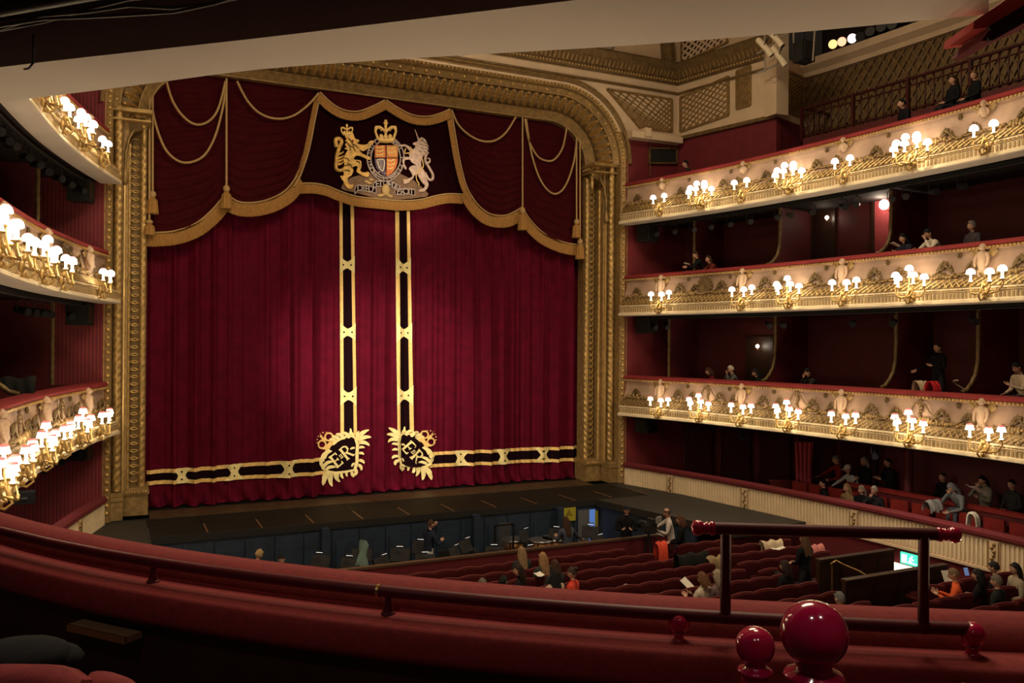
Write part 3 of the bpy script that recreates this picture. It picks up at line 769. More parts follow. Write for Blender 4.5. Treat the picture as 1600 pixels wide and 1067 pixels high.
# swags (hem lines read in photo points)
S1 = [(222, 366), (245, 366), (275, 363), (305, 352), (330, 332), (352, 306)]
S2 = [(352, 306), (372, 318), (398, 319), (425, 312), (448, 298), (465, 275), (478, 240), (488, 195), (497, 150)]
S3 = [(701, 176), (707, 215), (714, 258), (726, 295), (742, 320), (762, 336), (785, 339), (800, 334), (813, 326)]
S4 = [(813, 326), (825, 345), (845, 365), (868, 377), (890, 383), (916, 385)]
swag(S1, up, 15, .06); swag(S2, up, 15, .06, base=.01); swag(S3, up, 15, .06); swag(S4, up, 14, .06, base=.01)
C1 = [(497, 148), (515, 165), (535, 176), (558, 178), (580, 170), (600, 160)]
C3 = [(600, 160), (618, 172), (640, 183), (662, 186), (682, 182), (701, 174)]
swag(C1, up, 3, .04, base=.10); swag(C3, up, 3, .04, base=.10)
# crest panel
bot = smooth([(467, 289), (490, 289), (510, 293), (530, 301), (555, 309), (590, 313), (625, 316), (655, 314), (680, 308), (700, 305), (722, 306)], 4)
m = MB(); rows = []
for k in range(13):
    row = []
    for i, (u, v) in enumerate(bot):
        t = i/(len(bot)-1); ut = 497+(701-497)*t; vt = TV(ut); uu = ut+(u-ut)*(k/12)**1.5; row.append(PP(uu, vt+(v-vt)*k/12, .03+.01*math.sin(i*.8)))
    rows.append(row)
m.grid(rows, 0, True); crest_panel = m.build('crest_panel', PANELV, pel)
fringe(S1, .36, .09); fringe(S2[:6], .38, .10)
fringe(S3[3:], .38, .10); fringe(S4, .36, .09)
fringe([(497, 152), (489, 190), (480, 235), (468, 272), (457, 294)], .17, .12, 'side_fringe', down=True)
fringe([(702, 178), (708, 215), (715, 255), (724, 290), (735, 312)], .17, .12, 'side_fringe', down=2)
fringe(C1, .25, .17); fringe(C3, .25, .17)
fringe(bot[::4]+[bot[-1]] if (len(bot)-1) % 4 else bot[::4], .28, .06)
# hanging cords and swagged cords
def cord(pts, r=.035, off=.2, nm='cord'):
    m = MB(); m.tube([PP(u, v, off) for u, v in smooth(pts, 6)], r, 6); return m.build(nm, CORD, pel)
cord([(257, 120), (268, 158), (285, 184), (305, 197), (325, 192), (340, 172), (351, 130)])
cord([(234, 145), (241, 190), (256, 232), (275, 252), (295, 256), (318, 245), (335, 215), (347, 170), (353, 130)])
cord([(369, 130), (385, 160), (405, 180), (430, 188), (455, 184), (478, 168), (496, 148)])
cord([(702, 174), (712, 196), (728, 212), (748, 222), (768, 222), (786, 210), (802, 185)])
cord([(816, 188), (822, 220), (835, 245), (850, 253), (863, 250), (875, 232), (881, 202)])
cord([(818, 188), (826, 240), (838, 278), (852, 299), (866, 304), (880, 290), (892, 255), (897, 215)])
def tassel(u, v0, v1, vt, off=.22):
    root = PP(u, v1, off); t = PP(u, vt, off)
    m = MB(); m.tube([PP(u, v0, off), root], .032, 6); m.build('tassel_cord', CORD, pel)
    L = root.z-t.z; s = .45*L
    m = MB(); m.lathe([(.03, 0), (.075, -.05*L), (.10, -.14*L), (.085, -.24*L), (.06, -.30*L)], 10, M=Matrix.Translation(root)); hd = m.build('tassel_head', CORD, pel)
    m = MB(); n = 20; rows = []
    for k, (r, z) in enumerate([(.06, -.30*L), (.12, -.42*L), (.135, -.7*L), (.15, -L)]):
        rows.append([root+Vector(((r*(1+.12*(j % 2)))*math.cos(2*PI*j/n), (r*(1+.12*(j % 2)))*math.sin(2*PI*j/n), z)) for j in range(n+1)])
    m.grid(rows, 0, False); m.build('tassel_skirt', FRINGE, hd)
tassel(238, 130, 300, 336); tassel(233, 150, 345, 369, .26); tassel(352.5, 126, 291, 328); tassel(812, 186, 325, 361); tassel(896, 205, 343, 373); tassel(900.5, 215, 374, 406, .26)

# crest: polygons drawn on the panel's plane, raised as embroidery
def F4(x, y): return (500+x/8.208, 180+y/8.208)
def F5(x, y): return (590+x/8.208, 180+y/8.208)
def F3(x, y): return (460+x/4.85, 130+y/4.85)
crest = crest_panel; tag(crest_panel, 'black velvet panel embroidered with the royal arms, lion and unicorn')
CO = Vector((0, PY, 9))
def cp(F, pts, off, matr, nm, th=.03, parent=None):
    m = MB(); q = smooth([*pts, pts[0]], 3)[:-1] if len(pts) > 20 else pts; P = [PP(*F(*p), off) for p in q]; m.poly(P, (0, -th, 0)); return m.build(nm, matr, crest)
def cstroke(F, pts, w, off, matr, nm, parent=None, n=4):
    m = MB(); P = [PP(*F(*p), off) for p in smooth(pts, n)]
    ws = w if isinstance(w, (list, tuple)) else None; K = len(P)
    rr = [(ws[0]+(ws[1]-ws[0])*i/(K-1)) if ws else w for i in range(K)]
    m.tube(P, rr, 6); return m.build(nm, matr, crest)
MOUNDP = [(350, 800), (365, 760), (420, 720), (520, 690), (600, 670), (680, 690), (800, 690), (900, 740), (960, 790), (1010, 840), (1000, 860), (900, 875), (780, 885), (660, 880), (560, 860), (450, 830), (380, 815)]
cp(F3, MOUNDP, .05, MOUND, 'mound')
LION = [(315, 260), (350, 235), (405, 240), (425, 290), (440, 315), (485, 330), (485, 350), (465, 365), (490, 385), (560, 390), (600, 375), (620, 345), (660, 338), (675, 365), (640, 400), (600, 440), (545, 470), (510, 460), (480, 445), (520, 495), (590, 535), (615, 540), (635, 575), (600, 580), (560, 560), (500, 535), (455, 530), (420, 560), (430, 580), (500, 590), (515, 620), (515, 680), (500, 720), (545, 745), (605, 735), (615, 780), (590, 800), (545, 790), (475, 750), (455, 725), (470, 665), (415, 670), (405, 690), (415, 730), (385, 785), (345, 815), (345, 870), (370, 900), (405, 895), (410, 920), (375, 960), (325, 930), (300, 890), (285, 850), (265, 830), (250, 790), (290, 780), (285, 720), (300, 640), (290, 560), (330, 480), (345, 460), (300, 440), (330, 420), (310, 390), (330, 350), (305, 340), (330, 320), (310, 285)]
lion = cp(F4, LION, .09, LIONG, 'lion', .05)
cstroke(F4, [(300, 690), (270, 712), (225, 715), (195, 680), (200, 600), (208, 520), (240, 420), (268, 350), (240, 312), (195, 320), (195, 370), (205, 420)], (.05, .07), .1, LIONG, 'tail', lion)
for y in (490, 540, 580, 620): cstroke(F4, [(215, y+20), (260, y+10), (295, y-15)], (.05, .015), .1, LIONG, 'tail_tuft', lion)
m = MB()
for a, b in (((340, 300), (420, 420)), ((360, 400), (440, 470)), ((320, 350), (380, 460)), ((400, 380), (470, 440)), ((330, 620), (400, 690)), ((300, 560), (360, 600)), ((450, 600), (500, 640)), ((300, 720), (370, 730)), ((300, 660), (390, 650))):
    m.tube([PP(*F4(*a), .155), PP(*F4(*((a[0]+b[0])/2+10, (a[1]+b[1])/2-10)), .165), PP(*F4(*b), .155)], .016, 5)
tag(m.build('stitched_mane', BRONZE, crest), kind='stuff')
m = MB(); m.ball(PP(*F4(405, 345), .15), (.03, .03, .05), 6, 4); m.build('tongue', mat('red_thread', (.4, .02, .015), .7), crest)
def crown(F, cx, y0, w, h, parent, nm, matr):
    m = MB()
    def tb(pts, r): m.tube([PP(*F(*p), .12) for p in smooth(pts, 5)], r, 6)
    s = 1/8.208/42; k = 1 if F is not F3 else 8.208/4.85
    r = .0135*w/100
    for sg in (-1, 1):
        tb([(cx, y0-h*.35), (cx+sg*w*.30, y0-h*.62), (cx+sg*w*.50, y0-h*.45), (cx+sg*w*.42, y0-h*.15), (cx+sg*w*.36, y0)], r*1.2)
    tb([(cx-w*.36, y0), (cx, y0+h*.05), (cx+w*.36, y0)], r*2.4)
    tb([(cx, y0-h*.2), (cx, y0-h*.95)], r*1.4); tb([(cx-w*.1, y0-h*.8), (cx+w*.1, y0-h*.8)], r)
    for q in (-.22, 0, .22): m.ball(PP(*F(cx+w*q, y0-h*.14), .13), (r*2, r*1.2, r*2.6), 6, 4)
    m.ball(PP(*F(cx, y0-h*.40), .14), r*2, 6, 4)
    for i in range(9):
        for sg in (-1, 1):
            t = .15+.8*i/8; a = PI*t*.62; m.ball(PP(*F(cx+sg*w*(.10+.42*math.sin(a)), y0-h*(.30+.34*math.sin(PI*min(1, t*1.0)))), .12), r*.9, 5, 4)
    return tag(m.build(nm, matr, crest), kind='stuff')
crown(F4, 332, 250, 145, 130, lion, 'lion_crown', GOLDCLOTH)
crown(F4, 828, 325, 260, 265, crest, 'crown', GOLDCLOTH)
UNI = [(500, 330), (540, 295), (590, 320), (620, 380), (628, 440), (600, 500), (560, 545), (540, 600), (545, 670), (590, 740), (610, 830), (635, 905), (590, 980), (520, 988), (515, 965), (570, 945), (590, 910), (560, 880), (510, 800), (490, 760), (450, 790), (440, 820), (390, 855), (345, 890), (315, 880), (325, 845), (385, 820), (430, 790), (410, 740), (385, 690), (430, 655), (480, 655), (420, 612), (400, 582), (370, 578), (330, 592), (325, 630), (352, 680), (350, 705), (330, 695), (305, 620), (305, 575), (340, 545), (390, 545), (385, 500), (400, 480), (365, 435), (330, 410), (270, 412), (265, 397), (330, 385), (385, 410), (430, 450), (470, 410), (440, 388), (440, 365), (485, 352)]
uni = cp(F5, UNI, .09, SILVERT, 'unicorn', .05)
cstroke(F5, [(508, 325), (490, 270), (462, 192)], (.035, .012), .12, SILVERT, 'horn', uni)
cstroke(F5, [(595, 745), (640, 830), (690, 825), (690, 760), (640, 670), (600, 600), (600, 540), (630, 480)], (.05, .05), .1, SILVERT, 'tail', uni)
cstroke(F5, [(610, 620), (650, 610), (655, 570), (625, 560)], (.04, .02), .1, SILVERT, 'tail_curl', uni)
m = MB()
for a in ((560, 330), (595, 360), (610, 400), (612, 440), (600, 480), (570, 520), (545, 380), (560, 430), (530, 470)):
    m.tube([PP(*F5(a[0]-24, a[1]-4), .15), PP(*F5(*a), .17), PP(*F5(a[0]+20, a[1]+16), .15)], .018, 5)
tag(m.build('mane', GARTER, crest), kind='stuff')
cstroke(F5, [(400, 420), (420, 480), (330, 500), (340, 440)], .018, .16, GOLDCLOTH, 'chain', uni)
cstroke(F5, [(545, 560), (560, 620), (560, 680), (480, 760), (480, 840), (510, 890), (500, 910)], .018, .16, GOLDCLOTH, 'chain', uni)
# garter: dark ring with pale edges and letters
cx, cy, ra, rb = 683, 578, 124, 150
def ell(k, a): 
    y = math.sin(a); return (cx+ra*k*math.cos(a)*(1 if y > 0 else 1-.12*y*y), cy-rb*k*y)
m = MB(); n = 48; I = [PP(*F3(*ell(.90, 2*PI*i/n)), .11) for i in range(n+1)]; O = [PP(*F3(*ell(1.13, 2*PI*i/n)), .11) for i in range(n+1)]
m.grid([O, I], 0, False); gart = m.build('garter', DARKCLOTH, crest)
for k in (.90, 1.13): 
    m = MB(); m.tube([PP(*F3(*ell(k, 2*PI*i/n)), .12) for i in range(n)], .022, 5, closed=True); m.build('garter_edge', GARTER, crest)
cstroke(F3, [(590, 640), (600, 690), (660, 725), (735, 715), (760, 680)], .022, .13, GARTER, 'garter_strap', gart)
cp(F3, [(668, 715), (690, 715), (690, 775), (668, 775)], .11, DARKCLOTH, 'garter_end', .02, gart)
m = MB(); m.tube([PP(*F3(*p), .14) for p in ((666, 712), (692, 712), (692, 778), (666, 778))], .018, 5, closed=True); m.ball(PP(*F3(679, 690), .14), .03, 6, 4); m.ball(PP(*F3(630, 682), .14), .03, 6, 4); m.build('garter_buckle', GARTER, crest)
# text on the arms
def text_mesh(s, size, matr, name, parent, M, ext=.006):
    cu = bpy.data.curves.new(name, 'FONT'); cu.body = s; cu.size = size; cu.align_x = 'CENTER'; cu.align_y = 'CENTER'; cu.extrude = ext; cu.resolution_u = 2; cu.offset = size*.004
    o = bpy.data.objects.new(name, cu); COL.objects.link(o); TEXTS.append((o, matr, name, parent, M)); return o
TEXTS = []
def wall_M(p, ang=0): return Matrix.Translation(p) @ Matrix.Rotation(ang, 4, 'Y') @ Matrix.Rotation(PI/2, 4, 'X')
gt = 'HONI SOIT QUI MAL Y PENSE'; K = len(gt)
for i, ch in enumerate(gt):
    if ch == ' ': continue
    # letters run clockwise; QUI sits at the crown of the ring
    a = PI/2-(i-11)*2*PI*.86/K
    p = PP(*F3(*ell(1.015, a)), .13)
    text_mesh(ch, .20, GARTER, 'garter_letter', gart, wall_M(p-CO, PI/2-a))
# shield
cp(F3, [(593, 472), (777, 472), (777, 600), (765, 650), (735, 690), (683, 722), (632, 690), (602, 650), (593, 600)], .115, DARKCLOTH, 'shield', .02)
Q1 = [(600, 478), (680, 478), (680, 570), (600, 570)]; Q2 = [(688, 478), (772, 478), (772, 570), (688, 570)]
Q3 = [(600, 577), (680, 577), (680, 712), (640, 684), (610, 645), (600, 600)]; Q4 = [(688, 577), (772, 577), (770, 610), (758, 650), (730, 688), (688, 712)]
for Q, mt in ((Q1, SHRED), (Q2, mat('shield_gold_red', (.75, .30, .08), .6)), (Q3, SHBLUE), (Q4, SHRED)): cp(F3, Q, .135, mt, 'quarter', .012)
m = MB()
def lionlet(x, y, s=1):
    pts = [(x, y+6*s), (x+12*s, y), (x+26*s, y+3*s), (x+36*s, y-6*s), (x+46*s, y-2*s)]; m.tube([PP(*F3(*p), .155) for p in smooth(pts, 3)], .026, 5)
    for q in ((x+4*s, y+4*s, x+2*s, y+16*s), (x+20*s, y+2*s, x+22*s, y+15*s), (x+34*s, y, x+42*s, y+12*s), (x+2*s, y+4*s, x-4*s, y-8*s)): m.tube([PP(*F3(q[0], q[1]), .155), PP(*F3(q[2], q[3]), .155)], .018, 5)
for y in (494, 522, 550): lionlet(612, y, 1.2)
for y in (592, 622, 652): lionlet(696, y, 1.2 if y < 640 else .9)
for y in (498, 530): lionlet(700, y, 1.25)
m.tube([PP(*F3(*p), .155) for p in ((693, 484), (767, 484), (767, 564), (693, 564))], .014, 5, closed=True); tag(m.build('shield_charges', GOLDCLOTH, crest), kind='stuff')
m = MB(); m.tube([PP(*F3(*p), .155) for p in smooth([(612, 590), (640, 585), (668, 590), (668, 640), (655, 672), (630, 640), (614, 595)], 3)], .024, 5)
for x in (628, 640, 652): m.tube([PP(*F3(x, 590), .155), PP(*F3(x, 650), .155)], .009, 4)
tag(m.build('harp', WHITEC, crest), kind='stuff')
# scrolls with the motto
def scroll(pts, w, words, lets):
    P = smooth(pts, 5); T = []; B = []
    for i, p in enumerate(P): T.append(PP(*F3(p[0], p[1]-w/2), .10)); B.append(PP(*F3(p[0], p[1]+w/2), .10))
    m = MB(); m.grid([T, B], 0, False); sc = m.build('motto_scroll', DARKCLOTH, crest)
    m = MB(); m.tube(T, .014, 5); m.tube(B, .014, 5); m.tube([T[0], B[0]], .014, 5); m.tube([T[-1], B[-1]], .014, 5); m.build('scroll_edge', GARTER, crest)
    for ch, x, y, a in lets: text_mesh(ch, .27, GARTER, 'motto_letter', crest, wall_M(PP(*F3(x, y), .12)-CO, a))
scroll([(452, 825), (470, 800), (520, 800), (570, 808), (612, 815)], 44, 'DIEU', [('D', 490, 800, 0), ('I', 518, 802, 0), ('E', 542, 806, 0), ('U', 572, 810, 0)])
scroll([(592, 785), (615, 768), (640, 765), (672, 770)], 40, 'ET', [('E', 620, 769, -.1), ('T', 645, 769, 0)])
scroll([(700, 772), (730, 772), (758, 785), (788, 805)], 42, 'MON', [('M', 718, 776, .1), ('O', 744, 782, .25), ('N', 768, 794, .4)])
scroll([(755, 825), (800, 826), (850, 822), (905, 832)], 44, 'DROIT', [('D', 788, 829, 0), ('R', 811, 828, 0), ('O', 836, 826, 0), ('I', 859, 827, 0), ('T', 879, 830, 0)])
m = MB()
for x, y in ((540, 750), (575, 735), (560, 760), (660, 850), (700, 850), (720, 860), (640, 855), (830, 740), (850, 750)): m.ball(PP(*F3(x, y), .10), (.10, .03, .05), 7, 4)
m.ball(PP(*F3(684, 812), .12), (.14, .05, .19), 8, 6); m.build('rose_and_leaves', mat('rose_thread', (.55, .38, .16), .7, 0, .2, 30), crest)['kind'] = 'stuff'
# ------------------------------------------------------------------ tier fronts
LEVN = {1: 'lower', 2: 'middle', 3: 'top'}
def slerp_prof(idx, side, o, z): return [hs(i, o, z, side) for i in idx]
ORN = {}
def ornament_mesh(kind):
    m = MB(); r = random.Random(kind)
    if kind == 0:      # triangular mound of scrolls and leaves, base on z=0, in the xz plane, relief to -y
        for k in range(22):
            z = r.random()*.40; x = (r.random()*2-1)*(.34*(1-z/.46)); m.ball((x, -.02, z), (.05, .04, .035+.02*r.random()), 6, 4)
        m.tube([(-.42, -.03, .03), (-.25, -.04, .10), (-.1, -.04, .22), (0, -.05, .40), (.1, -.04, .22), (.25, -.04, .10), (.42, -.03, .03)], .022, 5)
    elif kind == 1:    # pendant husk drop
        for k in range(6): m.ball((.02*math.sin(k*2), -.02, .42-k*.065), (.055-.004*k, .035, .04), 6, 4)
        for s in (-1, 1): m.tube([(0, -.03, .42), (.12*s, -.03, .36), (.2*s, -.03, .22), (.3*s, -.03, .14)], .018, 5)
    elif kind == 2:    # round medallion with wreath
        m.lathe([(.0, .05), (.13, .04), (.17, .02), (.19, .05), (.22, .05), (.24, .0)], 14, M=Matrix.Translation((0, 0, .28)) @ Matrix.Rotation(PI/2, 4, 'X'))
        for k in range(14): a = 2*PI*k/14; m.ball((.24*math.cos(a), -.03, .28+.24*math.sin(a)), .045, 6, 4)
        for s in (-1, 1): m.tube([(.1*s, -.02, .05), (.3*s, -.03, .03), (.42*s, -.02, .1)], .025, 5)
    else:              # small rosette
        for k in range(6): a = 2*PI*k/6; m.ball((.04*math.cos(a), -.01, .04*math.sin(a)), .028, 5, 4)
        m.ball((0, -.03, 0), .025, 6, 4)
    return m
def putto_mesh(bust=False):
    """winged child figure, body half emerging from the front; +y is into the wall"""
    body = MB()
    if not bust:
        body.tube([(0, -.02, .04), (.0, -.05, .15), (0, -.06, .28), (0, -.06, .42), (0, -.055, .50), (0, -.05, .545), (0, -.05, .58)], [.04, .085, .105, .10, .115, .085, .04], 10)
        for s in (-1, 1):
            body.tube([(s*.10, -.05, .515), (s*.15, -.08, .42), (s*.155, -.10, .31), (s*.13, -.13, .22)], [.045, .042, .035, .025], 7)
            body.tube([(s*.055, -.05, .14), (s*.07, -.06, .04), (s*.075, -.04, -.1), (s*.06, -.02, -.2)], [.065, .055, .04, .025], 7)
    else:
        body.tube([(0, -.02, .30), (0, -.05, .38), (0, -.05, .47), (0, -.05, .53), (0, -.05, .57)], [.05, .10, .115, .08, .04], 10)
        for s in (-1, 1): body.tube([(s*.09, -.05, .49), (s*.14, -.06, .42), (s*.12, -.06, .34)], [.04, .035, .02], 6)
    body.ball((0, -.07, .645), (.068, .075, .08), 10, 8); body.ball((0, -.145, .635), (.012, .016, .016), 6, 4)
    body.ball((0, -.045, .67), (.075, .075, .075), 9, 6)
    wings = []
    for s in (-1, 1):
        wing = MB(); rows = []
        for k in range(6):
            t = k/5; x = s*(.08+.24*t); zt = .52+.14*math.sin(t*2.2); zb = .42+.10*t*t+.05*math.sin(t*9)*.4
            rows.append([Vector((x, -.015, zb)), Vector((x, -.05-.02*math.sin(PI*t), (zt+zb)/2)), Vector((x, -.02, zt))])
        wing.grid(rows, 0, True); wings.append(wing)
    return body, wings
PUT = {}
def frame_at(y, o, z, side):                 # matrix: local -y points into the hall, x along the front, z up
    p, n = hs_at(y, o, z, side); x = Vector((0, 0, 1)).cross(-n)
    return Matrix(((x.x, -n.x, 0, p.x), (x.y, -n.y, 0, p.y), (x.z, -n.z, 1, p.z), (0, 0, 0, 1)))
LAMP_Y = [-2.96, -4.6, -6.15, -7.85, -9.6, -11.55, -13.4, -15.2]
def tier(side, lev):
    zs, zr = TIERS[lev]; H = zr-zs; sd = 'right' if side > 0 else 'left'
    idx = hs_slice(-1.2, -15.4 if (lev == 1 and side < 0) else -17.2)
    root = empty('balcony', (HSP[idx[0]].x*side, -1.2, zs), label='gilded cream balcony front of the %s tier curving along the %s side' % (LEVN[lev], sd), cat='balcony', group=None)
    h = lambda f: zs+H*f
    def pb(nm, prof, matr, smooth=False, closed=True):
        m = MB(); (sweep_closed if closed else sweep)(m, idx, prof, side, 0, smooth); return m.build(nm, matr, root)
    rail = pb('velvet_rail', [(.04, h(.915)), (.07, h(.93)), (.07, h(.965)), (.03, h(.99)), (-.06, h(1.0)), (-.26, h(1.0)), (-.30, h(.97)), (-.30, h(.9)), (-.05, h(.9))], VELVET)
    pb('cove_panel', [(-.02, h(.915)), (.02, h(.91)), (.03, h(.86)), (-.03, h(.84)), (-.04, h(.75)), (.0, h(.58)), (.07, h(.44)), (.10, h(.40)), (-.12, h(.40)), (-.12, h(.91))], CREAMP)
    band = pb('gilded_band', [(.09, h(.42)), (.13, h(.41)), (.25, h(.255)), (.27, h(.24)), (-.1, h(.24)), (-.1, h(.42))], BRONZE)
    pb('base_moulding', [(.26, h(.245)), (.32, h(.235)), (.32, h(.215)), (.28, h(.205)), (.30, h(.195)), (.34, h(.185)), (.31, h(.17)), (.31, h(.065)), (.36, h(.05)), (.37, h(.0)), (-.02, h(.0)), (-.02, h(.245))], IVORY)
    pb('soffit_strip', [(.36, h(0)), (.36, h(-.012)), (-.14, h(-.012)), (-.14, h(0.02)), (.3, h(0.02))], SOFFIT)
    pb('inner_parapet', [(-.06, h(.9)), (-.12, h(.9)), (-.12, zr-.86), (-.06, zr-.86)], REDPAINT)
    # beads under the rail, dentils/flutes, lattice (small repeats joined)
    m = MB(); mf = MB(); ml = MB(); md = MB()
    P = [hs(i, .035, 0, side) for i in idx]; D = [0]
    for a, b in zip(P[:-1], P[1:]): D.append(D[-1]+(b-a).length)
    def along(d, o, z):
        j = 0
        while j < len(D)-2 and D[j+1] < d: j += 1
        t = (d-D[j])/(D[j+1]-D[j]); return hs(idx[j], o, z, side).lerp(hs(idx[j+1], o, z, side), t), Vector((HSN[idx[j]].x*side, HSN[idx[j]].y, 0))
    Lm = D[-1]; k = 0; d = .04
    while d < Lm:
        p, n = along(d, .04, h(.885)); m.box(p, (.05, .05, .045), math.atan2(n.y, n.x)); d += .095
    d = .04
    while d < Lm:
        p, n = along(d, .315, h(.118)); mf.box(p, (.03, .05, H*.085), math.atan2(n.y, n.x))
        p, n = along(d, .33, h(.21)); md.box(p, (.03, .035, .022), math.atan2(n.y, n.x)); d += .10
    d = .05
    while d < Lm-.3:
        a, n = along(d, .125, h(.40)); b, _ = along(d+.22, .26, h(.265)); ml.bar(a, b, .022, .02, up=n)
        a, n = along(d+.22, .135, h(.40)); b, _ = along(d, .27, h(.265)); ml.bar(a, b, .022, .02, up=n); d += .16
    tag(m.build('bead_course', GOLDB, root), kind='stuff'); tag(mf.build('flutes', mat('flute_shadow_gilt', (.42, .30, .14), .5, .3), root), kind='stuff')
    tag(md.build('dentils', GOLD, root), kind='stuff'); tag(ml.build('gilt_lattice', GOLDD if lev == 1 else GOLD, root), kind='stuff')
    # ornaments, putti
    def orn(kind, y, o, z, sc, matr=BRONZE, nm='gilt_ornament'):
        M = frame_at(y, o, z, side); M = Matrix.Translation(-root.location) @ M @ Matrix.Diagonal((sc, 1, sc, 1))
        key = (kind, matr.name)
        if key not in ORN: ORN[key] = ornament_mesh(kind).build(nm, matr, root, world=False); ORN[key].matrix_local = M
        else:
            q = place(ORN[key], root, M); q.name = nm
    ys = LAMP_Y
    for j in range(len(ys)-1):
        a, b = ys[j], ys[j+1]; L = a-b
        if lev == 1:
            orn(0, a-.30*L, .04, h(.42), 1.0); orn(0, a-.66*L, .04, h(.42), .9)
            if j % 2: orn(1, a, .03, h(.45), 1.2)
        elif lev == 2:
            orn(0, a-.33*L, .04, h(.42), 1.05); orn(0, a-.7*L, .04, h(.42), .9)
            if j == 0: orn(2, -4.5, .05, h(.42), 1.1)
        else:
            orn(0, a-.35*L, .05, h(.42), .85); orn(0, a-.72*L, .05, h(.42), .8)
        orn(3, a-.5*L, -.02, h(.80), 1.0, BRONZE, 'rosette')
    orn(0, -1.75, .05, h(.42), .9)
    # continuous wave of low scrollwork along the foot of the cove
    m = MB(); d = .1; rr = random.Random(lev*3+side)
    while d < Lm-.1:
        p, n = along(d, .085+.01*rr.random(), h(.44+.05*rr.random())); m.ball(p, (.055, .055, .035+.05*rr.random()*(1+math.sin(d*3.1))), 5, 4); d += .075
    tag(m.build('scrollwork', GOLDD, root), kind='stuff')
    for y in (-2.75, -5.9, -9.3, -13.1) if (lev == 1 and side < 0) else (-2.75, -5.9, -9.3, -13.1, -16.4):
        bust = lev == 3
        if bust not in PUT:
            b, w = putto_mesh(bust); bo = b.build('putto', STONE, root, world=False); PUT[bust] = bo
            for q in w: q.build('wing', GOLDD, bo, world=False)
        else:
            bo = place(PUT[bust], root, Matrix())
            for q in PUT[bust].children: place(q, bo, q.matrix_local.copy())
        sc = 1.0 if not bust else .85
        bo.matrix_local = Matrix.Translation(-root.location) @ frame_at(y, .01 if not bust else .0, h(.955)-.745*sc, side) @ Matrix.Diagonal((sc, 1.1, sc, 1))
    # carved brackets under the lamps
    m = None
    return root
TF = {}
for lev in (1, 2, 3):
    for side in (1, -1): TF[(lev, side)] = tier(side, lev)

# ------------------------------------------------------------------ lamps on the fronts
def shade_parts(root, x, y, z, dome, first):
    """candle tube with a shade at (x,y,z) = foot of the candle"""
    T = Matrix.Translation((x, y, z))
    if 'candle' not in SH:
        m = MB(); m.lathe([(.035, 0), (.04, .02), (.022, .03), (.022, .17), (.018, .19)], 8); SH['candle'] = m.build('candle', CANDLE, root, world=False); SH['candle'].matrix_local = T
    else: place(SH['candle'], root, T)
    k = 'dome' if dome else 'bell'
    if k not in SH:
        m = MB(); m.lathe([(.082, .15), (.080, .185), (.066, .225), (.038, .25), (.012, .258)] if dome else [(.080, .15), (.070, .185), (.058, .235)], 10)
        SH[k] = m.build('lamp_shade', SHADE, root, world=False); s = SH[k]; s.matrix_local = T
        m = MB(); m.lathe([(.036, .252), (.03, .262), (.0, .27)] if dome else [(.060, .235), (.052, .262), (.0, .268)], 10); m.build('shade_cap', SHADECAP, s, world=False)
    else:
        s = place(SH[k], root, T); place(SH[k].children[0], s, Matrix())
SH = {}
def sconce(n, dome, M, label, group, power):
    root = empty('sconce', (0, 0, 0), label=label, cat='lamp', group=group); root.matrix_world = M @ Matrix.Scale(1.15, 4)
    lay = {2: [(-.20, -.10, .02), (.20, -.10, .02)], 3: [(-.40, -.12, .04), (-.18, -.16, 0), (.22, -.14, .02)],
           5: [(-.34, -.10, 0), (-.17, -.20, .05), (0, -.10, .20), (.17, -.22, .0), (.32, -.10, .08)],
           7: [(-.38, -.08, -.02), (-.22, -.18, .06), (-.12, -.06, .18), (.02, -.24, .02), (.14, -.06, .2), (.26, -.18, .08), (.40, -.08, 0)]}[n]
    key = ('arm', n)
    if key not in SH:
        m = MB(); m.ball((0, -.03, -.16), (.07, .05, .10), 8, 6); m.ball((0, -.06, -.28), (.045, .04, .05), 8, 5); m.ball((0, -.07, -.05), (.05, .05, .05), 8, 5)
        m.tube([(0, -.02, -.3), (.03, -.12, -.33), (.02, -.2, -.26), (0, -.14, -.12), (0, -.1, .0)], .02, 6)
        for x, y, z in lay:
            m.tube([(0, -.05, -.16), (x*.4, y-.05, -.22), (x*.85, y-.03, -.20+z*.5), (x*1.05, y, -.10+z), (x, y, z)], .016, 6)
            m.lathe([(.015, -.03), (.05, -.01), (.055, .005)], 8, M=Matrix.Translation((x, y, z)))
            m.ball((x*.6, y-.04, -.2), .03, 6, 4)
        SH[key] = m.build('gilt_arms', GOLD, root, world=False)
    else: place(SH[key], root, Matrix())
    for x, y, z in lay: shade_parts(root, x, y, z, dome, False)
    l = bpy.data.lights.new('lamp_light', 'POINT'); l.energy = power; l.color = (1, .74, .42); l.shadow_soft_size = .06
    for q in ((-.1, -.34, .12),):
        lo = bpy.data.objects.new('lamp_light', l); COL.objects.link(lo); lo.parent = root; lo.location = q
    return root
GRP = {1: (3, 5, 3, 5, 3, 5, 3, 5), 2: (3, 0, 3, 5, 3, 5, 3, 5), 3: (2, 7, 2, 7, 2, 7, 2, 7)}
NUM = {2: 'two', 3: 'three', 5: 'five', 7: 'seven'}
for lev in (1, 2, 3):
    zs, zr = TIERS[lev]; H = zr-zs
    for side in (1, -1):
        kk = 0
        for j, y in enumerate(LAMP_Y):
            n = GRP[lev][j]
            if n == 0: continue
            if j == 7: continue
            kk += 1
            M = frame_at(y, .36, zs+H*.30, side)
            sconce(n, lev > 1, M, 'gilt %s-lamp sconce, %s %s balcony front, %s from the proscenium arch' % (NUM[n], LEVN[lev], 'right' if side > 0 else 'left', ORD[kk]),
                   '%s tier %s lamps' % (LEVN[lev], 'right' if side > 0 else 'left'), 5.0*n)

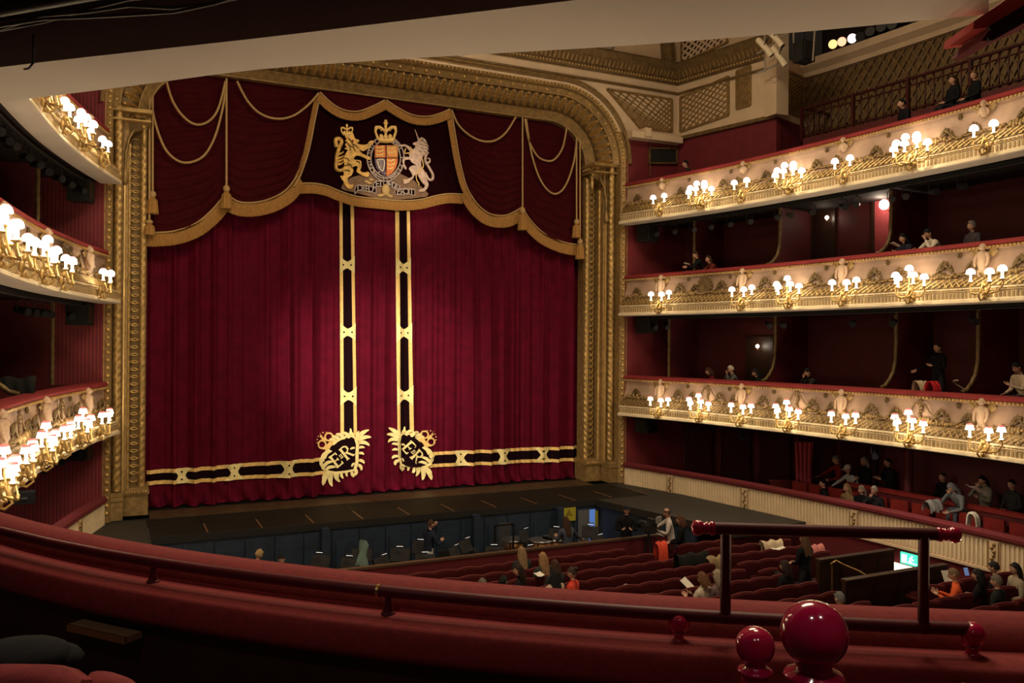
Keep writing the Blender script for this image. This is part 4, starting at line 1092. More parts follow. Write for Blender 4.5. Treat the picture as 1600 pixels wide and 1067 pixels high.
# the same lamps go on round the near part of the lower tier front
for j, i in enumerate([i for i in range(len(HSP)) if HSP[i].y <= -15.9][::7]):
    p = HSP[i]; n = HSN[i]; zs, zr = TIERS[1]; n = Vector((-n.x, n.y, 0)); x = Vector((0, 0, 1)).cross(-n); q = hs(i, .36, zs+.30, -1)
    M = Matrix(((x.x, -n.x, 0, q.x), (x.y, -n.y, 0, q.y), (x.z, -n.z, 1, q.z), (0, 0, 0, 1)))
    sconce(5, False, M, 'gilt five-lamp sconce on the outer face of the near parapet, %s from the left' % ORD[j+1], 'near parapet lamps', 42)
# ------------------------------------------------------------------ boxes: partitions with gilded rope edges, doors, lights
def rope_path(m, pts, r, lobes=3, pitch=.30, n=10, mat=0):
    P = [Vector(p) for p in pts]; Q = [P[0]]; 
    for a, b in zip(P[:-1], P[1:]):
        k = max(1, int((b-a).length/.045))
        for i in range(1, k+1): Q.append(a.lerp(b, i/k))
    rows = []; d = 0; u = None
    for i, p in enumerate(Q):
        t = (Q[min(i+1, len(Q)-1)]-Q[max(i-1, 0)]).normalized()
        if i: d += (Q[i]-Q[i-1]).length
        if u is None: u = Vector((1, 0, 0)) if abs(t.x) < .8 else Vector((0, 1, 0))
        u = (u-t*u.dot(t)).normalized(); w = t.cross(u)
        rows.append([p+(u*math.cos(2*PI*j/n)+w*math.sin(2*PI*j/n))*r*(.8+.3*abs(math.cos((2*PI*j/n)+d*PI/pitch*1.5))**.7) for j in range(n+1)])
    m.grid(rows, mat, True)
def partition(side, lev, y, curved, label):
    zr = TIERS[lev][1]-.02 if lev else .70; zt = TIERS[lev+1][0]; z0 = TIERS[lev][1]-.85 if lev else -.1
    p, n = hs_at(y, 0, 0, side)
    root = empty('box_partition', (p.x, p.y, z0), label=label, cat='partition', group=None)
    def at(o, z): return Vector((p.x+n.x*o, p.y+n.y*o, z))
    H = zt-zr
    if curved:
        edge = [(-.95, zt), (-.95, zr+H*.55), (-.93, zr+H*.35), (-.84, zr+H*.2), (-.68, zr+H*.10), (-.5, zr+.06), (-.32, zr+.02)]
    else: edge = [(-.9, zt), (-.9, zr), (-.32, zr)]
    poly = [at(o, z) for o, z in edge]+[at(-.32, z0+.01), at(BW, z0+.01), at(BW, zt)]
    t = Vector((0, 0, 1)).cross(n)
    m = MB(); m.poly([q-t*.03 for q in poly], t*.06); m.build('partition_panel', REDPAINT, root)
    m = MB(); rope_path(m, [at(o+.03, z) for o, z in (edge if curved else edge[:2])], .05); m.build('rope_edge', BRONZE, root)  # gold rope coloured down to bronze, painting in the unlit boxes
    return root
PX = {k: hd(u, v, -.92).y for k, (u, v) in {'a': (1053, 540), 'b': (1217, 530), 'c': (1403, 520), 'd': (1530, 540), 'e': (1093, 370), 'f': (1223, 360), 'g': (1396, 340)}.items()}
for side in (1, -1):
    sd = 'right' if side > 0 else 'left'
    partition(side, 1, PX['a'], False, 'dark red box partition with straight gold rope edge, lower tier %s nearest the arch' % sd)
    partition(side, 1, PX['b'], True, 'dark red box partition with curved gold rope edge, lower tier %s, nearer the arch' % sd)
    partition(side, 1, PX['c'], True, 'dark red box partition with curved gold rope edge, lower tier %s, farther from arch' % sd)
    partition(side, 2, PX['e'], False, 'dark red box partition with straight gold rope edge, middle tier %s nearest the arch' % sd)
    partition(side, 2, PX['f'], True, 'dark red box partition with curved gold rope edge, middle tier %s, nearer the arch' % sd)
    partition(side, 2, PX['g'], True, 'dark red box partition with curved gold rope edge, middle tier %s, farther from arch' % sd)
partition(1, 1, PX['d'], True, 'dark red box partition with curved edge beside the standing man in black'.replace('man', 'person'))

def wall_frame(y, o, z, side): return frame_at(y, o, z, side)
def doorway(side, y, z, w, h, label, lit, lamp):
    M = wall_frame(y, BW+.03, z, side); root = empty('box_door', (0, 0, 0), label=label, cat='door'); root.matrix_world = M
    m = MB(); m.box((0, .0, h/2), (w, .05, h)); m.build('door_leaf', lit, root, world=False)
    m = MB()
    for x in (-w/2-.04, w/2+.04): m.box((x, -.02, h/2), (.08, .1, h+.08))
    m.box((0, -.02, h+.04), (w+.16, .1, .08)); m.build('door_frame', WOOD, root, world=False)
    if lamp:
        lx, lz, pw = lamp
        m = MB(); gr = .13 if pw > 10 else .055; m.ball((lx, -.22, lz), (gr, gr, gr*1.1), 10, 7); m.build('lamp_globe', mat('bright_globe', (1, .85, .65), .5, emit=14), root, world=False)
        m = MB(); m.tube([(lx, .0, lz-.12), (lx, -.16, lz-.16), (lx, -.22, lz-.09)], .015, 6); m.build('lamp_arm', BRASS, root, world=False)
        l = bpy.data.lights.new('door_lamp', 'POINT'); l.energy = pw; l.color = (1, .8, .6); l.shadow_soft_size = .1
        lo = bpy.data.objects.new('door_lamp', l); COL.objects.link(lo); lo.parent = root; lo.location = (lx, -.42, lz+.02)
    return root
q = hd(1390, 318, BW+.25)
doorway(1, q.y, q.z-1.55, .85, 2.25, 'red striped wall bay lit by a bright globe lamp, middle tier right', mat('pink_damask', (.42, .05, .06), .7, 0, .15, 3, stripes=('X', 5, (.5, .09, .10))), (0, 1.55, 14))
q = hd(1290, 340, BW+.25)
doorway(1, q.y, q.z-1.5, .75, 2.2, 'dark panelled box door with small lamp, middle tier right', WOOD, (-.3, 1.5, 2.0))
q = hd(1196, 541, BW+.25)
doorway(1, q.y, q.z-1.87, .9, 2.1, 'dark panelled box door with a lit globe lamp, lower tier right', WOOD, (-.05, 1.87, 3.0))

# ------------------------------------------------------------------ upper right gallery railing
RAILD = mat('dark_red_rail', (.05, .006, .006), .4)
def railing(side):
    ii = hs_slice(-5.8, -16.8)
    root = empty('gallery_railing', (HSP[ii[0]].x*side, -5.8, 11.2), label='dark red gallery railing with turned balusters above the top %s tier seats' % ('right' if side > 0 else 'left'), cat='railing')
    m = MB(); m.tube([hs(i, -2.7, 12.22, side) for i in ii], .045, 8); m.tube([hs(i, -2.7, 12.02, side) for i in ii], .025, 6); m.tube([hs(i, -2.7, 11.35, side) for i in ii], .03, 6); m.build('handrail', RAILD, root)
    b = None; y = -5.9; k = 0
    while y > -16.6:
        p, n = hs_at(y, -2.7, 11.25, side)
        if k % 7 == 0:
            m = MB(); m.box(p+Vector((0, 0, .5)), (.09, .09, 1.05)); m.build('post', RAILD, root)
        elif b is None:
            m = MB(); m.lathe([(.02, 0), (.02, .3), (.03, .4), (.02, .5), (.02, .95)], 6); b = m.build('baluster', RAILD, root, world=False); b.location = p-root.location
        else: place(b, root, Matrix.Translation(p-root.location))
        y -= .24; k += 1
    m = MB(); sweep_closed(m, ii, [(-2.6, 9.46), (-2.6, 11.25), (-2.8, 11.25), (-2.8, 9.46)], side); m.build('gallery_front', REDPAINT, root)
    e0 = hs(ii[0], -2.7, 0, side); e1 = hs(ii[0], -4.0, 0, side)
    m = MB(); m.bar(e0+Vector((0, 0, 12.22)), e1+Vector((0, 0, 12.22)), .08, .08); m.bar(e0+Vector((0, 0, 11.25)), e1+Vector((0, 0, 11.25)), .08, .08)
    for t in (.15, .35, .55, .75): q = e0.lerp(e1, t); m.bar(q+Vector((0, 0, 11.25)), q+Vector((0, 0, 12.2)), .03, .03)
    m.build('end_rail', RAILD, root)
railing(1); railing(-1)

# ------------------------------------------------------------------ stage lights: proto and copies
def spot_proto(kind):
    root = empty('stage_light', (0, 0, 0))
    if kind == 'small':      # hangs from z=0, barrel pointing along -y and down
        m = MB(); m.tube([(0, .17, -.26), (0, .13, -.25), (0, -.1, -.29), (0, -.2, -.32)], [.05, .075, .075, .085], 10); m.build('barrel', BLACK, root, world=False)
        m = MB(); m.tube([(0, -.201, -.321), (0, -.21, -.323)], .07, 10); m.build('lens', mat('dark_glass', (.012, .013, .015), .35, 0, spec=.3), root, world=False)
        m = MB(); m.tube([(-.1, 0, -.27), (-.1, 0, -.1), (0, 0, -.05), (.1, 0, -.1), (.1, 0, -.27)], .012, 5); m.tube([(0, 0, -.05), (0, 0, .0)], .02, 6); m.build('yoke', BLACK, root, world=False)
    else:
        m = MB(); m.tube([(0, .35, .12), (0, .25, .1), (0, -.1, -.02), (0, -.45, -.16)], [.09, .12, .11, .12], 10); m.build('barrel', IVORY, root, world=False)
        m = MB(); m.tube([(0, -.452, -.161), (0, -.47, -.168)], .10, 10); m.build('lens', mat('dark_glass', (.012, .013, .015), .35), root, world=False)
        m = MB(); m.tube([(-.15, 0, 0), (-.15, 0, .2), (.15, 0, .2), (.15, 0, 0)], .015, 5); m.tube([(0, 0, .2), (0, 0, .35)], .02, 6); m.build('yoke', BLACK, root, world=False)
    return root
SPK = {}
def stage_light(kind, M, label, group):
    if kind not in SPK: r = SPK[kind] = spot_proto(kind)
    else: r = copy_tree(SPK[kind])
    r.matrix_world = M; tag(r, label, 'spotlight', group); return r
def bar_under(side, lev, y0, y1, o, label):
    zs = TIERS[lev][0]; ii = hs_slice(y0, y1); root = empty('lighting_bar', (HSP[ii[0]].x*side, y0, zs), label=label, cat='lighting bar')
    m = MB(); sweep_closed(m, ii, [(o-.05, zs+.01), (o-.05, zs-.10), (o+.05, zs-.10), (o+.05, zs+.01)], side); m.build('box_trunking', BLACKM, root)
    m = MB(); m.tube([hs(i, o+.12, zs-.12, side) for i in ii], .02, 6); m.build('cable', BLACK, root); return root
rg = random.Random(11)
for side, sd in ((1, 'right'), (-1, 'left')):
    for lev in (3, 2, 1):
        y1 = -16 if side > 0 else -12
        bar_under(side, lev, -1.4, y1, -.36, 'black lighting bar under the %s tier soffit on the %s' % (LEVN[lev], sd))
        ys = {3: [-2.2-.72*i-(.3 if i in (9,) else 0) for i in range(15 if side > 0 else 11)], 2: [-1.7, -2.1, -2.6, -6.2, -7.0, -9.3, -10.2, -12.6] if side > 0 else [-1.8, -2.4, -4.2, -4.8, -5.4, -6], 1: [-1.9, -5.6, -10] if side > 0 else [-2.4, -3.4, -4.6]}[lev]
        pys = [PX[q] for q in ('efg' if lev == 3 else 'abcd' if lev == 2 else '')]
        ys = [y-.3 if any(abs(y-q) < .22 for q in pys) else y for y in ys]
        for i, y in enumerate(ys):
            M = frame_at(y, -.36, TIERS[lev][0]-.10, side) @ Matrix.Rotation(rg.uniform(.5, 1.1)*(1 if side < 0 else -1), 4, 'Z')
            stage_light('small', M, 'small black spotlight hanging under the %s %s tier, %s from the stage' % (LEVN[lev], sd, ORD[i+1]), 'spotlights under the %s %s tier' % (LEVN[lev], sd))
# dark speaker boxes at the ends by the arch
for side, sd in ((1, 'right'), (-1, 'left')):
    for lev in (3, 2, 1):
        p, n = hs_at(-1.75, -.45, TIERS[lev][0]-.32, side)
        m = MB(); m.box(p, (.5, .55, .55), math.atan2(n.y, n.x)); o = m.build('loudspeaker', BLACKM); tag(o, 'black loudspeaker box under the %s tier soffit beside the %s pier' % (LEVN[lev], sd), 'loudspeaker')
        m = MB(); m.box(p+n*.26, (.03, .44, .44), math.atan2(n.y, n.x)); m.build('grille', BLACK, o)
# upper right rig with big profile spots
rig = empty('lighting_rig', (11.2, -5.6, 13.4), label='lighting rig of grey pipes above the upper right cornice', cat='lighting rig')
m = MB(); DR = 25.1
rp = [(atd(1183, 84, DR+.7), atd(1232, 52, DR-.3)), (atd(1183, 114, DR+.9), atd(1232, 94, DR-.2)), (atd(1240, 20, DR), atd(1240, 90, DR)), (atd(1275, 20, DR-.4), atd(1270, 95, DR-.4)), (atd(1238, 42, DR), atd(1278, 47, DR-.4)), (atd(1195, 20, DR+.2), atd(1195, 112, DR+.4))]
for a, b in rp: m.tube([a, b], .03, 6)
m.build('pipes', mat('rig_pipe', (.35, .30, .24), .5), rig)
for (u, v, t, rz, lab) in ((1193, 72, DR-.15, .5, 'cream profile spotlight on the upper right rig, highest left one'), (1210, 58, DR-.3, .6, 'cream profile spotlight on the upper right rig, topmost'), (1215, 86, DR-.2, .35, 'large cream profile spotlight on the upper right rig, lowest one')):
    c = atd(u, v, t); M = Matrix.Translation(c) @ Matrix.Rotation(PI*.5+.3-rz*2, 4, 'Z') @ Matrix.Rotation(.55, 4, 'X') @ Matrix.Diagonal((.8, .8, .8, 1))
    stage_light('big', M, lab, None)
m = MB(); c = atd(1256, 82, DR-.2); m.box(c, (.5, .4, .6)); m.box(c+Vector((0, -.22, 0)), (.4, .04, .5)); m.tube([c, c+Vector((0, 0, 1.5))], .03, 6); tag(m.build('loudspeaker', BLACKM), 'large black loudspeaker hanging beside the upper right spotlights', 'loudspeaker')
def on_rim(y, o, z): return hs_at(y, o, z, 1)[0]
for (u, v, nm, col, e, lab) in ((1303, 69, 'yellow', (1, .80, .30), 1.1, 'yellow-glowing spotlight on the gallery ledge, left of three lit ones'), (1317, 65, 'peach', (1, .55, .32), 1.3, 'peach-glowing spotlight on the gallery ledge, middle of three lit ones'), (1333, 60, 'white', (1, .86, .82), 3, 'white-glowing spotlight on the gallery ledge, right of three lit ones')):
    c = hd(u, v, -4.05); root = empty('ledge_spotlight', c, label=lab, cat='spotlight')
    d = Vector((-.75, -.35, -.25)).normalized()
    m = MB(); m.tube([c-d*.35, c-d*.25, c+d*.05, c+d*.1], [.08, .13, .14, .15], 12); m.build('barrel', mat('glow_tinted_metal_%s' % nm, tuple(x*.5 for x in col), .5), root)  # lens glow painted into the barrel colour
    m = MB(); m.tube([c+d*.101, c+d*.115], .14, 12); m.build('lit_lens', mat('lens_%s' % nm, col, .5, emit=e), root)
    m = MB(); m.tube([c+Vector((0, 0, -.1)), Vector((c.x, c.y, 14.12))], .03, 6); m.box(Vector((c.x, c.y, 14.14)), (.25, .25, .05)); m.build('stand', BLACK, root)
m = MB(); rr = random.Random(9)
for k in range(16):
    u = 1345+k*17; v = 58-k*3.4+rr.uniform(-6, 6); c = hd(u, v, -4.1); c.z = max(c.z, 14.45); d = Vector((-.6+rr.uniform(-.4, .4), -.5, rr.uniform(-.4, .3))).normalized()
    mm = MB(); mm.tube([c-d*.3, c-d*.15, c+d*.2], [.08, .14, .15], 9); mm.tube([c, Vector((c.x, c.y, 14.11))], .03, 5); mm.box((c.x, c.y, 14.14), (.2, .2, .05))
    tag(mm.build('rig_spotlight', BLACK), 'unlit black spotlight along the gallery ledge, %s from the lit three' % ORD[k+1], 'spotlight', 'unlit gallery ledge spotlights')
# hanging frame by the arch, upper right (dark acoustic panel)
root = empty('hanging_screen', (9.3, YW-.15, 11.2), label='dark framed screen hanging on the striped wall beside the arch', cat='screen')
P = [aty(u, v, YW-.06) for u, v in ((1014, 232), (1057, 232), (1057, 255), (1014, 255))]
m = MB(); m.poly(P, (0, .04, 0)); m.build('dark_panel', BLACKM, root)
m = MB(); frame4(m, P, .05, .05, NF); m.tube([aty(1016, 205, YW-.08), aty(1016, 275, YW-.08)], .015, 5); m.tube([aty(1045, 215, YW-.08), aty(1045, 235, YW-.08)], .015, 5); m.build('frame', BRONZE, root)

# ------------------------------------------------------------------ stalls circle
STZ = (.72, -.12)
def stalls_circle(side):
    sd = 'right' if side > 0 else 'left'; ii = hs_slice(-1.2, -17.2)
    root = empty('stalls_circle_front', (HSP[ii[0]].x*side, -1.2, STZ[1]), label='ribbed cream parapet with dark red velvet rail around the %s stalls circle' % sd, cat='balcony')
    m = MB(); sweep_closed(m, ii, [(.06, .56), (.08, .60), (.08, .67), (.03, .72), (-.14, .72), (-.2, .66), (-.2, .56)], side); m.build('velvet_rail', VELVETD, root)
    m = MB(); sweep_closed(m, ii, [(.0, .56), (.0, -.10), (.04, -.10), (.04, -.16), (-.1, -.16), (-.1, .56)], side); m.build('cream_panel', CREAM, root)
    P = [hs(i, 0, 0, side) for i in ii]; D = [0]
    for a, b in zip(P[:-1], P[1:]): D.append(D[-1]+(b-a).length)
    pil = [-3.14, -6.01, -9.67, -13.37]; m = MB(); d = .05
    while d < D[-1]-.05:
        j = max(k for k in range(len(D)-1) if D[k] <= d); t = (d-D[j])/(D[j+1]-D[j]); i = ii[j]; p = hs(i, .012, .23, side).lerp(hs(ii[j+1], .012, .23, side), t)
        if min(abs(p.y-q) for q in pil) > .16: m.box(p, (.03, .045, .58), math.atan2(HSN[i].y, HSN[i].x*side))
        d += .105
    tag(m.build('panel_ribs', IVORY, root), kind='stuff')
    for y in pil:
        p, n = hs_at(y, .02, .22, side); rz = math.atan2(n.y, n.x)
        m = MB(); m.box(p, (.05, .28, .64), rz); o = m.build('pilaster', CREAM, root)
        m = MB(); t = Vector((0, 0, 1)).cross(n)
        for k in range(7): m.ball(p+n*.03+Vector((0, 0, -.24+.08*k))+t*(.035*math.sin(k*2.2)), (.045, .045, .045), 6, 4)
        for sg in (-1, 1): m.bar(p+n*.03+t*(.12*sg)+Vector((0, 0, -.3)), p+n*.03+t*(.12*sg)+Vector((0, 0, .3)), .02, .02, up=n)
        m.build('pilaster_ornament', GOLDD, o)
    m = MB(); sweep(m, ii, [(-.02, -.14), (-.02, -1.7)], side); m.build('stalls_side_wall', VELVETD, root)
    m = MB(); sweep(m, ii, [(-.08, -.06), (BW, -.02)], side); m.build('circle_floor', CARPET, root)
stalls_circle(1); stalls_circle(-1)
# seats, pillar, partition and curtain in the right stalls circle
def circle_seat(y, o, z, label, group):
    M = frame_at(y, o, z, 1) if True else None
    if 'cs' not in SPK:
        r = SPK['cs'] = empty('circle_seat', (0, 0, 0))
        m = MB(); m.box((0, .20, .62), (.50, .09, .46)); m.box((0, .17, .62), (.40, .04, .36)); m.build('backrest', LEATHER, r, world=False)
        m = MB(); m.box((0, -.05, .42), (.46, .44, .10)); m.build('seat_pad', LEATHER, r, world=False)
        for x in (-.26, .26): m = MB(); m.box((x, 0, .3), (.05, .46, .6)); m.build('side_panel', LACQ, r, world=False)
    else: r = copy_tree(SPK['cs'])
    r.matrix_world = M; tag(r, label, 'seat', group)
ys = [-7.1, -7.7, -8.3, -9.0, -9.6, -10.2, -10.8, -11.45, -12.05, -12.65, -13.25, -13.85, -14.45, -15.0]
for i, y in enumerate(ys):
    circle_seat(y, -.86, -.06, 'red leather front-row seat, right stalls circle, %s from the pink curtain end' % ORD[i+1], 'stalls circle front seats')
ii = hs_slice(-8.4, -16.8)
m = MB(); sweep_closed(m, ii, [(-1.38, -.05), (-1.38, .86), (-1.34, .90), (-1.30, .90), (-1.28, .86), (-1.28, -.05)], 1); pt = m.build('partition_wall', REDPAINT); tag(pt, 'low curved red partition behind the front row of the right stalls circle', 'partition')
m = MB(); sweep_closed(m, ii, [(-1.42, .86), (-1.42, .95), (-1.33, .98), (-1.24, .95), (-1.24, .86)], 1); m.build('padded_top', LEATHER, pt)
p, n = hs_at(hd(1425, 745, -1.7).y, -1.7, 0, 1); m = MB(); m.lathe([(.14, -.05), (.14, .1), (.12, .12), (.12, 2.2), (.15, 2.25), (.15, 2.36)], 14, M=Matrix.Translation(p)); tag(m.build('pillar', REDPAINT), 'dark red round pillar standing in the right stalls circle', 'pillar')
def drape(p, n, w, z0, z1, matr, name, label, folds=5, parent=None):
    t = Vector((0, 0, 1)).cross(n); m = MB(); K = folds*8; rows = []
    for k in range(7):
        z = z0+(z1-z0)*k/6; ww = w*(1-.18*math.sin(PI*k/6)); rows.append([p+t*(ww*(i/K-.5))+n*(.06*math.sin(2*PI*folds*i/K))+Vector((0, 0, z)) for i in range(K+1)])
    m.grid(rows, 0, True); o = m.build(name, matr, parent)
    if label: tag(o, label, 'curtain')
    return o
p, n = hs_at(hd(1264, 730, -1.5).y, -1.5, 0, 1); drape(p, Vector((-.4, -.9, 0)).normalized(), .56, -.02, 1.9, mat('pink_curtain', (.50, .07, .10), .85, 0, .1, 10, sheen=.4), 'doorway_curtain', 'pink-red curtain hanging in the doorway of the right stalls circle', 4)
for i, y in enumerate((-2.6, -4.0, -5.4, -6.8, -8.2)):
    p, n = hs_at(y, BW+.25, 0, 1); drape(p, n, 1.35, -.02, 2.3, mat('dark_drape', (.05, .006, .010), .9, 0, .1, 10, sheen=.2), 'wall_drape', 'dark red pleated drape behind the right stalls circle, %s from the arch' % ORD[i+1], 9)
m = MB(); p, n = hs_at(-6.6, -1.0, .3, 1); m.box(p+Vector((0, 0, .05)), (.08, .9, .75), math.atan2(n.y, n.x)+1.2); m.box(p+Vector((0, 0, .45)), (.11, .95, .06), math.atan2(n.y, n.x)+1.2); tag(m.build('low_gate', REDPAINT), 'low red gate beside the pink curtain in the right stalls circle', 'gate')
# left stalls circle: pink curtain, dark well with a white edge, black box
p, n = hs_at(-6.2, -1.5, 0, -1); drape(p, Vector((.6, -.8, 0)).normalized(), 1.2, -.02, 1.9, mat('pink_curtain', (.30, .035, .05), .85), 'doorway_curtain', 'pink-red curtain hanging in the left stalls circle at the frame edge', 6)
a = atz(75, 845, .15); m = MB(); m.box((-9.35, -4.9, .12), (1.5, 2.2, .3)); tag(m.build('equipment_case', BLACKM), 'low black equipment case on the left stalls circle floor', 'case')
m = MB(); m.box((-8.75, -3.3, .1), (.5, .5, .32)); tag(m.build('white_box', WHITEC), 'small white box behind the left stalls circle rail', 'box')
c = aty(35, 777, -3.4); m = MB(); m.box(c, (.5, .35, .26)); wl = tag(m.build('wall_monitor', BLACKM), 'small black monitor box on the left stalls circle wall', 'monitor'); m = MB(); m.box(c+Vector((.05, -.18, 0)), (.12, .02, .05)); m.build('indicator', STEEL, wl)

# ------------------------------------------------------------------ stage, apron and pit
m = MB(); m.box((0, 3.4, -.12), (17.5, 6.4, .2)); st = struct('floor_stage', m, STAGE, 'dark boarded stage floor behind the footlights')
pl0 = None
for k in range(9):                                            # brown boards in front of the curtain
    x0 = -6.9+k*1.535
    m = MB(); m.box((x0+.76, -.42, -.045), (1.525, 1.1, .09)); m.build('board', STAGEW, st)
for r_, (ya, yb) in enumerate(((-1.0, -2.05), (-2.07, -3.25))):
    k = 0; x = -6.95 if r_ else -7.0
    while x < 7.0:
        w = 1.32; m = MB(); m.box((x+w/2, (ya+yb)/2, -.055-(.0 if r_ else .004)), (w-.012, abs(yb-ya)-.01, .09)); m.build('board', STAGE, st)
        if r_: mm = MB(); mm.box((x+w-.01, (ya+yb)/2, -.008), (.035, abs(yb-ya)-.1, .012)); mm.build('brass_strip', WOODM, st)
        x += w; k += 1
m = MB(); m.box((0, -3.27, -.1), (14.0, .06, .18)); m.build('apron_edge', BLACKM, st)
for s in (-1, 1):
    m = MB()
    if s < 0: m.poly([(-8.2, -1.0, -.02), (-6.95, -1.0, -.02), (-6.95, -8.2, -.02), (-9.3, -8.2, -.02), (-8.6, -3.5, -.02)], (0, 0, -.2))
    else: m.poly([(8.2, -1.0, -.02), (5.6, -1.0, -.02), (5.6, -3.2, -.02), (6.75, -8.3, -.02), (9.2, -8.3, -.02), (8.6, -3.5, -.02)], (0, 0, -.2))
    m.build('side_platform', mat('platform_grey', (.022, .019, .014), .7, 0, .3, 4), st)
PZ = -1.75
m = MB(); m.box((0, -5.1, PZ-.05), (14.2, 4.2, .1)); struct('floor_pit', m, BLACKM, 'black floor of the orchestra pit')
m = MB(); m.box((0, -3.22, -.95), (14, .08, 1.65)); pw = struct('wall_pit_back', m, PITBLUE, 'dark blue panelled back wall of the orchestra pit')
for k in range(17):
    x0 = -6.95+k*.735
    m = MB(); m.box((x0+.36, -3.28, -.98), (.70, .05, 1.42)); pn = m.build('wall_panel', PITBLUE, pw)
    if k % 2 == 0: m = MB(); m.box((x0+.36, -3.32, -.95), (.5, .03, .9)); m.build('raised_field', PITBLUE, pn)
for x in (-2.75, 1.55, 4.25): m = MB(); m.box((x, -3.42, -.95), (.2, .22, 1.65)); m.build('pit_pillar', PITBLUE, pw)
for s in (-1, 1):
    m = MB()
    if s < 0: m.box((-6.98, -5.2, -.95), (.08, 4, 1.6))
    else: m.poly([(5.65, -3.2, PZ), (6.5, -7.0, PZ), (6.5, -7.0, -.2), (5.65, -3.2, -.2)], (.1, 0, 0))
    struct('wall_pit_left' if s < 0 else 'wall_pit_right', m, PITBLUE, 'dark blue side wall of the orchestra pit')
# warning sign, lit doorway, clock in the pit
c = aty(889, 803.5, -3.33); root = empty('warning_sign', c, label='yellow warning sign with black triangle on the pit wall', cat='sign')
w, h = .46, .40
m = MB(); m.box(c, (w, .02, h)); m.build('sign_plate', mat('sign_yellow', (.42, .38, .03), .6), root)
m = MB(); m.tube([c+Vector((.1*math.sin(a), -.014, .03+.1*math.cos(a))) for a in (0, 2*PI/3, 4*PI/3)], .012, 5, closed=True); m.bar(c+Vector((0, -.014, .07)), c+Vector((0, -.014, .0)), .015, .008); m.build('triangle_mark', BLACKM, root)
c = aty(918, 812, -3.34); root = empty('pit_door', (c.x, -3.34, PZ), label='pit doorway with a blue-lit corridor showing behind the open door', cat='door')
m = MB(); m.box((c.x-.12, -3.33, -1.0), (.42, .04, 1.4)); m.build('door_leaf', mat('door_grey', (.12, .13, .15), .6), root)
m = MB(); m.box((c.x+.16, -3.34, -.9), (.20, .04, 1.2)); m.build('blue_lit_gap', mat('blue_light', (.10, .22, .65), .6, emit=.55), root)
m = MB(); m.box((c.x+.30, -3.36, -.7), (.10, .05, .7)); m.build('yellow_edge', mat('sign_yellow', (.42, .38, .03), .6), root)
c = aty(939, 797, -3.35); root = empty('wall_clock', c, label='round white clock on the pit wall beside the blue doorway', cat='clock')
m = MB(); m.lathe([(.0, .03), (.13, .03), (.13, 0)], 18, M=Matrix.Translation(c) @ Matrix.Rotation(PI/2, 4, 'X') @ Matrix.Diagonal((.85, 1.2, 1, 1))); m.build('clock_face', WHITEC, root)
m = MB(); m.lathe([(.13, 0), (.15, .02), (.15, .05), (.13, .05)], 18, M=Matrix.Translation(c) @ Matrix.Rotation(PI/2, 4, 'X') @ Matrix.Diagonal((.85, 1.2, 1, 1))); m.bar(c+Vector((0, -.035, 0)), c+Vector((0, -.035, .1)), .012, .006); m.bar(c+Vector((0, -.035, 0)), c+Vector((.06, -.035, -.03)), .014, .006); m.build('clock_rim_and_hands', BLACK, root)
# pit barrier
m = MB(); m.box((-.6, -6.98, -1.0), (12.4, .1, 1.4)); pb = tag(m.build('pit_barrier', VELVETD), 'long red barrier between the orchestra pit and the stalls', 'barrier')
m = MB(); m.box((-.6, -6.98, -.29), (12.5, .14, .05)); m.build('wooden_cap', mat('cap_wood', (.09, .05, .03), .5), pb)
# music stands and chairs of the orchestra
def mstand():
    r = empty('music_stand', (0, 0, 0))
    m = MB(); m.tube([(0, 0, .02), (0, 0, .95)], .014, 6)
    for k in range(3): a = 2*PI*k/3; m.tube([(0, 0, .12), (.22*math.cos(a), .22*math.sin(a), .01)], .01, 5)
    m.build('stem', STEEL, r, world=False)
    T = Matrix.Translation((0, 0, 1.05)) @ Matrix.Rotation(-.5, 4, 'X')
    m = MB(); m.box((0, 0, 0), (.5, .015, .34), M=T); m.box((0, -.03, -.17), (.5, .06, .015), M=T); m.build('desk', BLACKM, r, world=False)
    m = MB(); m.tube([(-.12, .05, 1.26), (-.02, -.04, 1.32)], .012, 5); m.box((0, -.05, 1.31), (.2, .05, .03)); m.build('lamp', BLACK, r, world=False)
    m = MB(); m.box((0, -.05, 1.293), (.17, .04, .008)); m.build('lamp_glow', mat('stand_light', (1, .95, .85), .5, emit=2.5), r, world=False)
    return r
def pchair():
    r = empty('orchestra_chair', (0, 0, 0))
    m = MB(); m.box((0, 0, .46), (.42, .40, .05)); m.build('seat', BLACKM, r, world=False)
    m = MB(); m.box((0, .2, .76), (.40, .03, .3)); m.build('backrest', BLACKM, r, world=False)
    for x in (-.19, .19):
        m = MB(); m.tube([(x, -.18, .0), (x, -.18, .45)], .012, 5); m.build('leg', STEEL, r, world=False)
        m = MB(); m.tube([(x, .22, .0), (x, .2, .45), (x, .2, .9)], .012, 5); m.build('leg', STEEL, r, world=False)
    return r
ms = mstand(); ch = pchair(); rr = random.Random(4)
spots = [(-3.1, -4.5), (-2.5, -5.1), (-2.0, -4.3), (-1.75, -5.3), (-1.1, -4.7), (-.7, -5.5), (-.35, -4.2), (.25, -5.1), (.8, -4.5), (1.2, -5.5), (2.0, -5.9), (2.75, -4.1), (3.7, -4.3), (4.3, -5.6), (4.75, -4.4)]
for i, (x, y) in enumerate(spots):
    r = ms if i == 0 else copy_tree(ms); r.location = (x, y, PZ+rr.uniform(0, .0)); r.rotation_euler = (0, 0, rr.uniform(-.9, .9))
    tag(r, 'black music stand in the orchestra pit, %s counting from the left end' % ORD[i+1], 'music stand', 'orchestra pit music stands')
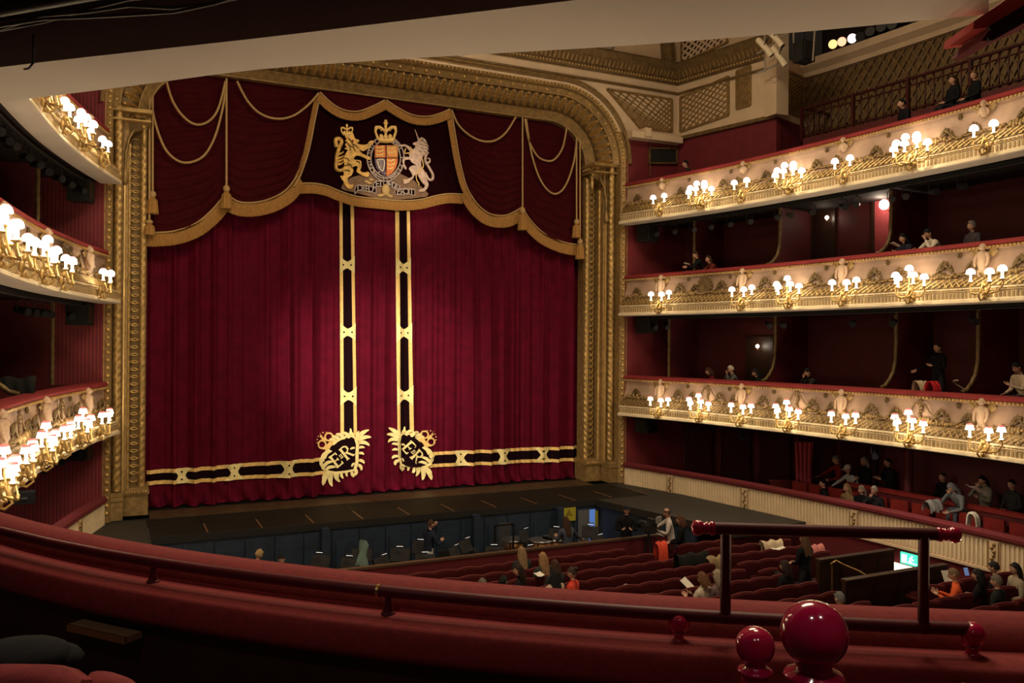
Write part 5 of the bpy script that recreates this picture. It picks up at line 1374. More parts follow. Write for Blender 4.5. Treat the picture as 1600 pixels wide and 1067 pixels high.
for i, (x, y) in enumerate([(-3.35, -5.3), (-2.7, -4.2), (-1.45, -4.4), (-1.0, -5.4), (.35, -4.4), (.95, -5.0), (1.7, -5.2), (4.0, -5.0)]):
    r = ch if i == 0 else copy_tree(ch); r.location = (x, y, PZ); r.rotation_euler = (0, 0, rr.uniform(-2.5, 2.5))
    tag(r, 'black orchestra chair with steel legs in the pit, %s counting from the left end' % ORD[i+1], 'chair', 'orchestra pit chairs')
# timpani
def timp(x, y, r_, label):
    root = empty('timpani', (x, y, PZ), label=label, cat='drum')
    m = MB(); m.lathe([(.06, .32), (r_*.6, .40), (r_*.92, .62), (r_, .90)], 20, M=Matrix.Translation((x, y, PZ))); m.build('copper_bowl', mat('copper', (.30, .14, .05), .35, .8), root)
    m = MB(); m.lathe([(r_*.99, .93), (r_*.6, .935), (0, .936)], 20, M=Matrix.Translation((x, y, PZ))); m.build('drum_head', mat('drum_skin', (.55, .62, .60), .5), root)
    m = MB(); m.lathe([(r_*1.0, .88), (r_*1.05, .89), (r_*1.05, .94), (r_*.99, .945)], 20, M=Matrix.Translation((x, y, PZ))); m.build('hoop', STEEL, root)
    for k in range(4): a = PI/4+k*PI/2; m = MB(); m.tube([(x+r_*1.0*math.cos(a), y+r_*math.sin(a), PZ+.9), (x+r_*.9*math.cos(a), y+r_*.9*math.sin(a), PZ+.3), (x+r_*1.05*math.cos(a), y+r_*1.05*math.sin(a), PZ)], .02, 5); m.build('leg', BLACK, root)
for (u, v, lab) in ((803, 842, 'leftmost copper kettledrum with pale head in the pit'), (846, 843, 'middle copper kettledrum with pale head in the pit'), (868, 840, 'rightmost kettledrum with dull head in the pit')):
    p = atz(u, v, PZ+.93); timp(p.x, p.y, .34 if u != 868 else .4, lab)
# tubular bells
p = aty(788, 825, -4.4); root = empty('tubular_bells', (p.x, -4.4, PZ), label='rack of steel tubular bells standing in the pit', cat='instrument')
for k in range(6): m = MB(); m.tube([(p.x-.15+.06*k, -4.4, PZ+.9), (p.x-.15+.06*k, -4.4, PZ+1.55+.02*(k % 2))], .02, 6); m.build('bell', STEEL, root)
m = MB(); m.bar((p.x-.3, -4.4, PZ+1.5), (p.x+.3, -4.4, PZ+1.5), .04, .04)
for s in (-.28, .28): m.bar((p.x+s, -4.4, PZ), (p.x+s, -4.4, PZ+1.5), .04, .04); m.bar((p.x+s, -4.7, PZ+.02), (p.x+s, -4.1, PZ+.02), .05, .04)
m.build('frame', BLACK, root)
# green jacket on a chair back, wooden instrument case, double bass shape
p = aty(567, 862, -5.2); tg = empty('green_jacket', (p.x, p.y, PZ), label='pale green garment draped over a stand in the pit', cat='jacket')
m = MB(); rows = []
for k in range(6):
    t = k/5; z = p.z+.28-.62*t; w = .07+.05*t+.02*math.sin(k*1.9); rows.append([Vector((p.x+.03*math.sin(k*1.3)+w*math.cos(2*PI*j/10)*(1+.35*(j % 2)), p.y+.07*math.sin(2*PI*j/10), z-.05*(j % 3)*t)) for j in range(11)])
m.grid(rows, 0, True); m.build('cloth_drape', cloth((.20, .30, .26)), tg)
m = MB(); m.tube([(p.x, p.y, PZ), (p.x, p.y, p.z+.3)], .015, 5); m.build('stand_pole', STEEL, tg)
p = aty(750, 858, -6.2); root = empty('cello', (p.x, p.y, PZ), label='brown cello leaning against the pit barrier', cat='cello')
m = MB(); T = Matrix.Translation((p.x, p.y, PZ+.12)) @ Matrix.Rotation(-.25, 4, 'X')
pts = [(0, 0), (.18, .03), (.22, .18), (.15, .36), (.17, .52), (.12, .68), (0, .72)]; pts += [(-x, z) for x, z in pts[-2:0:-1]]
m.poly([T @ Vector((x, 0, z)) for x, z in pts], (0, .12, 0)); m.build('body', mat('cello_wood', (.25, .10, .03), .3, coat=.4), root)
m = MB(); m.bar(T @ Vector((0, -.02, .5)), T @ Vector((0, -.02, 1.15)), .04, .03); m.tube([T @ Vector((0, 0, 1.15)), T @ Vector((0, .05, 1.25))], .03, 6); m.tube([T @ Vector((0, .06, 0)), T @ Vector((0, .06, -.15))], .01, 5); m.build('neck', BLACKM, root)
# ------------------------------------------------------------------ stalls: floor, seats, entrance walls
def fz(y): return -1.22+.055*(-7.1-y)             # raked floor
m = MB(); m.poly([(-10, -7.0, fz(-7)), (10, -7.0, fz(-7)), (10, -25, fz(-25)), (-10, -25, fz(-25))], (0, 0, -.1)); struct('floor_stalls', m, CARPET, 'raked red-carpeted floor of the stalls')
def seat_proto():
    r = empty('theatre_seat', (0, 0, 0))
    m = MB(); rows = []                             # tall upholstered back with a humped top, facing +y
    for (yy) in (-.05, -.10, -.10, -.05):
        pass
    xs = [-.278+.556*i/8 for i in range(9)]
    top = [.87+.032*math.cos((x+.03)/.27*PI*.5)+.012*(x/.27) for x in xs]
    f = [Vector((x, -.02-.04*(x/.27)**2*0, z)) for x, z in zip(xs, top)]
    vs = []; 
    prof = [(-.0, .30, 0), (-.03, .30, 0)]
    rows = []
    for (y, k) in ((.03, 0.0), (.02, .97), (-.02, 1.0), (-.07, .985), (-.09, .94), (-.07, .0)):
        rows.append([Vector((x, y-.04*k, .30+(t-.30)*k if k else .30)) for x, t in zip(xs, top)])
    m.grid(rows, 0, True)
    for j in (0, 8):
        pts = [r_[j] for r_ in rows]; m.add(pts, [tuple(range(len(pts)))[::(1 if j else -1)]], 0)
    m.build('backrest', SEATV, r, world=False)
    m = MB(); m.tube([Vector((x, -.07, t+.004)) for x, t in zip(xs, top)], .014, 5); m.build('top_piping', PIPING, r, world=False)
    m = MB(); T = Matrix.Translation((0, .16, .50)) @ Matrix.Rotation(.95, 4, 'X'); m.box((0, 0, 0), (.46, .42, .10), M=T); m.build('tip_up_seat', SEATV, r, world=False)
    m = MB(); m.box((-.27, .12, .60), (.05, .38, .05)); m.box((-.27, .02, .30), (.05, .14, .60)); m.build('armrest', SEATV, r, world=False)
    return r
S0 = None; nseat = 0; SEATS = []
def rail_v(u): return 833+(u/400)*47 if u < 400 else (880+(u-400)/400*45 if u < 800 else (925+(u-800)/400*22 if u < 1200 else 947+(u-1200)/400*13))
def row_seats(k, y, xs, label_f, rz=0):
    global S0, nseat
    vis = []
    for x in xs:
        z = fz(y); u, v, d = proj((x, y, z+.9))
        if -20 < u < 1640 and v < rail_v(max(0, min(1600, u)))+8: vis.append(x)
    for i, x in enumerate(vis):
        if S0 is None: S0 = seat_proto(); r = S0
        else: r = copy_tree(S0)
        r.location = (x, y, fz(y)); r.rotation_euler = (0, 0, rz); nseat += 1
        tag(r, label_f(i), 'seat', 'red stalls seats'); SEATS.append((x, y))
ROWY = [-7.85-.785*k for k in range(12)]
for k, y in enumerate(ROWY):
    endx = [3.35, 3.65, 3.9, 4.2, 4.4, 4.9, 4.9, 4.7, 4.6, 4.5, 4.4, 4.3][k]
    xs = [endx-.56*i for i in range(16)]
    row_seats(k, y, xs, lambda i: 'red velvet seat, %s from aisle end, %s centre stalls row behind the pit' % (ORD[i+1], ORD[k+1]))
for k, y in enumerate(ROWY[:5]):
    x0 = [5.3, 5.5, 5.45, 5.2, 5.1][k]; n = [4, 5, 5, 5, 1][k]
    row_seats(k, y-.25, [x0+.56*i for i in range(n)], lambda i: 'red velvet seat, %s from the aisle, %s right-hand stalls row behind the pit' % (ORD[i+1], ORD[k+1]))
for k, y in enumerate((-13.9, -14.65, -15.4, -16.15)):
    row_seats(k, y, [9.1-.56*i for i in range(9 if k else 5)], lambda i: 'red velvet seat, %s from the side wall, %s row behind the entrance barrier' % (ORD[i+1], ORD[k+1]), -.25)
def fence(name, x0, x1, y, zt, label):
    m = MB(); m.bar((x0, y, fz(y)+.5*(zt-fz(y))), (x1, y, fz(y)+.5*(zt-fz(y))), .10, zt-fz(y)); o = tag(m.build(name, WOOD), label, 'barrier')
    m = MB(); m.bar((x0, y, zt+.02), (x1, y, zt+.02), .16, .05); m.build('top_rail', WOOD, o)
    for i in range(4): xa = x0+(x1-x0)*(i+.12)/4; xb = x0+(x1-x0)*(i+.88)/4; m = MB(); m.bar((xa, y-.06, zt-.45), (xb, y-.06, zt-.45), .03, .6); m.build('panel', WOOD, o)
fence('wooden_barrier', 5.85, 8.1, -12.0, .16, 'dark wooden barrier on the stage side of the stalls entrance')
fence('wooden_barrier', 5.25, 8.2, -13.25, .12, 'dark wooden barrier nearer the camera beside the stalls entrance')
m = MB(); m.tube([(6.0, -12.25, .08), (5.95, -12.28, .17), (6.05, -12.3, .22), (6.2, -12.33, .14), (6.5, -12.5, .0), (6.75, -12.75, -.2)], .025, 7); m.tube([(6.75, -12.75, -.2), (6.75, -12.75, -.9)], .025, 7); m.tube([(6.0, -12.25, .08), (6.0, -12.25, -.9)], .02, 6); tag(m.build('stair_handrail', BRASS), 'curled brass handrail between the two dark wooden barriers', 'handrail')
# exit sign, lit doorway
p, n = hs_at(-11.3, .05, -.36, 1); rz = math.atan2(n.y, n.x)
root = empty('exit_sign', p, label='glowing green exit sign with running figure on the stalls side wall', cat='sign')
t = Vector((0, 0, 1)).cross(n)
m = MB(); m.box(p, (.05, .50, .27), rz); m.build('sign_box', mat('exit_green', (.05, .62, .38), .5, emit=1.6), root)
m = MB(); q = p+n*.03
m.bar(q+t*.02+Vector((0, 0, -.08)), q+t*.20+Vector((0, 0, -.08)), .02, .012, up=n); m.box(q-t*.14, (.012, .13, .19), rz)
m.bar(q+t*.05+Vector((0, 0, .05)), q+t*.02+Vector((0, 0, -.02)), .04, .012, up=n); m.bar(q+t*.02+Vector((0, 0, -.02)), q-t*.03+Vector((0, 0, -.09)), .03, .012, up=n); m.bar(q+t*.02+Vector((0, 0, -.02)), q+t*.08+Vector((0, 0, -.08)), .03, .012, up=n); m.bar(q+t*.0+Vector((0, 0, .03)), q+t*.12+Vector((0, 0, .0)), .025, .012, up=n); m.ball(q+t*.07+Vector((0, 0, .08)), .022, 7, 5)
m.build('running_figure', mat('sign_white', (.8, 1, .9), .5, emit=2.5), root)
p, n = hs_at(-11.2, .02, -1.0, 1); root = empty('stalls_doorway', p, label='brightly lit doorway under the exit sign on the stalls side wall', cat='door')
rz = math.atan2(n.y, n.x); t = Vector((0, 0, 1)).cross(n)
m = MB(); m.box(p+Vector((0, 0, .15)), (.04, .75, .62), rz); m.build('lit_opening', mat('lit_corridor', (1, .82, .6), .6, emit=2.2), root)
m = MB(); m.box(p+t*.42+Vector((0, 0, .15)), (.1, .09, .66), rz); m.box(p-t*.42+Vector((0, 0, .15)), (.1, .09, .66), rz); m.build('door_frame', WOODM, root)
for q, dw in ((-10.55, .3), (-10.1, .15)):
    pp, nn = hs_at(q, .02, -.9, 1); m = MB(); m.box(pp, (.05, dw, .5), math.atan2(nn.y, nn.x)); m.build('lit_pane', mat('dim_corridor', (.5, .35, .2), .6, emit=.25), root)

# ------------------------------------------------------------------ people
SKIN_ = {'l': (.55, .31, .21), 'm': (.42, .22, .14), 'd': (.20, .10, .06)}
def head_mesh():
    m = MB(); n = 16; k = 12; vs = []
    for i in range(k+1):
        a = -PI/2+PI*i/k
        for j in range(n):
            b = 2*PI*j/n; x, y, z = math.cos(a)*math.cos(b), math.cos(a)*math.sin(b), math.sin(a)
            X, Y, Z = .074*x, .093*y, .115*z
            if z < -.1: q = min(1, (-z-.1)/.9); X *= 1-.30*q; Y *= 1-.12*q; Y += .018*q
            if y > .86 and abs(x) < .35 and -.35 < z < .12: Y += .022*(1-abs(x)/.36)
            if y > .7 and .05 < z < .3 and .2 < abs(x) < .6: Y -= .008
            vs.append((X, Y, Z))
    fs = [(i*n+j, i*n+(j+1) % n, (i+1)*n+(j+1) % n, (i+1)*n+j) for i in range(k) for j in range(n)]
    m.add(vs, fs, 0, True)
    for s in (-1, 1):
        m.ball((s*.030, .082, .012), (.013, .008, .008), 6, 4, 4); m.ball((s*.076, -.005, -.005), (.010, .018, .032), 6, 5, 0)
        m.box((s*.030, .088, .032), (.028, .006, .006), mat=5)
    m.ball((0, .100, -.018), (.013, .016, .018), 6, 4, 0); m.ball((0, .086, -.056), (.024, .008, .007), 6, 4, 6)
    return m
def hair_mesh(style):
    m = MB(); n = 16; k = 11; zb = {'short': -.25, 'long': -.2, 'bob': -.3, 'bun': -.15, 'bald': -.25, 'cap': .05, 'hood': -.9, 'curly': -.3}[style]
    rows = []
    for i in range(k+1):
        a = math.asin(max(-1, zb))+(PI/2-math.asin(max(-1, zb)))*i/k
        if style == 'bald' and math.sin(a) > .52: continue
        row = []
        for j in range(n+1):
            b = 2*PI*j/n-PI/2; x, y, z = math.cos(a)*math.cos(b), math.cos(a)*math.sin(b), math.sin(a)
            front = max(0, y)
            zz = z
            if z < .55: zz = max(z, min(.62, z+front*1.1 if y > .15 else z))
            s = 1.10 if style != 'curly' else 1.18+.05*math.sin(5*b+9*z)
            if style == 'hood': s = 1.2; zz = z if y < .55 else max(z, z)
            s *= 1+.025*math.sin(11*b+4*z)+.02*math.sin(5*b-6*z); X, Y, Z = .074*x*s, .093*y*s-.006, .115*zz*s
            if style == 'hood' and y > .6 and z < .45: Y = min(Y, .058)
            row.append(Vector((X, Y, Z)))
        rows.append(row)
    m.grid(rows, 0, True)
    if style in ('long', 'bob', 'hood'):
        L = {'long': -.34, 'bob': -.15, 'hood': -.2}[style]; rows = []
        for i in range(6):
            t = i/5; z = .02+(L-.02)*t; row = []
            for j in range(11):
                b = PI*(.93+1.14*j/10); w = .092+.022*math.sin(PI*min(1, t*1.1)); row.append(Vector((w*math.cos(b)*(1+.05*math.sin(7*t+j)), (.10+.012*(j % 2)+.006*math.sin(9*t+2*j))*math.sin(b)-.012-.02*t, z-(.025*(j % 3)*t))))
            rows.append(row)
        m.grid(rows, 0, True); m.grid([[p*.985+Vector((0, .008, 0)) for p in r] for r in rows], 0, True, True)
    if style == 'bun': m.ball((0, -.085, .085), (.045, .045, .045), 9, 6)
    if style == 'cap':
        m.lathe([(.088, .02), (.092, .05), (.085, .09), (.055, .125), (0, .135)], 14, M=Matrix.Diagonal((1, 1.15, 1, 1)))
        m.box((0, .125, .04), (.13, .10, .012))
    return m
def hand_mesh(s):
    m = MB(); m.ball((0, 0, -.045), (.038, .016, .048), 8, 6)
    for i, (x, L) in enumerate(((-.028, .062), (-.010, .075), (.010, .070), (.027, .055))):
        m.tube([(x, 0, -.078), (x*1.1, .006, -.078-L*.5), (x*1.12, .028, -.078-L)], [.0095, .009, .007], 6)
    m.tube([(s*.030, .004, -.03), (s*.052, .016, -.058), (s*.050, .030, -.085)], [.012, .0105, .008], 6)
    return m
HEAD = head_mesh(); HANDS = {1: hand_mesh(1), -1: hand_mesh(-1)}; HAIR = {}
PEOPLE = []
ARMS = {  # elbow, hand for left(-x mirrored) relative to the shoulder, x outward
    'down': ((.06, -.02, -.28), (.07, .06, -.53)), 'lap': ((.05, .02, -.28), (-.09, .27, -.36)), 'rail': ((.06, .20, -.22), (-.10, .38, -.20)), 'forward': ((.05, .22, -.17), (.0, .45, -.28)),
    'chin': ((.05, .20, -.20), (-.14, .19, .06)), 'read': ((.04, .08, -.27), (-.07, .30, -.17)), 'front': ((.08, .06, -.27), (-.06, .28, -.22)), 'side': ((.18, .0, -.22), (.42, .10, -.34)), 'up': ((.10, .18, -.10), (-.02, .25, .12)), 'hip': ((.16, -.06, -.25), (.0, .06, -.42))}
def person(u, head, face, label, top, legs=(.02, .02, .025), hair='short', hairc=(.03, .018, .01), arms=('lap', 'lap'), lean=.1, sit=True, yaw=0, nod=.15, skin='l', tilt=0, sc=1.0):
    """head: world position of the head centre; face: heading in degrees (0 = +y, towards the stage; positive to the left)"""
    PEOPLE.append(dict(head=Vector(head), face=math.radians(face), label=label, top=top, legs=legs, hair=hair, hairc=hairc, arms=arms, lean=lean, sit=sit, yaw=yaw, nod=nod, skin=skin, tilt=tilt, sc=sc))
def stp(u, v, z): return atz(u, v, z)
def seated(u, v, lean=.05):
    """head of a person sitting in the stalls row that best fits the sight line"""
    best = None
    allr = [(y, 1.22) for y in ROWY]+([(y-.25, 1.22) for y in ROWY[:5]] if u > 1130 else [])+([(y, 1.22) for y in (-13.9, -14.65, -15.4)] if u > 1400 else [])
    for y, hgt in allr:
        if u > 1400 and y > -12.9: continue
        hy = y+.16+.5*math.sin(lean); P = Vector((0, hy, fz(y)+hgt-.25*lean))
        d = ray(u, v); x = CAM.x+d.x*((hy-CAM.y)/d.y)
        for _ in range(6):
            uu, vv, _d = proj((x, P.y, P.z)); x += (u-uu)/CF*_d
        e = abs(vv-v)
        if best is None or e < best[0]: best = (e, Vector((x, P.y, P.z)))
    return best[1]
BK = (.008, .008, .010); BR = (.06, .025, .012); BL = (.42, .26, .11); GY = (.28, .26, .24); DB = (.025, .012, .007)
P_ = person
# top tier
P_(0, hd(1071, 256, -.6), 60, 'person with dark hair peeping over the top tier rail near the arch', (.03, .02, .02), hair='short', hairc=BK, lean=.5, arms=('rail', 'rail'))
P_(0, hd(1409, 162, -.8), 65, 'person with dark hair seated behind the top tier rail, alone', BK, hairc=BK, lean=.3)
P_(0, hd(1489, 125, -1.6), 70, 'person with dark hair in the top right seats, left of a blonde', BK, hairc=BR, hair='long', lean=.0)
P_(0, hd(1522, 118, -1.6), 60, 'person with wavy blonde hair in the top right seats', BK, hairc=(.20, .11, .05), hair='curly', lean=.05, yaw=.5)
# middle tier
P_(0, hd(1087, 398, -.55), 60, 'person in black leaning on the middle tier rail, holding paper', BK, hairc=BR, lean=.6, arms=('rail', 'rail'), nod=.4)
P_(0, hd(1107, 405, -.55), 80, 'person in dull red top beside the person in black, middle tier', (.12, .02, .015), hairc=BR, lean=.5, arms=('rail', 'rail'), hair='long')
P_(0, hd(1411, 372, -.65), 75, 'person with long dark hair reading at the middle tier rail', (.02, .02, .03), hairc=BK, hair='long', lean=.4, arms=('read', 'rail'), nod=.4)
P_(0, hd(1450, 365, -.62), 75, 'person in white shirt resting head on hand, middle tier', (.62, .55, .45), hairc=BK, lean=.55, arms=('chin', 'rail'), nod=.5)
P_(0, hd(1518, 353, -.9), 75, 'grey-haired person in dark jacket behind the middle tier rail', (.06, .05, .055), hairc=GY, hair='curly', lean=.15, arms=('lap', 'lap'))
# lower tier
P_(0, hd(1107, 580, -.55), 65, 'person in dark red jumper leaning on the lower tier rail, arm stretched out', (.13, .012, .014), hairc=BR, hair='bob', lean=.55, arms=('rail', 'forward'), nod=.45)
P_(0, hd(1142, 577, -.7), 65, 'white-haired person in grey jacket with hands at the chin, lower tier', (.09, .10, .09), hairc=(.65, .6, .52), hair='short', lean=.4, arms=('chin', 'chin'), nod=.35)
P_(0, hd(1180, 582, -.65), 60, 'person in black with a pale scarf beside the curved gold rope, lower tier', BK, hairc=BK, hair='bob', lean=.45, arms=('rail', 'rail'), nod=.5)
P_(0, hd(1262, 582, -.65), 70, 'person in dark clothes alone in the second lower tier box', (.02, .018, .018), hairc=BK, lean=.5, arms=('rail', 'chin'), nod=.4)
P_(0, hd(1465, 543, -1.0), 80, 'person standing in black in the lower tier box, reaching to a chair', BK, hairc=BR, lean=.05, sit=False, arms=('front', 'side'), nod=.2)
P_(0, hd(1589, 574, -.75), 70, 'person in beige jumper looking down at the far right of the lower tier', (.45, .36, .26), hairc=BK, lean=.35, arms=('read', 'lap'), nod=.6)
# stalls circle
P_(0, hd(1306, 718, -1.95), 60, 'grey-haired person in red cardigan standing in the right stalls circle', (.22, .015, .02), hairc=GY, lean=.25, sit=False, arms=('lap', 'forward'), nod=.3)
P_(0, hd(1325, 733, -1.9), 75, 'person in white cap and white jacket in the right stalls circle', (.60, .62, .64), hairc=(.75, .72, .68), hair='cap', lean=.4, arms=('hip', 'forward'), nod=.3)
P_(0, hd(1350, 721, -2.0), 80, 'blonde person in black behind the one in the white cap', BK, hairc=(.55, .45, .35), hair='bob', lean=.1, arms=('front', 'lap'))
P_(0, hd(1286, 755, -.9), 60, 'dark-haired person in dark jacket, leftmost in the stalls circle front row', BK, hairc=BK, lean=.1, arms=('lap', 'lap'))
P_(0, hd(1323, 762, -.9), 80, 'person with long blonde hair in the stalls circle front row', (.25, .17, .08), hairc=BL, hair='long', lean=.1)
P_(0, hd(1346, 765, -.95), 110, 'person with short grey-blonde hair, front row, beside the white-haired one', BK, hairc=(.4, .33, .24), hair='bob', lean=.1, yaw=-.4)
P_(0, hd(1366, 766, -.9), 105, 'white-haired person in dark suit, hand at chest, stalls circle front row', (.02, .02, .022), hairc=(.6, .52, .42), hair='short', lean=.15, arms=('lap', 'chin'), yaw=-.2)
P_(0, hd(1387, 722, -2.1), 70, 'person in shadow holding a small cup at the back of the stalls circle', BK, hairc=BK, lean=.1, sit=False, arms=('front', 'front'))
P_(0, hd(1487, 762, -1.0), 80, 'person in grey hooded top slumped over in the stalls circle front row', (.20, .22, .23), hairc=(.22, .22, .22), hair='hood', lean=.75, arms=('lap', 'chin'), nod=.7, legs=(.10, .12, .15))
P_(0, hd(1535, 750, -1.9), 85, 'person in pale cardigan reading a paper behind the red partition', (.22, .20, .15), hairc=BK, hair='bob', lean=.2, arms=('read', 'chin'), nod=.4)
P_(0, hd(1473, 745, -2.05), 80, 'person in shadow seated left of the one reading a paper', BK, hairc=BR, lean=.1)
P_(0, hd(1581, 757, -2.0), 80, 'person in shadow at the far right of the stalls circle', (.03, .03, .03), hairc=DB, lean=.1)
# pit
P_(0, aty(405, 866, -5.0), -60, 'blond musician bending forward at the left of the orchestra pit', (.03, .03, .05), hairc=(.45, .30, .13), lean=.6, arms=('forward', 'forward'), nod=.4)
P_(0, aty(440, 874, -5.2), 170, 'musician in black with a white collar facing out of the pit', BK, hairc=BK, lean=.1, arms=('front', 'front'), skin='l', nod=.3)
P_(0, aty(673, 819, -4.6), -75, 'musician in dark top and white skirt standing in the middle of the pit', (.02, .025, .05), (.5, .5, .5), hairc=BR, lean=.1, sit=False, arms=('up', 'front'), nod=.2)
P_(0, aty(884, 814, -6.0), 10, 'long-haired musician in blue-grey top standing by the yellow sign', (.06, .07, .10), hairc=BR, hair='long', lean=.15, sit=False, arms=('front', 'side'))
P_(0, atz(979, 797, .42), 150, 'person in black with a lanyard standing at the pit barrier, looking down', BK, hairc=BK, lean=.1, sit=False, arms=('front', 'front'), nod=.5)
P_(0, atz(1042, 801, .40), 60, 'balding person in white shirt standing at the pit barrier', (.58, .52, .48), (.06, .015, .012), hair='bald', hairc=(.05, .03, .02), lean=.2, sit=False, arms=('front', 'forward'), nod=.3, skin='m')
P_(0, atz(1063, 812, .32), 45, 'brown-haired person in black behind the white-shirted one', BK, hairc=(.10, .04, .02), hair='bob', lean=.05, sit=False)
# stalls
P_(0, seated(815, 868, .0), 5, 'person with long wavy blonde hair, left of two blondes in the stalls', (.03, .03, .03), hairc=(.30, .20, .10), hair='long', lean=.0)
P_(0, seated(848, 872, .0), 15, 'person with long straight blonde hair, right of two blondes in the stalls', (.03, .04, .035), hairc=(.36, .20, .09), hair='long', lean=.0)
P_(0, seated(867, 886, .0), 10, 'brown-haired person just behind the two blondes in the stalls', (.03, .03, .03), hairc=BR, hair='bob', lean=.0)
P_(0, seated(754, 910, .0), 0, 'person with short grey hair above the foreground rail, leftmost in the stalls', (.3, .3, .32), hairc=(.14, .12, .10), lean=.0)
P_(0, seated(786, 903, .0), -50, 'dark-haired person in navy jacket talking to a gesturing neighbour', (.02, .025, .05), hairc=BK, lean=.0)
P_(0, seated(810, 893, .1), 55, 'long dark-haired person turned sideways with one hand raised, stalls', BK, hairc=DB, hair='long', lean=.1, arms=('forward', 'lap'), yaw=.3)
P_(0, seated(866, 896, .0), 10, 'person with long dark hair and pale sleeves, left of the orange-red top', (.42, .33, .24), hairc=BK, hair='long', lean=.0)
P_(0, seated(894, 893, .0), 40, 'person in orange-red top with hair in a bun, stalls', (.62, .06, .035), hairc=(.05, .03, .02), hair='bun', lean=.0)
P_(0, stp(978, 922, -.25), 0, 'top of a grey-haired head low in an empty stalls row', (.03, .03, .03), hairc=GY, lean=.2)
P_(0, seated(1097, 899, .1), 20, 'person with long brown hair and cream top reading in the stalls', (.52, .44, .34), hairc=(.14, .06, .025), hair='bob', lean=.1, arms=('read', 'read'), nod=.4)
P_(0, seated(1121, 893, .05), 15, 'grey-blond person in mauve jacket beside the reader in cream', (.16, .11, .11), hairc=(.34, .28, .20), hair='bob', lean=.05)
P_(0, seated(1226, 879, .05), 20, 'dark-haired person in black seated near the standing long-haired one', BK, hairc=DB, hair='bob', lean=.05)
P_(0, atz(1256, 842, .40), 10, 'person with long brown hair standing in the right stalls aisle in black', BK, hairc=(.12, .06, .025), hair='long', lean=.05, sit=False)
P_(0, stp(1216, 902, -.25), 30, 'person bending low over the seats beside the dark-haired one in black', (.02, .03, .035), hairc=BK, lean=.5, arms=('forward', 'forward'), nod=.5)
P_(0, seated(1490, 893, .2), 35, 'person in bright orange shirt reading a booklet, right stalls', (.75, .12, .035), hairc=(.20, .13, .07), lean=.2, arms=('read', 'read'), nod=.35)
P_(0, seated(1528, 897, .1), 25, 'person with dark hair looking at a phone, right of the orange shirt', BK, hairc=BK, hair='bob', lean=.1, arms=('read', 'lap'))
P_(0, seated(1557, 908, .1), 15, 'grey-haired person in black jacket, right stalls', (.015, .018, .018), hairc=(.16, .13, .10), hair='short', lean=.1)
P_(0, seated(1586, 887, .1), 60, 'person with dark hair and beige coat at the right edge of the stalls', (.34, .28, .20), hairc=BK, hair='long', lean=.1)
P_(0, seated(1553, 888, .1), 20, 'dark-haired person between the grey-haired one and the beige coat', BK, hairc=BK, lean=.1)
P_(0, seated(1312, 944, .05), 0, 'top of a grey head just above the foreground rail beside the finial', (.04, .04, .04), hairc=(.14, .14, .14), lean=.05)

EYE = mat('eye_dark', (.02, .015, .012), .3); BROW = mat('brow', (.06, .035, .02), .8); LIP = mat('lip', (.35, .12, .10), .5)
def skel(P):
    s = P['lean']; sit = P['sit']; R = lambda v: Vector((v[0], v[1]*math.cos(s)+v[2]*math.sin(s), v[2]*math.cos(s)-v[1]*math.sin(s)))
    J = {}; pel_ = Vector((0, 0, 0)); J['pel'] = pel_; J['waist'] = R((0, .01, .16)); J['chest'] = R((0, .01, .34)); J['neck'] = R((0, 0, .50))
    hb = s*.45; J['hb'] = J['neck']+Vector((0, math.sin(hb)*.09, math.cos(hb)*.09)); J['head'] = J['neck']+Vector((0, math.sin(hb)*.17+.015, math.cos(hb)*.17))
    for sd, k in ((-1, 'l'), (1, 'r')):
        sh = R((sd*.185, 0, .44)); J['sh'+k] = sh; e, h = ARMS[P['arms'][0 if sd < 0 else 1]]
        J['el'+k] = sh+Vector((sd*e[0], e[1], e[2])); J['ha'+k] = sh+Vector((sd*h[0], h[1], h[2]))
        J['hi'+k] = Vector((sd*.09, 0, -.05))
        if sit: J['kn'+k] = Vector((sd*.11, .42, -.03)); J['an'+k] = Vector((sd*.11, .40, -.42)); J['to'+k] = Vector((sd*.12, .55, -.46))
        else: J['kn'+k] = Vector((sd*.10, .02, -.46)); J['an'+k] = Vector((sd*.11, -.01, -.86)); J['to'+k] = Vector((sd*.12, .14, -.90))
    return J
SEG = [('pel', 'waist', 1), ('waist', 'chest', 1), ('chest', 'neck', 1), ('neck', 'hb', 0)]
for k in 'lr': SEG += [('chest', 'sh'+k, 1), ('sh'+k, 'el'+k, 1), ('el'+k, 'ha'+k, 1), ('pel', 'hi'+k, 2), ('hi'+k, 'kn'+k, 2), ('kn'+k, 'an'+k, 2), ('an'+k, 'to'+k, 3)]
RAD = {'pel': (.15, .12), 'waist': (.14, .11), 'chest': (.165, .12), 'neck': (.06, .06), 'hb': (.05, .05), 'sh': (.075, .07), 'el': (.05, .05), 'ha': (.032, .03), 'hi': (.095, .095), 'kn': (.065, .065), 'an': (.045, .045), 'to': (.04, .035)}
tmp = []
for P in PEOPLE:
    J = skel(P); names = list(J); names.remove('head'); me = bpy.data.meshes.new('tmp'); ix = {n: i for i, n in enumerate(names)}
    me.from_pydata([J[n] for n in names], [(ix[a], ix[b]) for a, b, _ in SEG], []); me.update()
    o = bpy.data.objects.new('tmp', me); COL.objects.link(o); md = o.modifiers.new('skin', 'SKIN'); md.use_smooth_shade = True
    for n, i in ix.items():
        sv = me.skin_vertices[0].data[i]; r = RAD.get(n) or RAD[n[:-1]]; sv.radius = r; sv.use_root = (n == 'pel')
    ss = o.modifiers.new('sub', 'SUBSURF'); ss.levels = 1; tmp.append((P, J, o))
dg = bpy.context.evaluated_depsgraph_get(); dg.update()
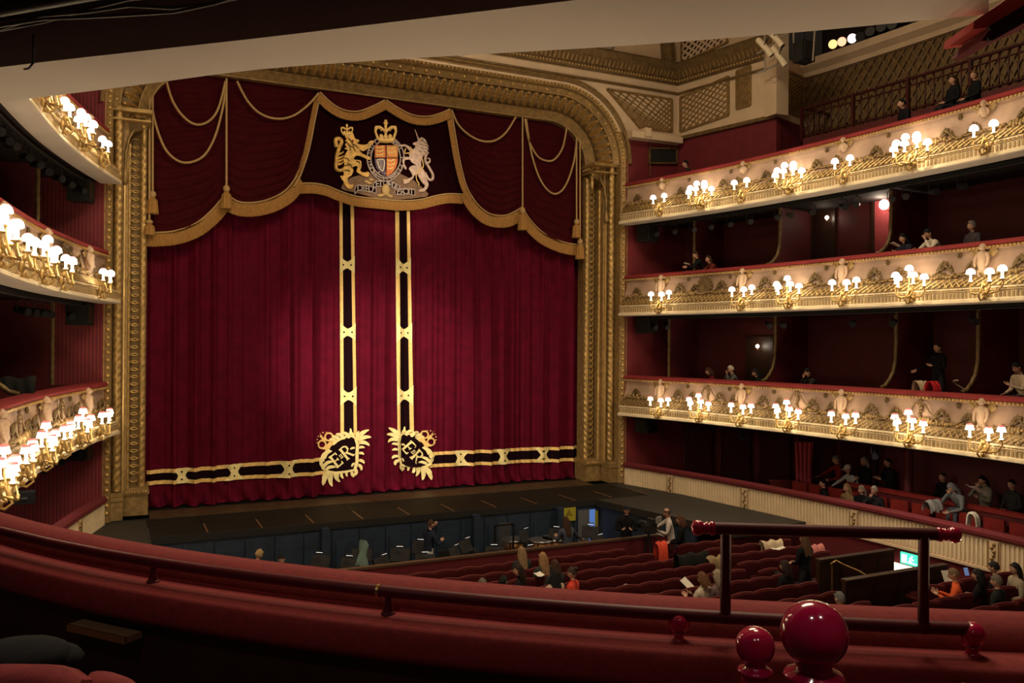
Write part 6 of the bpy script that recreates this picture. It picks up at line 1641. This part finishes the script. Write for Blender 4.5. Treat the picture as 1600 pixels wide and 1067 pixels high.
conv = [(P, J, bpy.data.meshes.new_from_object(o.evaluated_get(dg)), o) for P, J, o in tmp]
tconv = []
for o, matr, name, parent, M in TEXTS: tconv.append((bpy.data.meshes.new_from_object(o.evaluated_get(dg)), o, matr, name, parent, M))
for me, o, matr, name, parent, M in tconv:
    bpy.data.objects.remove(o); me.materials.clear(); me.materials.append(matr); q = bpy.data.objects.new(name, me); COL.objects.link(q); q.parent = parent; q.matrix_local = M
def segd(p, a, b):
    d = b-a; t = max(0, min(1, (p-a).dot(d)/(d.dot(d)+1e-9))); return (p-a-d*t).length
for P, J, me, o in conv:
    bpy.data.objects.remove(o)
    m = MB(); vs = [v.co.copy() for v in me.vertices]
    groups = {0: [], 1: [], 2: [], 3: []}
    for f in me.polygons:
        c = f.center; best = min(((segd(c, J[a], J[b])/max(.04, (RAD.get(b) or RAD[b[:-1]])[0]), t) for a, b, t in SEG))
        groups[best[1]].append(list(f.vertices))
    b0 = len(m.v); m.v.extend([tuple(v) for v in vs])
    for t, fs in groups.items():
        for f in fs: m.f.append(f); m.m.append(t); m.s.append(True)
    # head and hands
    hp = J['head']; HM = Matrix.Translation(hp) @ Matrix.Rotation(P['yaw'], 4, 'Z') @ Matrix.Rotation(-P['nod'], 4, 'X') @ Matrix.Rotation(P['tilt'], 4, 'Y')
    b = len(m.v); m.v.extend([(HM @ Vector(p))[:] for p in HEAD.v]); m.f.extend([[b+i for i in f] for f in HEAD.f]); m.m.extend(HEAD.m); m.s.extend(HEAD.s)
    for k, s in (('l', -1), ('r', 1)):
        d = (J['ha'+k]-J['el'+k]).normalized(); q = Vector((0, 0, -1)).rotation_difference(d); T = Matrix.Translation(J['ha'+k]) @ q.to_matrix().to_4x4(); H = HANDS[-s]
        b = len(m.v); m.v.extend([(T @ Vector(p))[:] for p in H.v]); m.f.extend([[b+i for i in f] for f in H.f]); m.m.extend(H.m); m.s.extend(H.s)
    R = Matrix.Rotation(P['face'], 4, 'Z') @ Matrix.Scale(P['sc'], 4)
    base = P['head']-(R @ hp)
    root = empty('person', (0, 0, 0), label=P['label'], cat='person')
    root.matrix_world = Matrix.Translation(base) @ R
    skn = mat('skin_'+P['skin'], SKIN_[P['skin']], .55)
    m.build('body', [skn, cloth(P['top']), cloth(P['legs']), BLACKM, EYE, BROW, LIP], root, world=False)
    hk = (P['hair'], tuple(P['hairc']))
    if hk not in HAIR: HAIR[hk] = ho = hair_mesh(P['hair']).build('hair' if P['hair'] not in ('cap', 'hood') else P['hair'], (hairm(P['hairc']) if P['hair'] not in ('cap', 'hood') else cloth(P['hairc'])), root, world=False); ho.matrix_local = HM
    else: ho = place(HAIR[hk], root, HM)
    P['root'] = root; P['M'] = root.matrix_world.copy(); P['J'] = J
# ------------------------------------------------------------------ held or laid things
def sheet(c, w, h, rz, tl, label, matr=WHITEC, name='booklet', fold=True):
    T = Matrix.Translation(c) @ Matrix.Rotation(rz, 4, 'Z') @ Matrix.Rotation(tl, 4, 'X'); m = MB()
    if fold:
        m.box((-w/2, 0, .0), (w, h, .008), M=T @ Matrix.Rotation(.2, 4, 'Y')); m.box((w/2, 0, .0), (w, h, .008), M=T @ Matrix.Rotation(-.2, 4, 'Y'))
    else: m.box((0, 0, 0), (w, h, .012), M=T)
    return tag(m.build(name, matr), label, 'booklet' if fold else 'phone')
PAPER = mat('paper', (.78, .74, .64), .8)
sheet(stp(1073, 914, -.2), .16, .30, .6, .7, 'white booklet held by the reader in cream in the stalls', PAPER)
sheet(stp(1481, 901, .0), .14, .26, -.2, 1.1, 'open booklet held by the person in the orange shirt', PAPER)
sheet(stp(1510, 893, .05), .09, .16, -.3, 1.2, 'small bluish phone held beside the orange shirt', mat('phone_blue', (.12, .2, .4), .4, emit=.6), 'phone', False)
sheet(hd(1523, 765, -1.35), .2, .3, 1.2, .5, 'white newspaper held by the reader behind the red partition', PAPER, 'newspaper')
sheet(hd(1073, 413, -.35), .12, .2, 1.0, .3, 'white paper held over the middle tier rail by the person in black', PAPER)
sheet(hd(1398, 383, -.4), .12, .2, 1.0, .5, 'pale booklet held by the long-haired reader, middle tier', PAPER)
sheet(stp(842, 898, -.15), .1, .16, .3, .3, 'small white programme lying in a stalls row right of the gesturing person', PAPER)
sheet(atz(1215, 858, -.1), .2, .1, 0, .2, 'folded pale paper on the seat below the cream coat', PAPER)
def coat(x, y, z, w, h, rgb, label, name='coat', seed=1):
    """garment hung over a seat back: front and back falls with folds"""
    m = MB(); rows = []; r = random.Random(seed); K = 14
    for (yy, zz) in ((.10, -h*.8), (.09, -h*.4), (.07, -.02), (.03, .05), (-.04, .06), (-.10, .0), (-.13, -h*.3), (-.15, -h*.65), (-.15, -h)):
        rows.append([Vector((x+w*(i/K-.5)*(1+.05*math.sin(zz*9)), y+yy+.025*math.sin(i*1.7+zz*4+seed), z+zz+.03*math.sin(i*.9+seed))) for i in range(K+1)])
    m.grid(rows, 0, True); return tag(m.build(name, cloth(rgb)), label, 'coat')
p = stp(1204, 848, -.22); coat(p.x, p.y, p.z, .62, .42, (.62, .50, .34), 'cream coat hung over a stalls seat back in the right block')
p = stp(1275, 855, -.2); coat(p.x, p.y, p.z, .40, .35, (.55, .20, .18), 'salmon pink coat hung over a seat behind the standing long-haired person', seed=3)
p = stp(1080, 868, -.1); coat(p.x, p.y, p.z, .85, .75, (.012, .013, .012), 'black coat draped over the aisle-end stalls seat', seed=2)
p = stp(1120, 872, -.15); coat(p.x, p.y, p.z, .6, .35, (.30, .22, .12), 'beige coat heaped on a stalls seat behind the guard rail post', seed=5)
p = stp(1032, 850, -.1); coat(p.x, p.y, p.z, .30, .45, (.72, .09, .05), 'orange-red bag hung at the feet of the white-shirted person', 'bag', seed=4)['category'] = 'bag'
p = stp(1508, 933, -.05); coat(p.x, p.y, p.z, .6, .3, (.33, .29, .23), 'crumpled pale grey coat over a seat in front of the grey-haired person', seed=6)
p = hd(1437, 603, -.35); coat(p.x, p.y, p.z+.05, .35, .25, (.5, .40, .26), 'beige coat bundled on the lower tier rail below the standing person', seed=7)
p = hd(1456, 602, -.3); coat(p.x, p.y, p.z+.02, .25, .2, (.4, .015, .02), 'red scarf bundled on the lower tier rail below the standing person', 'scarf', seed=8)['category'] = 'scarf'
p = hd(20, 600, -.5, -1); coat(p.x, p.y, p.z+.08, .8, .35, (.015, .013, .012), 'black coats heaped on the left lower tier rail', seed=9)
p = hd(1456, 785, -.7); coat(p.x, p.y, p.z, .5, .2, (.3, .3, .3), 'grey garment lying on the rail seats beside the slumped person', seed=10)
p = hd(1519, 805, -.55); coat(p.x, p.y, p.z, .16, .3, (.6, .58, .5), 'small white cloth hanging from a stalls circle seat', 'cloth', seed=12)['category'] = 'cloth'
# armchair by the standing man
p = hd(1508, 585, -1.3); root = empty('armchair', (p.x, p.y, TIERS[1][1]-.85), label='pale-framed chair with curved back beside the standing person in black', cat='chair')
zf = TIERS[1][1]-.85
m = MB(); m.tube([(p.x+.25*math.cos(a), p.y+.25*math.sin(a), zf+.75+.35*math.sin(a/2)) for a in [PI*k/8 for k in range(9)]], .02, 6); m.build('back_frame', IVORY, root)
m = MB(); m.lathe([(.24, zf+.42), (.26, zf+.46), (.22, zf+.50)], 14, M=Matrix.Translation((p.x, p.y, 0))); m.build('seat', VELVETD, root)
for k in range(4): a = PI/4+k*PI/2; m = MB(); m.tube([(p.x+.2*math.cos(a), p.y+.2*math.sin(a), zf), (p.x+.2*math.cos(a), p.y+.2*math.sin(a), zf+.44)], .018, 5); m.build('leg', IVORY, root)
# film camera on its head at the pit barrier
c = atz(1014, 824, .05); root = empty('film_camera', (c.x, c.y, fz(-7.2)), label='black film camera on a tripod beside the white-shirted person', cat='camera')
m = MB(); m.box(c, (.22, .42, .26)); m.box(c+Vector((0, -.1, .19)), (.10, .26, .12)); m.box(c+Vector((-.15, -.1, .02)), (.08, .2, .16)); m.build('camera_body', BLACKM, root)
m = MB(); m.tube([c+Vector((0, .2, 0)), c+Vector((0, .3, .02)), c+Vector((0, .38, .02))], [.08, .09, .11], 12); m.build('lens_barrel', BLACK, root)
m = MB(); m.box(c+Vector((.16, -.2, .22)), (.26, .05, .16), .5); m.tube([c+Vector((.08, -.1, .1)), c+Vector((.16, -.2, .2))], .02, 5); m.build('monitor', mat('grey_screen', (.2, .21, .2), .4), root)
m = MB(); m.tube([c+Vector((.05, -.15, -.1)), c+Vector((.18, -.42, -.16))], .015, 6); m.build('pan_handle', STEEL, root)
for k in range(3): a = 2*PI*k/3+.4; m = MB(); m.tube([c+Vector((0, 0, -.15)), Vector((c.x+.26*math.cos(a), c.y+.26*math.sin(a), fz(-7.2)))], .03, 6); m.build('leg', BLACK, root)
# ------------------------------------------------------------------ foreground: near part of the lower tier front
zr = TIERS[1][1]
fi = [i for i, p in enumerate(HSP) if p.y < -15.5 or i > 100]
fi = [i for i in range(len(HSP)) if HSP[i].y <= -15.6]
S = -1                                                        # left flank
def fg(o, z): return (o, z)
fgr = empty('near_balcony_parapet', (-6.3, -21.6, zr-.85), label='near balcony parapet with thick padded red velvet top in the foreground', cat='balcony')
m = MB(); sweep_closed(m, fi, [(.02, zr-.16), (.05, zr-.10), (.04, zr-.03), (-.01, zr), (-.09, zr), (-.16, zr-.035), (-.2, zr-.10), (-.2, zr-.16)], S, 0, True); m.build('outer_pad', VELVET, fgr)
m = MB(); sweep_closed(m, fi, [(-.2, zr-.16), (-.2, zr-.10), (-.26, zr-.10), (-.36, zr-.105), (-.375, zr-.12), (-.385, zr-.16), (-.40, zr-.21), (-.385, zr-.24), (-.35, zr-.26), (-.2, zr-.26)], S, 0, True); m.build('ledge_pad', VELVET, fgr)
m = MB(); sweep_closed(m, fi, [(-.02, zr-.16), (-.3, zr-.16), (-.3, zr-.86), (-.02, zr-.86)], S); m.build('inner_panel', WOOD, fgr)
m = MB(); sweep_closed(m, fi, [(.04, zr-.16), (.1, zr-.8), (.3, zr-1.1), (.34, TIERS[1][0]), (.0, TIERS[1][0]), (-.0, zr-.16)], S); m.build('cream_front', CREAMP, fgr)
m = MB(); sweep(m, fi, [(-.2, zr-.855), (-3.6, zr-.855)], S); struct('floor_balcony', m, CARPET, 'dark carpet of the near balcony')
def fgp(u, z, o):
    """point on the near parapet at photo column u, height z, offset o from the plan"""
    best = None
    for i in fi:
        p = hs(i, o, z, S); pu = proj(p)[0]
        if proj(p)[2] < .3: continue
        if best is None or abs(pu-u) < best[0]: best = (abs(pu-u), i, p)
    i = best[1]; cand = []
    for a, b in ((i-1, i), (i, i+1)):
        if a < fi[0] or b > fi[-1]: continue
        for k in range(21):
            p = hs(a, o, z, S).lerp(hs(b, o, z, S), k/20); cand.append((abs(proj(p)[0]-u), k, p))
    return min(cand, key=lambda c: c[0])[2]
# handrail (red lacquered tube) with brackets and ball ends
HR = -.24; HZ = zr-.005; hr = .026
path = [fgp(u, HZ, HR) for u in (-140, -60, 0, 80, 160, 240, 320, 400, 480, 560, 640, 720, 800, 880, 960, 1030, 1062)]
rail = empty('brass_handrail', path[8], label='long dark red handrail along the near parapet ending in a ball', cat='handrail'); rail.name = 'parapet_handrail'
m = MB(); m.tube(path, hr, 10); m.build('rail_tube', LACQ, rail)
def bracket(u, parent, z=HZ, o=HR):
    p = fgp(u, z, o); m = MB(); m.tube([p, p+Vector((0, 0, -.05)), Vector((p.x, p.y, zr-.10))], [.014, .014, .028], 8); m.lathe([(.035, 0), (.03, .012), (.015, .02)], 10, M=Matrix.Translation((p.x, p.y, zr-.105))); return m.build('bracket', LACQ, parent)
bracket(240, rail); bracket(605, rail)
p = fgp(590, HZ, HR); q = fgp(594, HZ, HR); m = MB(); m.tube([p, q], hr*1.12, 12); m.build('joint_ring', BRASS, rail)
def ballknob(c, r, parent, name='ball_knob'):
    m = MB(); m.ball(c, r, 20, 14); m.lathe([(r*.72, -r*1.02), (r*.55, -r*1.2), (r*.42, -r*1.4), (r*.62, -r*1.65), (r*.8, -r*1.75)], 14, M=Matrix.Translation(c)); return m.build(name, LACQB, parent)
b1 = atd(1061, 972, proj(path[-1])[2]); p2 = [fgp(u, HZ, HR) for u in (1066, 1140, 1220, 1300, 1380, 1440, 1500, 1519)]
b2 = atd(1520, 991, proj(p2[-1])[2])
grd = empty('guard_rail', p2[3], label='raised red lacquered guard rail frame on the parapet at the aisle end', cat='guard rail')
m = MB(); m.tube(p2, hr, 10); m.build('lower_tube', LACQ, grd)
ballknob(b1, .042, grd); ballknob(b2, .046, grd)
tL = atd(1110, 825, proj(fgp(1135, HZ, HR))[2]-.02); tR = atd(1470, 835, proj(fgp(1438, HZ, HR))[2])
m = MB(); m.tube([tL, tR], .024, 12); m.build('top_bar', LACQ, grd)
d = (tR-tL).normalized()
for e, sg, nm in ((tL, -1, 'end'), (tR, 1, 'end')):
    T = Matrix.Translation(e) @ Vector((0, 0, 1)).rotation_difference(d*sg).to_matrix().to_4x4(); m = MB()
    m.lathe([(.022, -.02), (.028, -.01), (.028, .0), (.019, .007), (.025, .013), (.025, .018), (.018, .024), (.028, .036), (.032, .050), (.026, .066), (.010, .074), (0, .075)], 14, M=T); m.build('turned_finial', LACQB, grd)
for u, ut in ((1135, 1127), (1440, 1437)):
    p = fgp(u, HZ-.02, HR); t = (ut-1110)/360; q = tL.lerp(tR, t); m = MB(); m.tube([p, Vector((p.x, p.y, q.z))], .021, 10); m.build('post', LACQ, grd)
# two ball finials on newel posts nearer the camera
def newel(u, v, rpx, d, label, r=None):
    r = rpx/CF*d; c = atd(u, v, d); root = empty('newel_post', (c.x, c.y, zr-.85), label=label, cat='newel post')
    m = MB(); m.ball(c, r, 32, 22); m.build('ball_finial', LACQB, root)
    m = MB(); m.lathe([(r*.62, -r*.78), (r*.52, -r*.95), (r*.55, -r*1.08), (r*.86, -r*1.2), (r*.92, -r*1.32), (r*.80, -r*1.42), (r*.62, -r*1.5), (r*.66, -r*1.62), (r*.78, -r*2.6), (r*.78, -(c.z-zr+.85))], 24, M=Matrix.Translation(c)); m.build('turned_post', LACQB, root); return root
newel(1272, 990, 51, 1.45, 'large glossy red ball finial on its newel post, nearest the camera')
newel(1180, 1009, 30, 2.3, 'smaller glossy red ball finial on its post behind the large one')
# brass-edged ledge on the inner panel
p = fgp(128, zr-.33, -.33); q = fgp(218, zr-.33, -.33); n = Vector((q-p).cross(Vector((0, 0, 1)))).normalized()
if n.dot(CAM-p) < 0: n = -n
m = MB(); m.bar(p+n*.03, q+n*.03, .09, .03); lg = tag(m.build('parapet_ledge', mat('ledge_wood', (.34, .20, .10), .4)), 'small wooden ledge with brass edge on the dark inner parapet', 'ledge')
m = MB(); m.bar(p+n*.078, q+n*.078, .008, .034); m.build('brass_edge', BRASS, lg)
p = fgp(1525, zr-.42, -.42); q = fgp(1640, zr-.42, -.42); 
c = atd(1572, 1083, 2.35); m = MB(); m.box(c, (.22, .05, .02), -.65); tag(m.build('step_nosing', BRASS), 'thin brass step edge at the bottom right corner', 'step edge')
# seat backs in the lower left corner
def near_seat(u0, u1, v, d, label, sl):
    a = atd(u0, v, d); b = atd(u1, v+sl, d); t = (b-a); L = t.length; t.normalize(); f = Vector((0, 0, 1)).cross(t)
    root = empty('red_seat', ((a+b)/2)+Vector((0, 0, -.9)), label=label, cat='seat'); m = MB(); rows = []
    for (o, z) in ((.05, -.75), (.06, -.10), (.05, -.02), (0, .0), (-.05, -.02), (-.06, -.1), (-.05, -.75)):
        rows.append([a.lerp(b, i/8)+f*o+Vector((0, 0, z-(.035*abs(i/4-1)**4 if z > -.5 else 0))) for i in range(9)])
    m.grid(rows, 0, True); 
    for j in (0, 8): m.add([r[j] for r in rows], [tuple(range(7))], 0)
    m.build('backrest', VELVET, root)
    m = MB(); c = (a+b)/2; s = -1 if (Vector((0, 1, 0)).dot(f) < 0) else 1
    m.poly([a+Vector((0, 0, -.5))+f*.05*s, b+Vector((0, 0, -.5))+f*.05*s, b+Vector((0, 0, -.5))+f*.5*s, a+Vector((0, 0, -.5))+f*.5*s], (0, 0, -.1)); m.build('seat_pad', VELVET, root)
near_seat(-60, 128, 1036, 1.9, 'red velvet balcony seat back at the bottom left corner', 2); near_seat(132, 212, 1040, 2.0, 'red velvet balcony seat back second from the bottom left corner', 26)
c = atd(22, 1030, 2.5); m = MB(); m.ball(c, (.16, .12, .06), 14, 8); m.ball(c+Vector((.05, .02, -.02)), (.14, .1, .05), 12, 8); tag(m.build('folded_coat', cloth((.008, .009, .009))), 'dark grey folded coat behind the bottom left seat', 'coat')

# ------------------------------------------------------------------ overhead: near soffit of the middle tier
zs = 5.75
edge = [(-420, 212), (-200, 187), (0, 160), (200, 135), (400, 109), (600, 94), (800, 82), (1000, 70), (1240, 51), (1400, 36), (1545, 22)]
back = [(-420, 160), (-200, 132), (0, 105), (200, 82), (400, 60), (600, 36), (800, 12), (1000, -12), (1240, -42), (1400, -60), (1545, -75)]
E1 = [atz(u, v, zs) for u, v in smooth(edge, 3)]; B1 = [atz(u, v, zs) for u, v in smooth(back, 3)]
up = Vector((0, 0, 1))
n = len(E1); m = MB()
m.grid([B1, E1], 0, False)
m.grid([E1, [e+up*.25 for e in E1]], 0, False); m.grid([[b+up*.30 for b in B1], B1], 0, False)
sof = struct('ceiling_soffit', m, SOFFIT, 'pale plaster soffit edge of the balcony overhead')
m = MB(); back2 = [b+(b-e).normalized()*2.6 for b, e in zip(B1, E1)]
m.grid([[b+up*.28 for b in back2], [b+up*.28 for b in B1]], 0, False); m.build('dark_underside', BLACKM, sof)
lt = empty('overhead_lighting_trough', B1[4], label='black lighting trough with pipes and cables above the pale soffit', cat='lighting trough')
def along_b(k, t, dz): return [b+(b-e).normalized()*t+up*(dz+.0*i) for i, (b, e) in enumerate(zip(B1, E1))]
m = MB(); m.tube(along_b(0, .12, .16), .03, 8); m.build('pipe', BLACK, lt)
m = MB(); m.tube(along_b(0, .32, .10), .025, 8); m.build('pipe', mat('grey_pipe', (.05, .045, .04), .5), lt)
m = MB(); A = along_b(0, .42, .27); Bq = along_b(0, .52, .27); m.grid([A, [a-up*.12 for a in A], [b-up*.12 for b in Bq], Bq], 0, False); m.build('trunking', mat('trunk_brown', (.03, .022, .018), .6), lt)
m = MB(); rr = random.Random(2)
for q in range(3):
    m.tube([p+Vector((rr.uniform(-.01, .01), rr.uniform(-.02, .02), .02*math.sin(i*.9+q)-.02*q)) for i, p in enumerate(along_b(0, .18+.03*q, .09))], .006, 5)
m.build('cables', mat('cable_grey', (.10, .095, .085), .5), lt)
c0 = atz(38, 108, zs-.015); c1 = atz(52, 98, zs-.03); m = MB(); m.tube([c0, atz(45, 107, zs-.02), c1, c1+up*.1], .004, 6); tag(m.build('loose_wire', BLACK), 'short loose black wire hanging from the pale soffit', 'wire')
# red upholstered beam at the upper right corner
bm = empty('overhead_rail_end', atd(1540, 40, 2.6), label='red padded rail end slanting out of the upper right corner', cat='rail')
def q3(u, v, d): return atd(u, v, d)
dn = 2.35
A = [q3(1520, 46, dn), q3(1522, 33, dn), q3(1560, 8, dn), q3(1590, -14, dn), q3(1640, -40, dn), q3(1640, -14, dn), q3(1548, 42, dn)]
m = MB(); fdir = _F*.16; m.poly(A, fdir); m.build('padded_rail', mat('lit_red_velvet', (.55, .06, .055), .8, 0, .1, 30), bm)  # velvet colour brightened in place of lamps that miss this rail
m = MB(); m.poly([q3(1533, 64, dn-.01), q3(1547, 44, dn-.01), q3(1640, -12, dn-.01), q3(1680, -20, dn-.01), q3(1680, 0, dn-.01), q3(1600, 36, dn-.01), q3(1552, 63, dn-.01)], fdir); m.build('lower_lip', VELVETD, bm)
m = MB(); a, b = q3(1545, 45, dn-.015), q3(1690, -42, dn-.015); m.bar(a, b, .012, .012); a, b = q3(1543, 62, dn-.015), q3(1690, -22, dn-.015); m.bar(a, b, .012, .012); m.build('groove', BLACKM, bm)
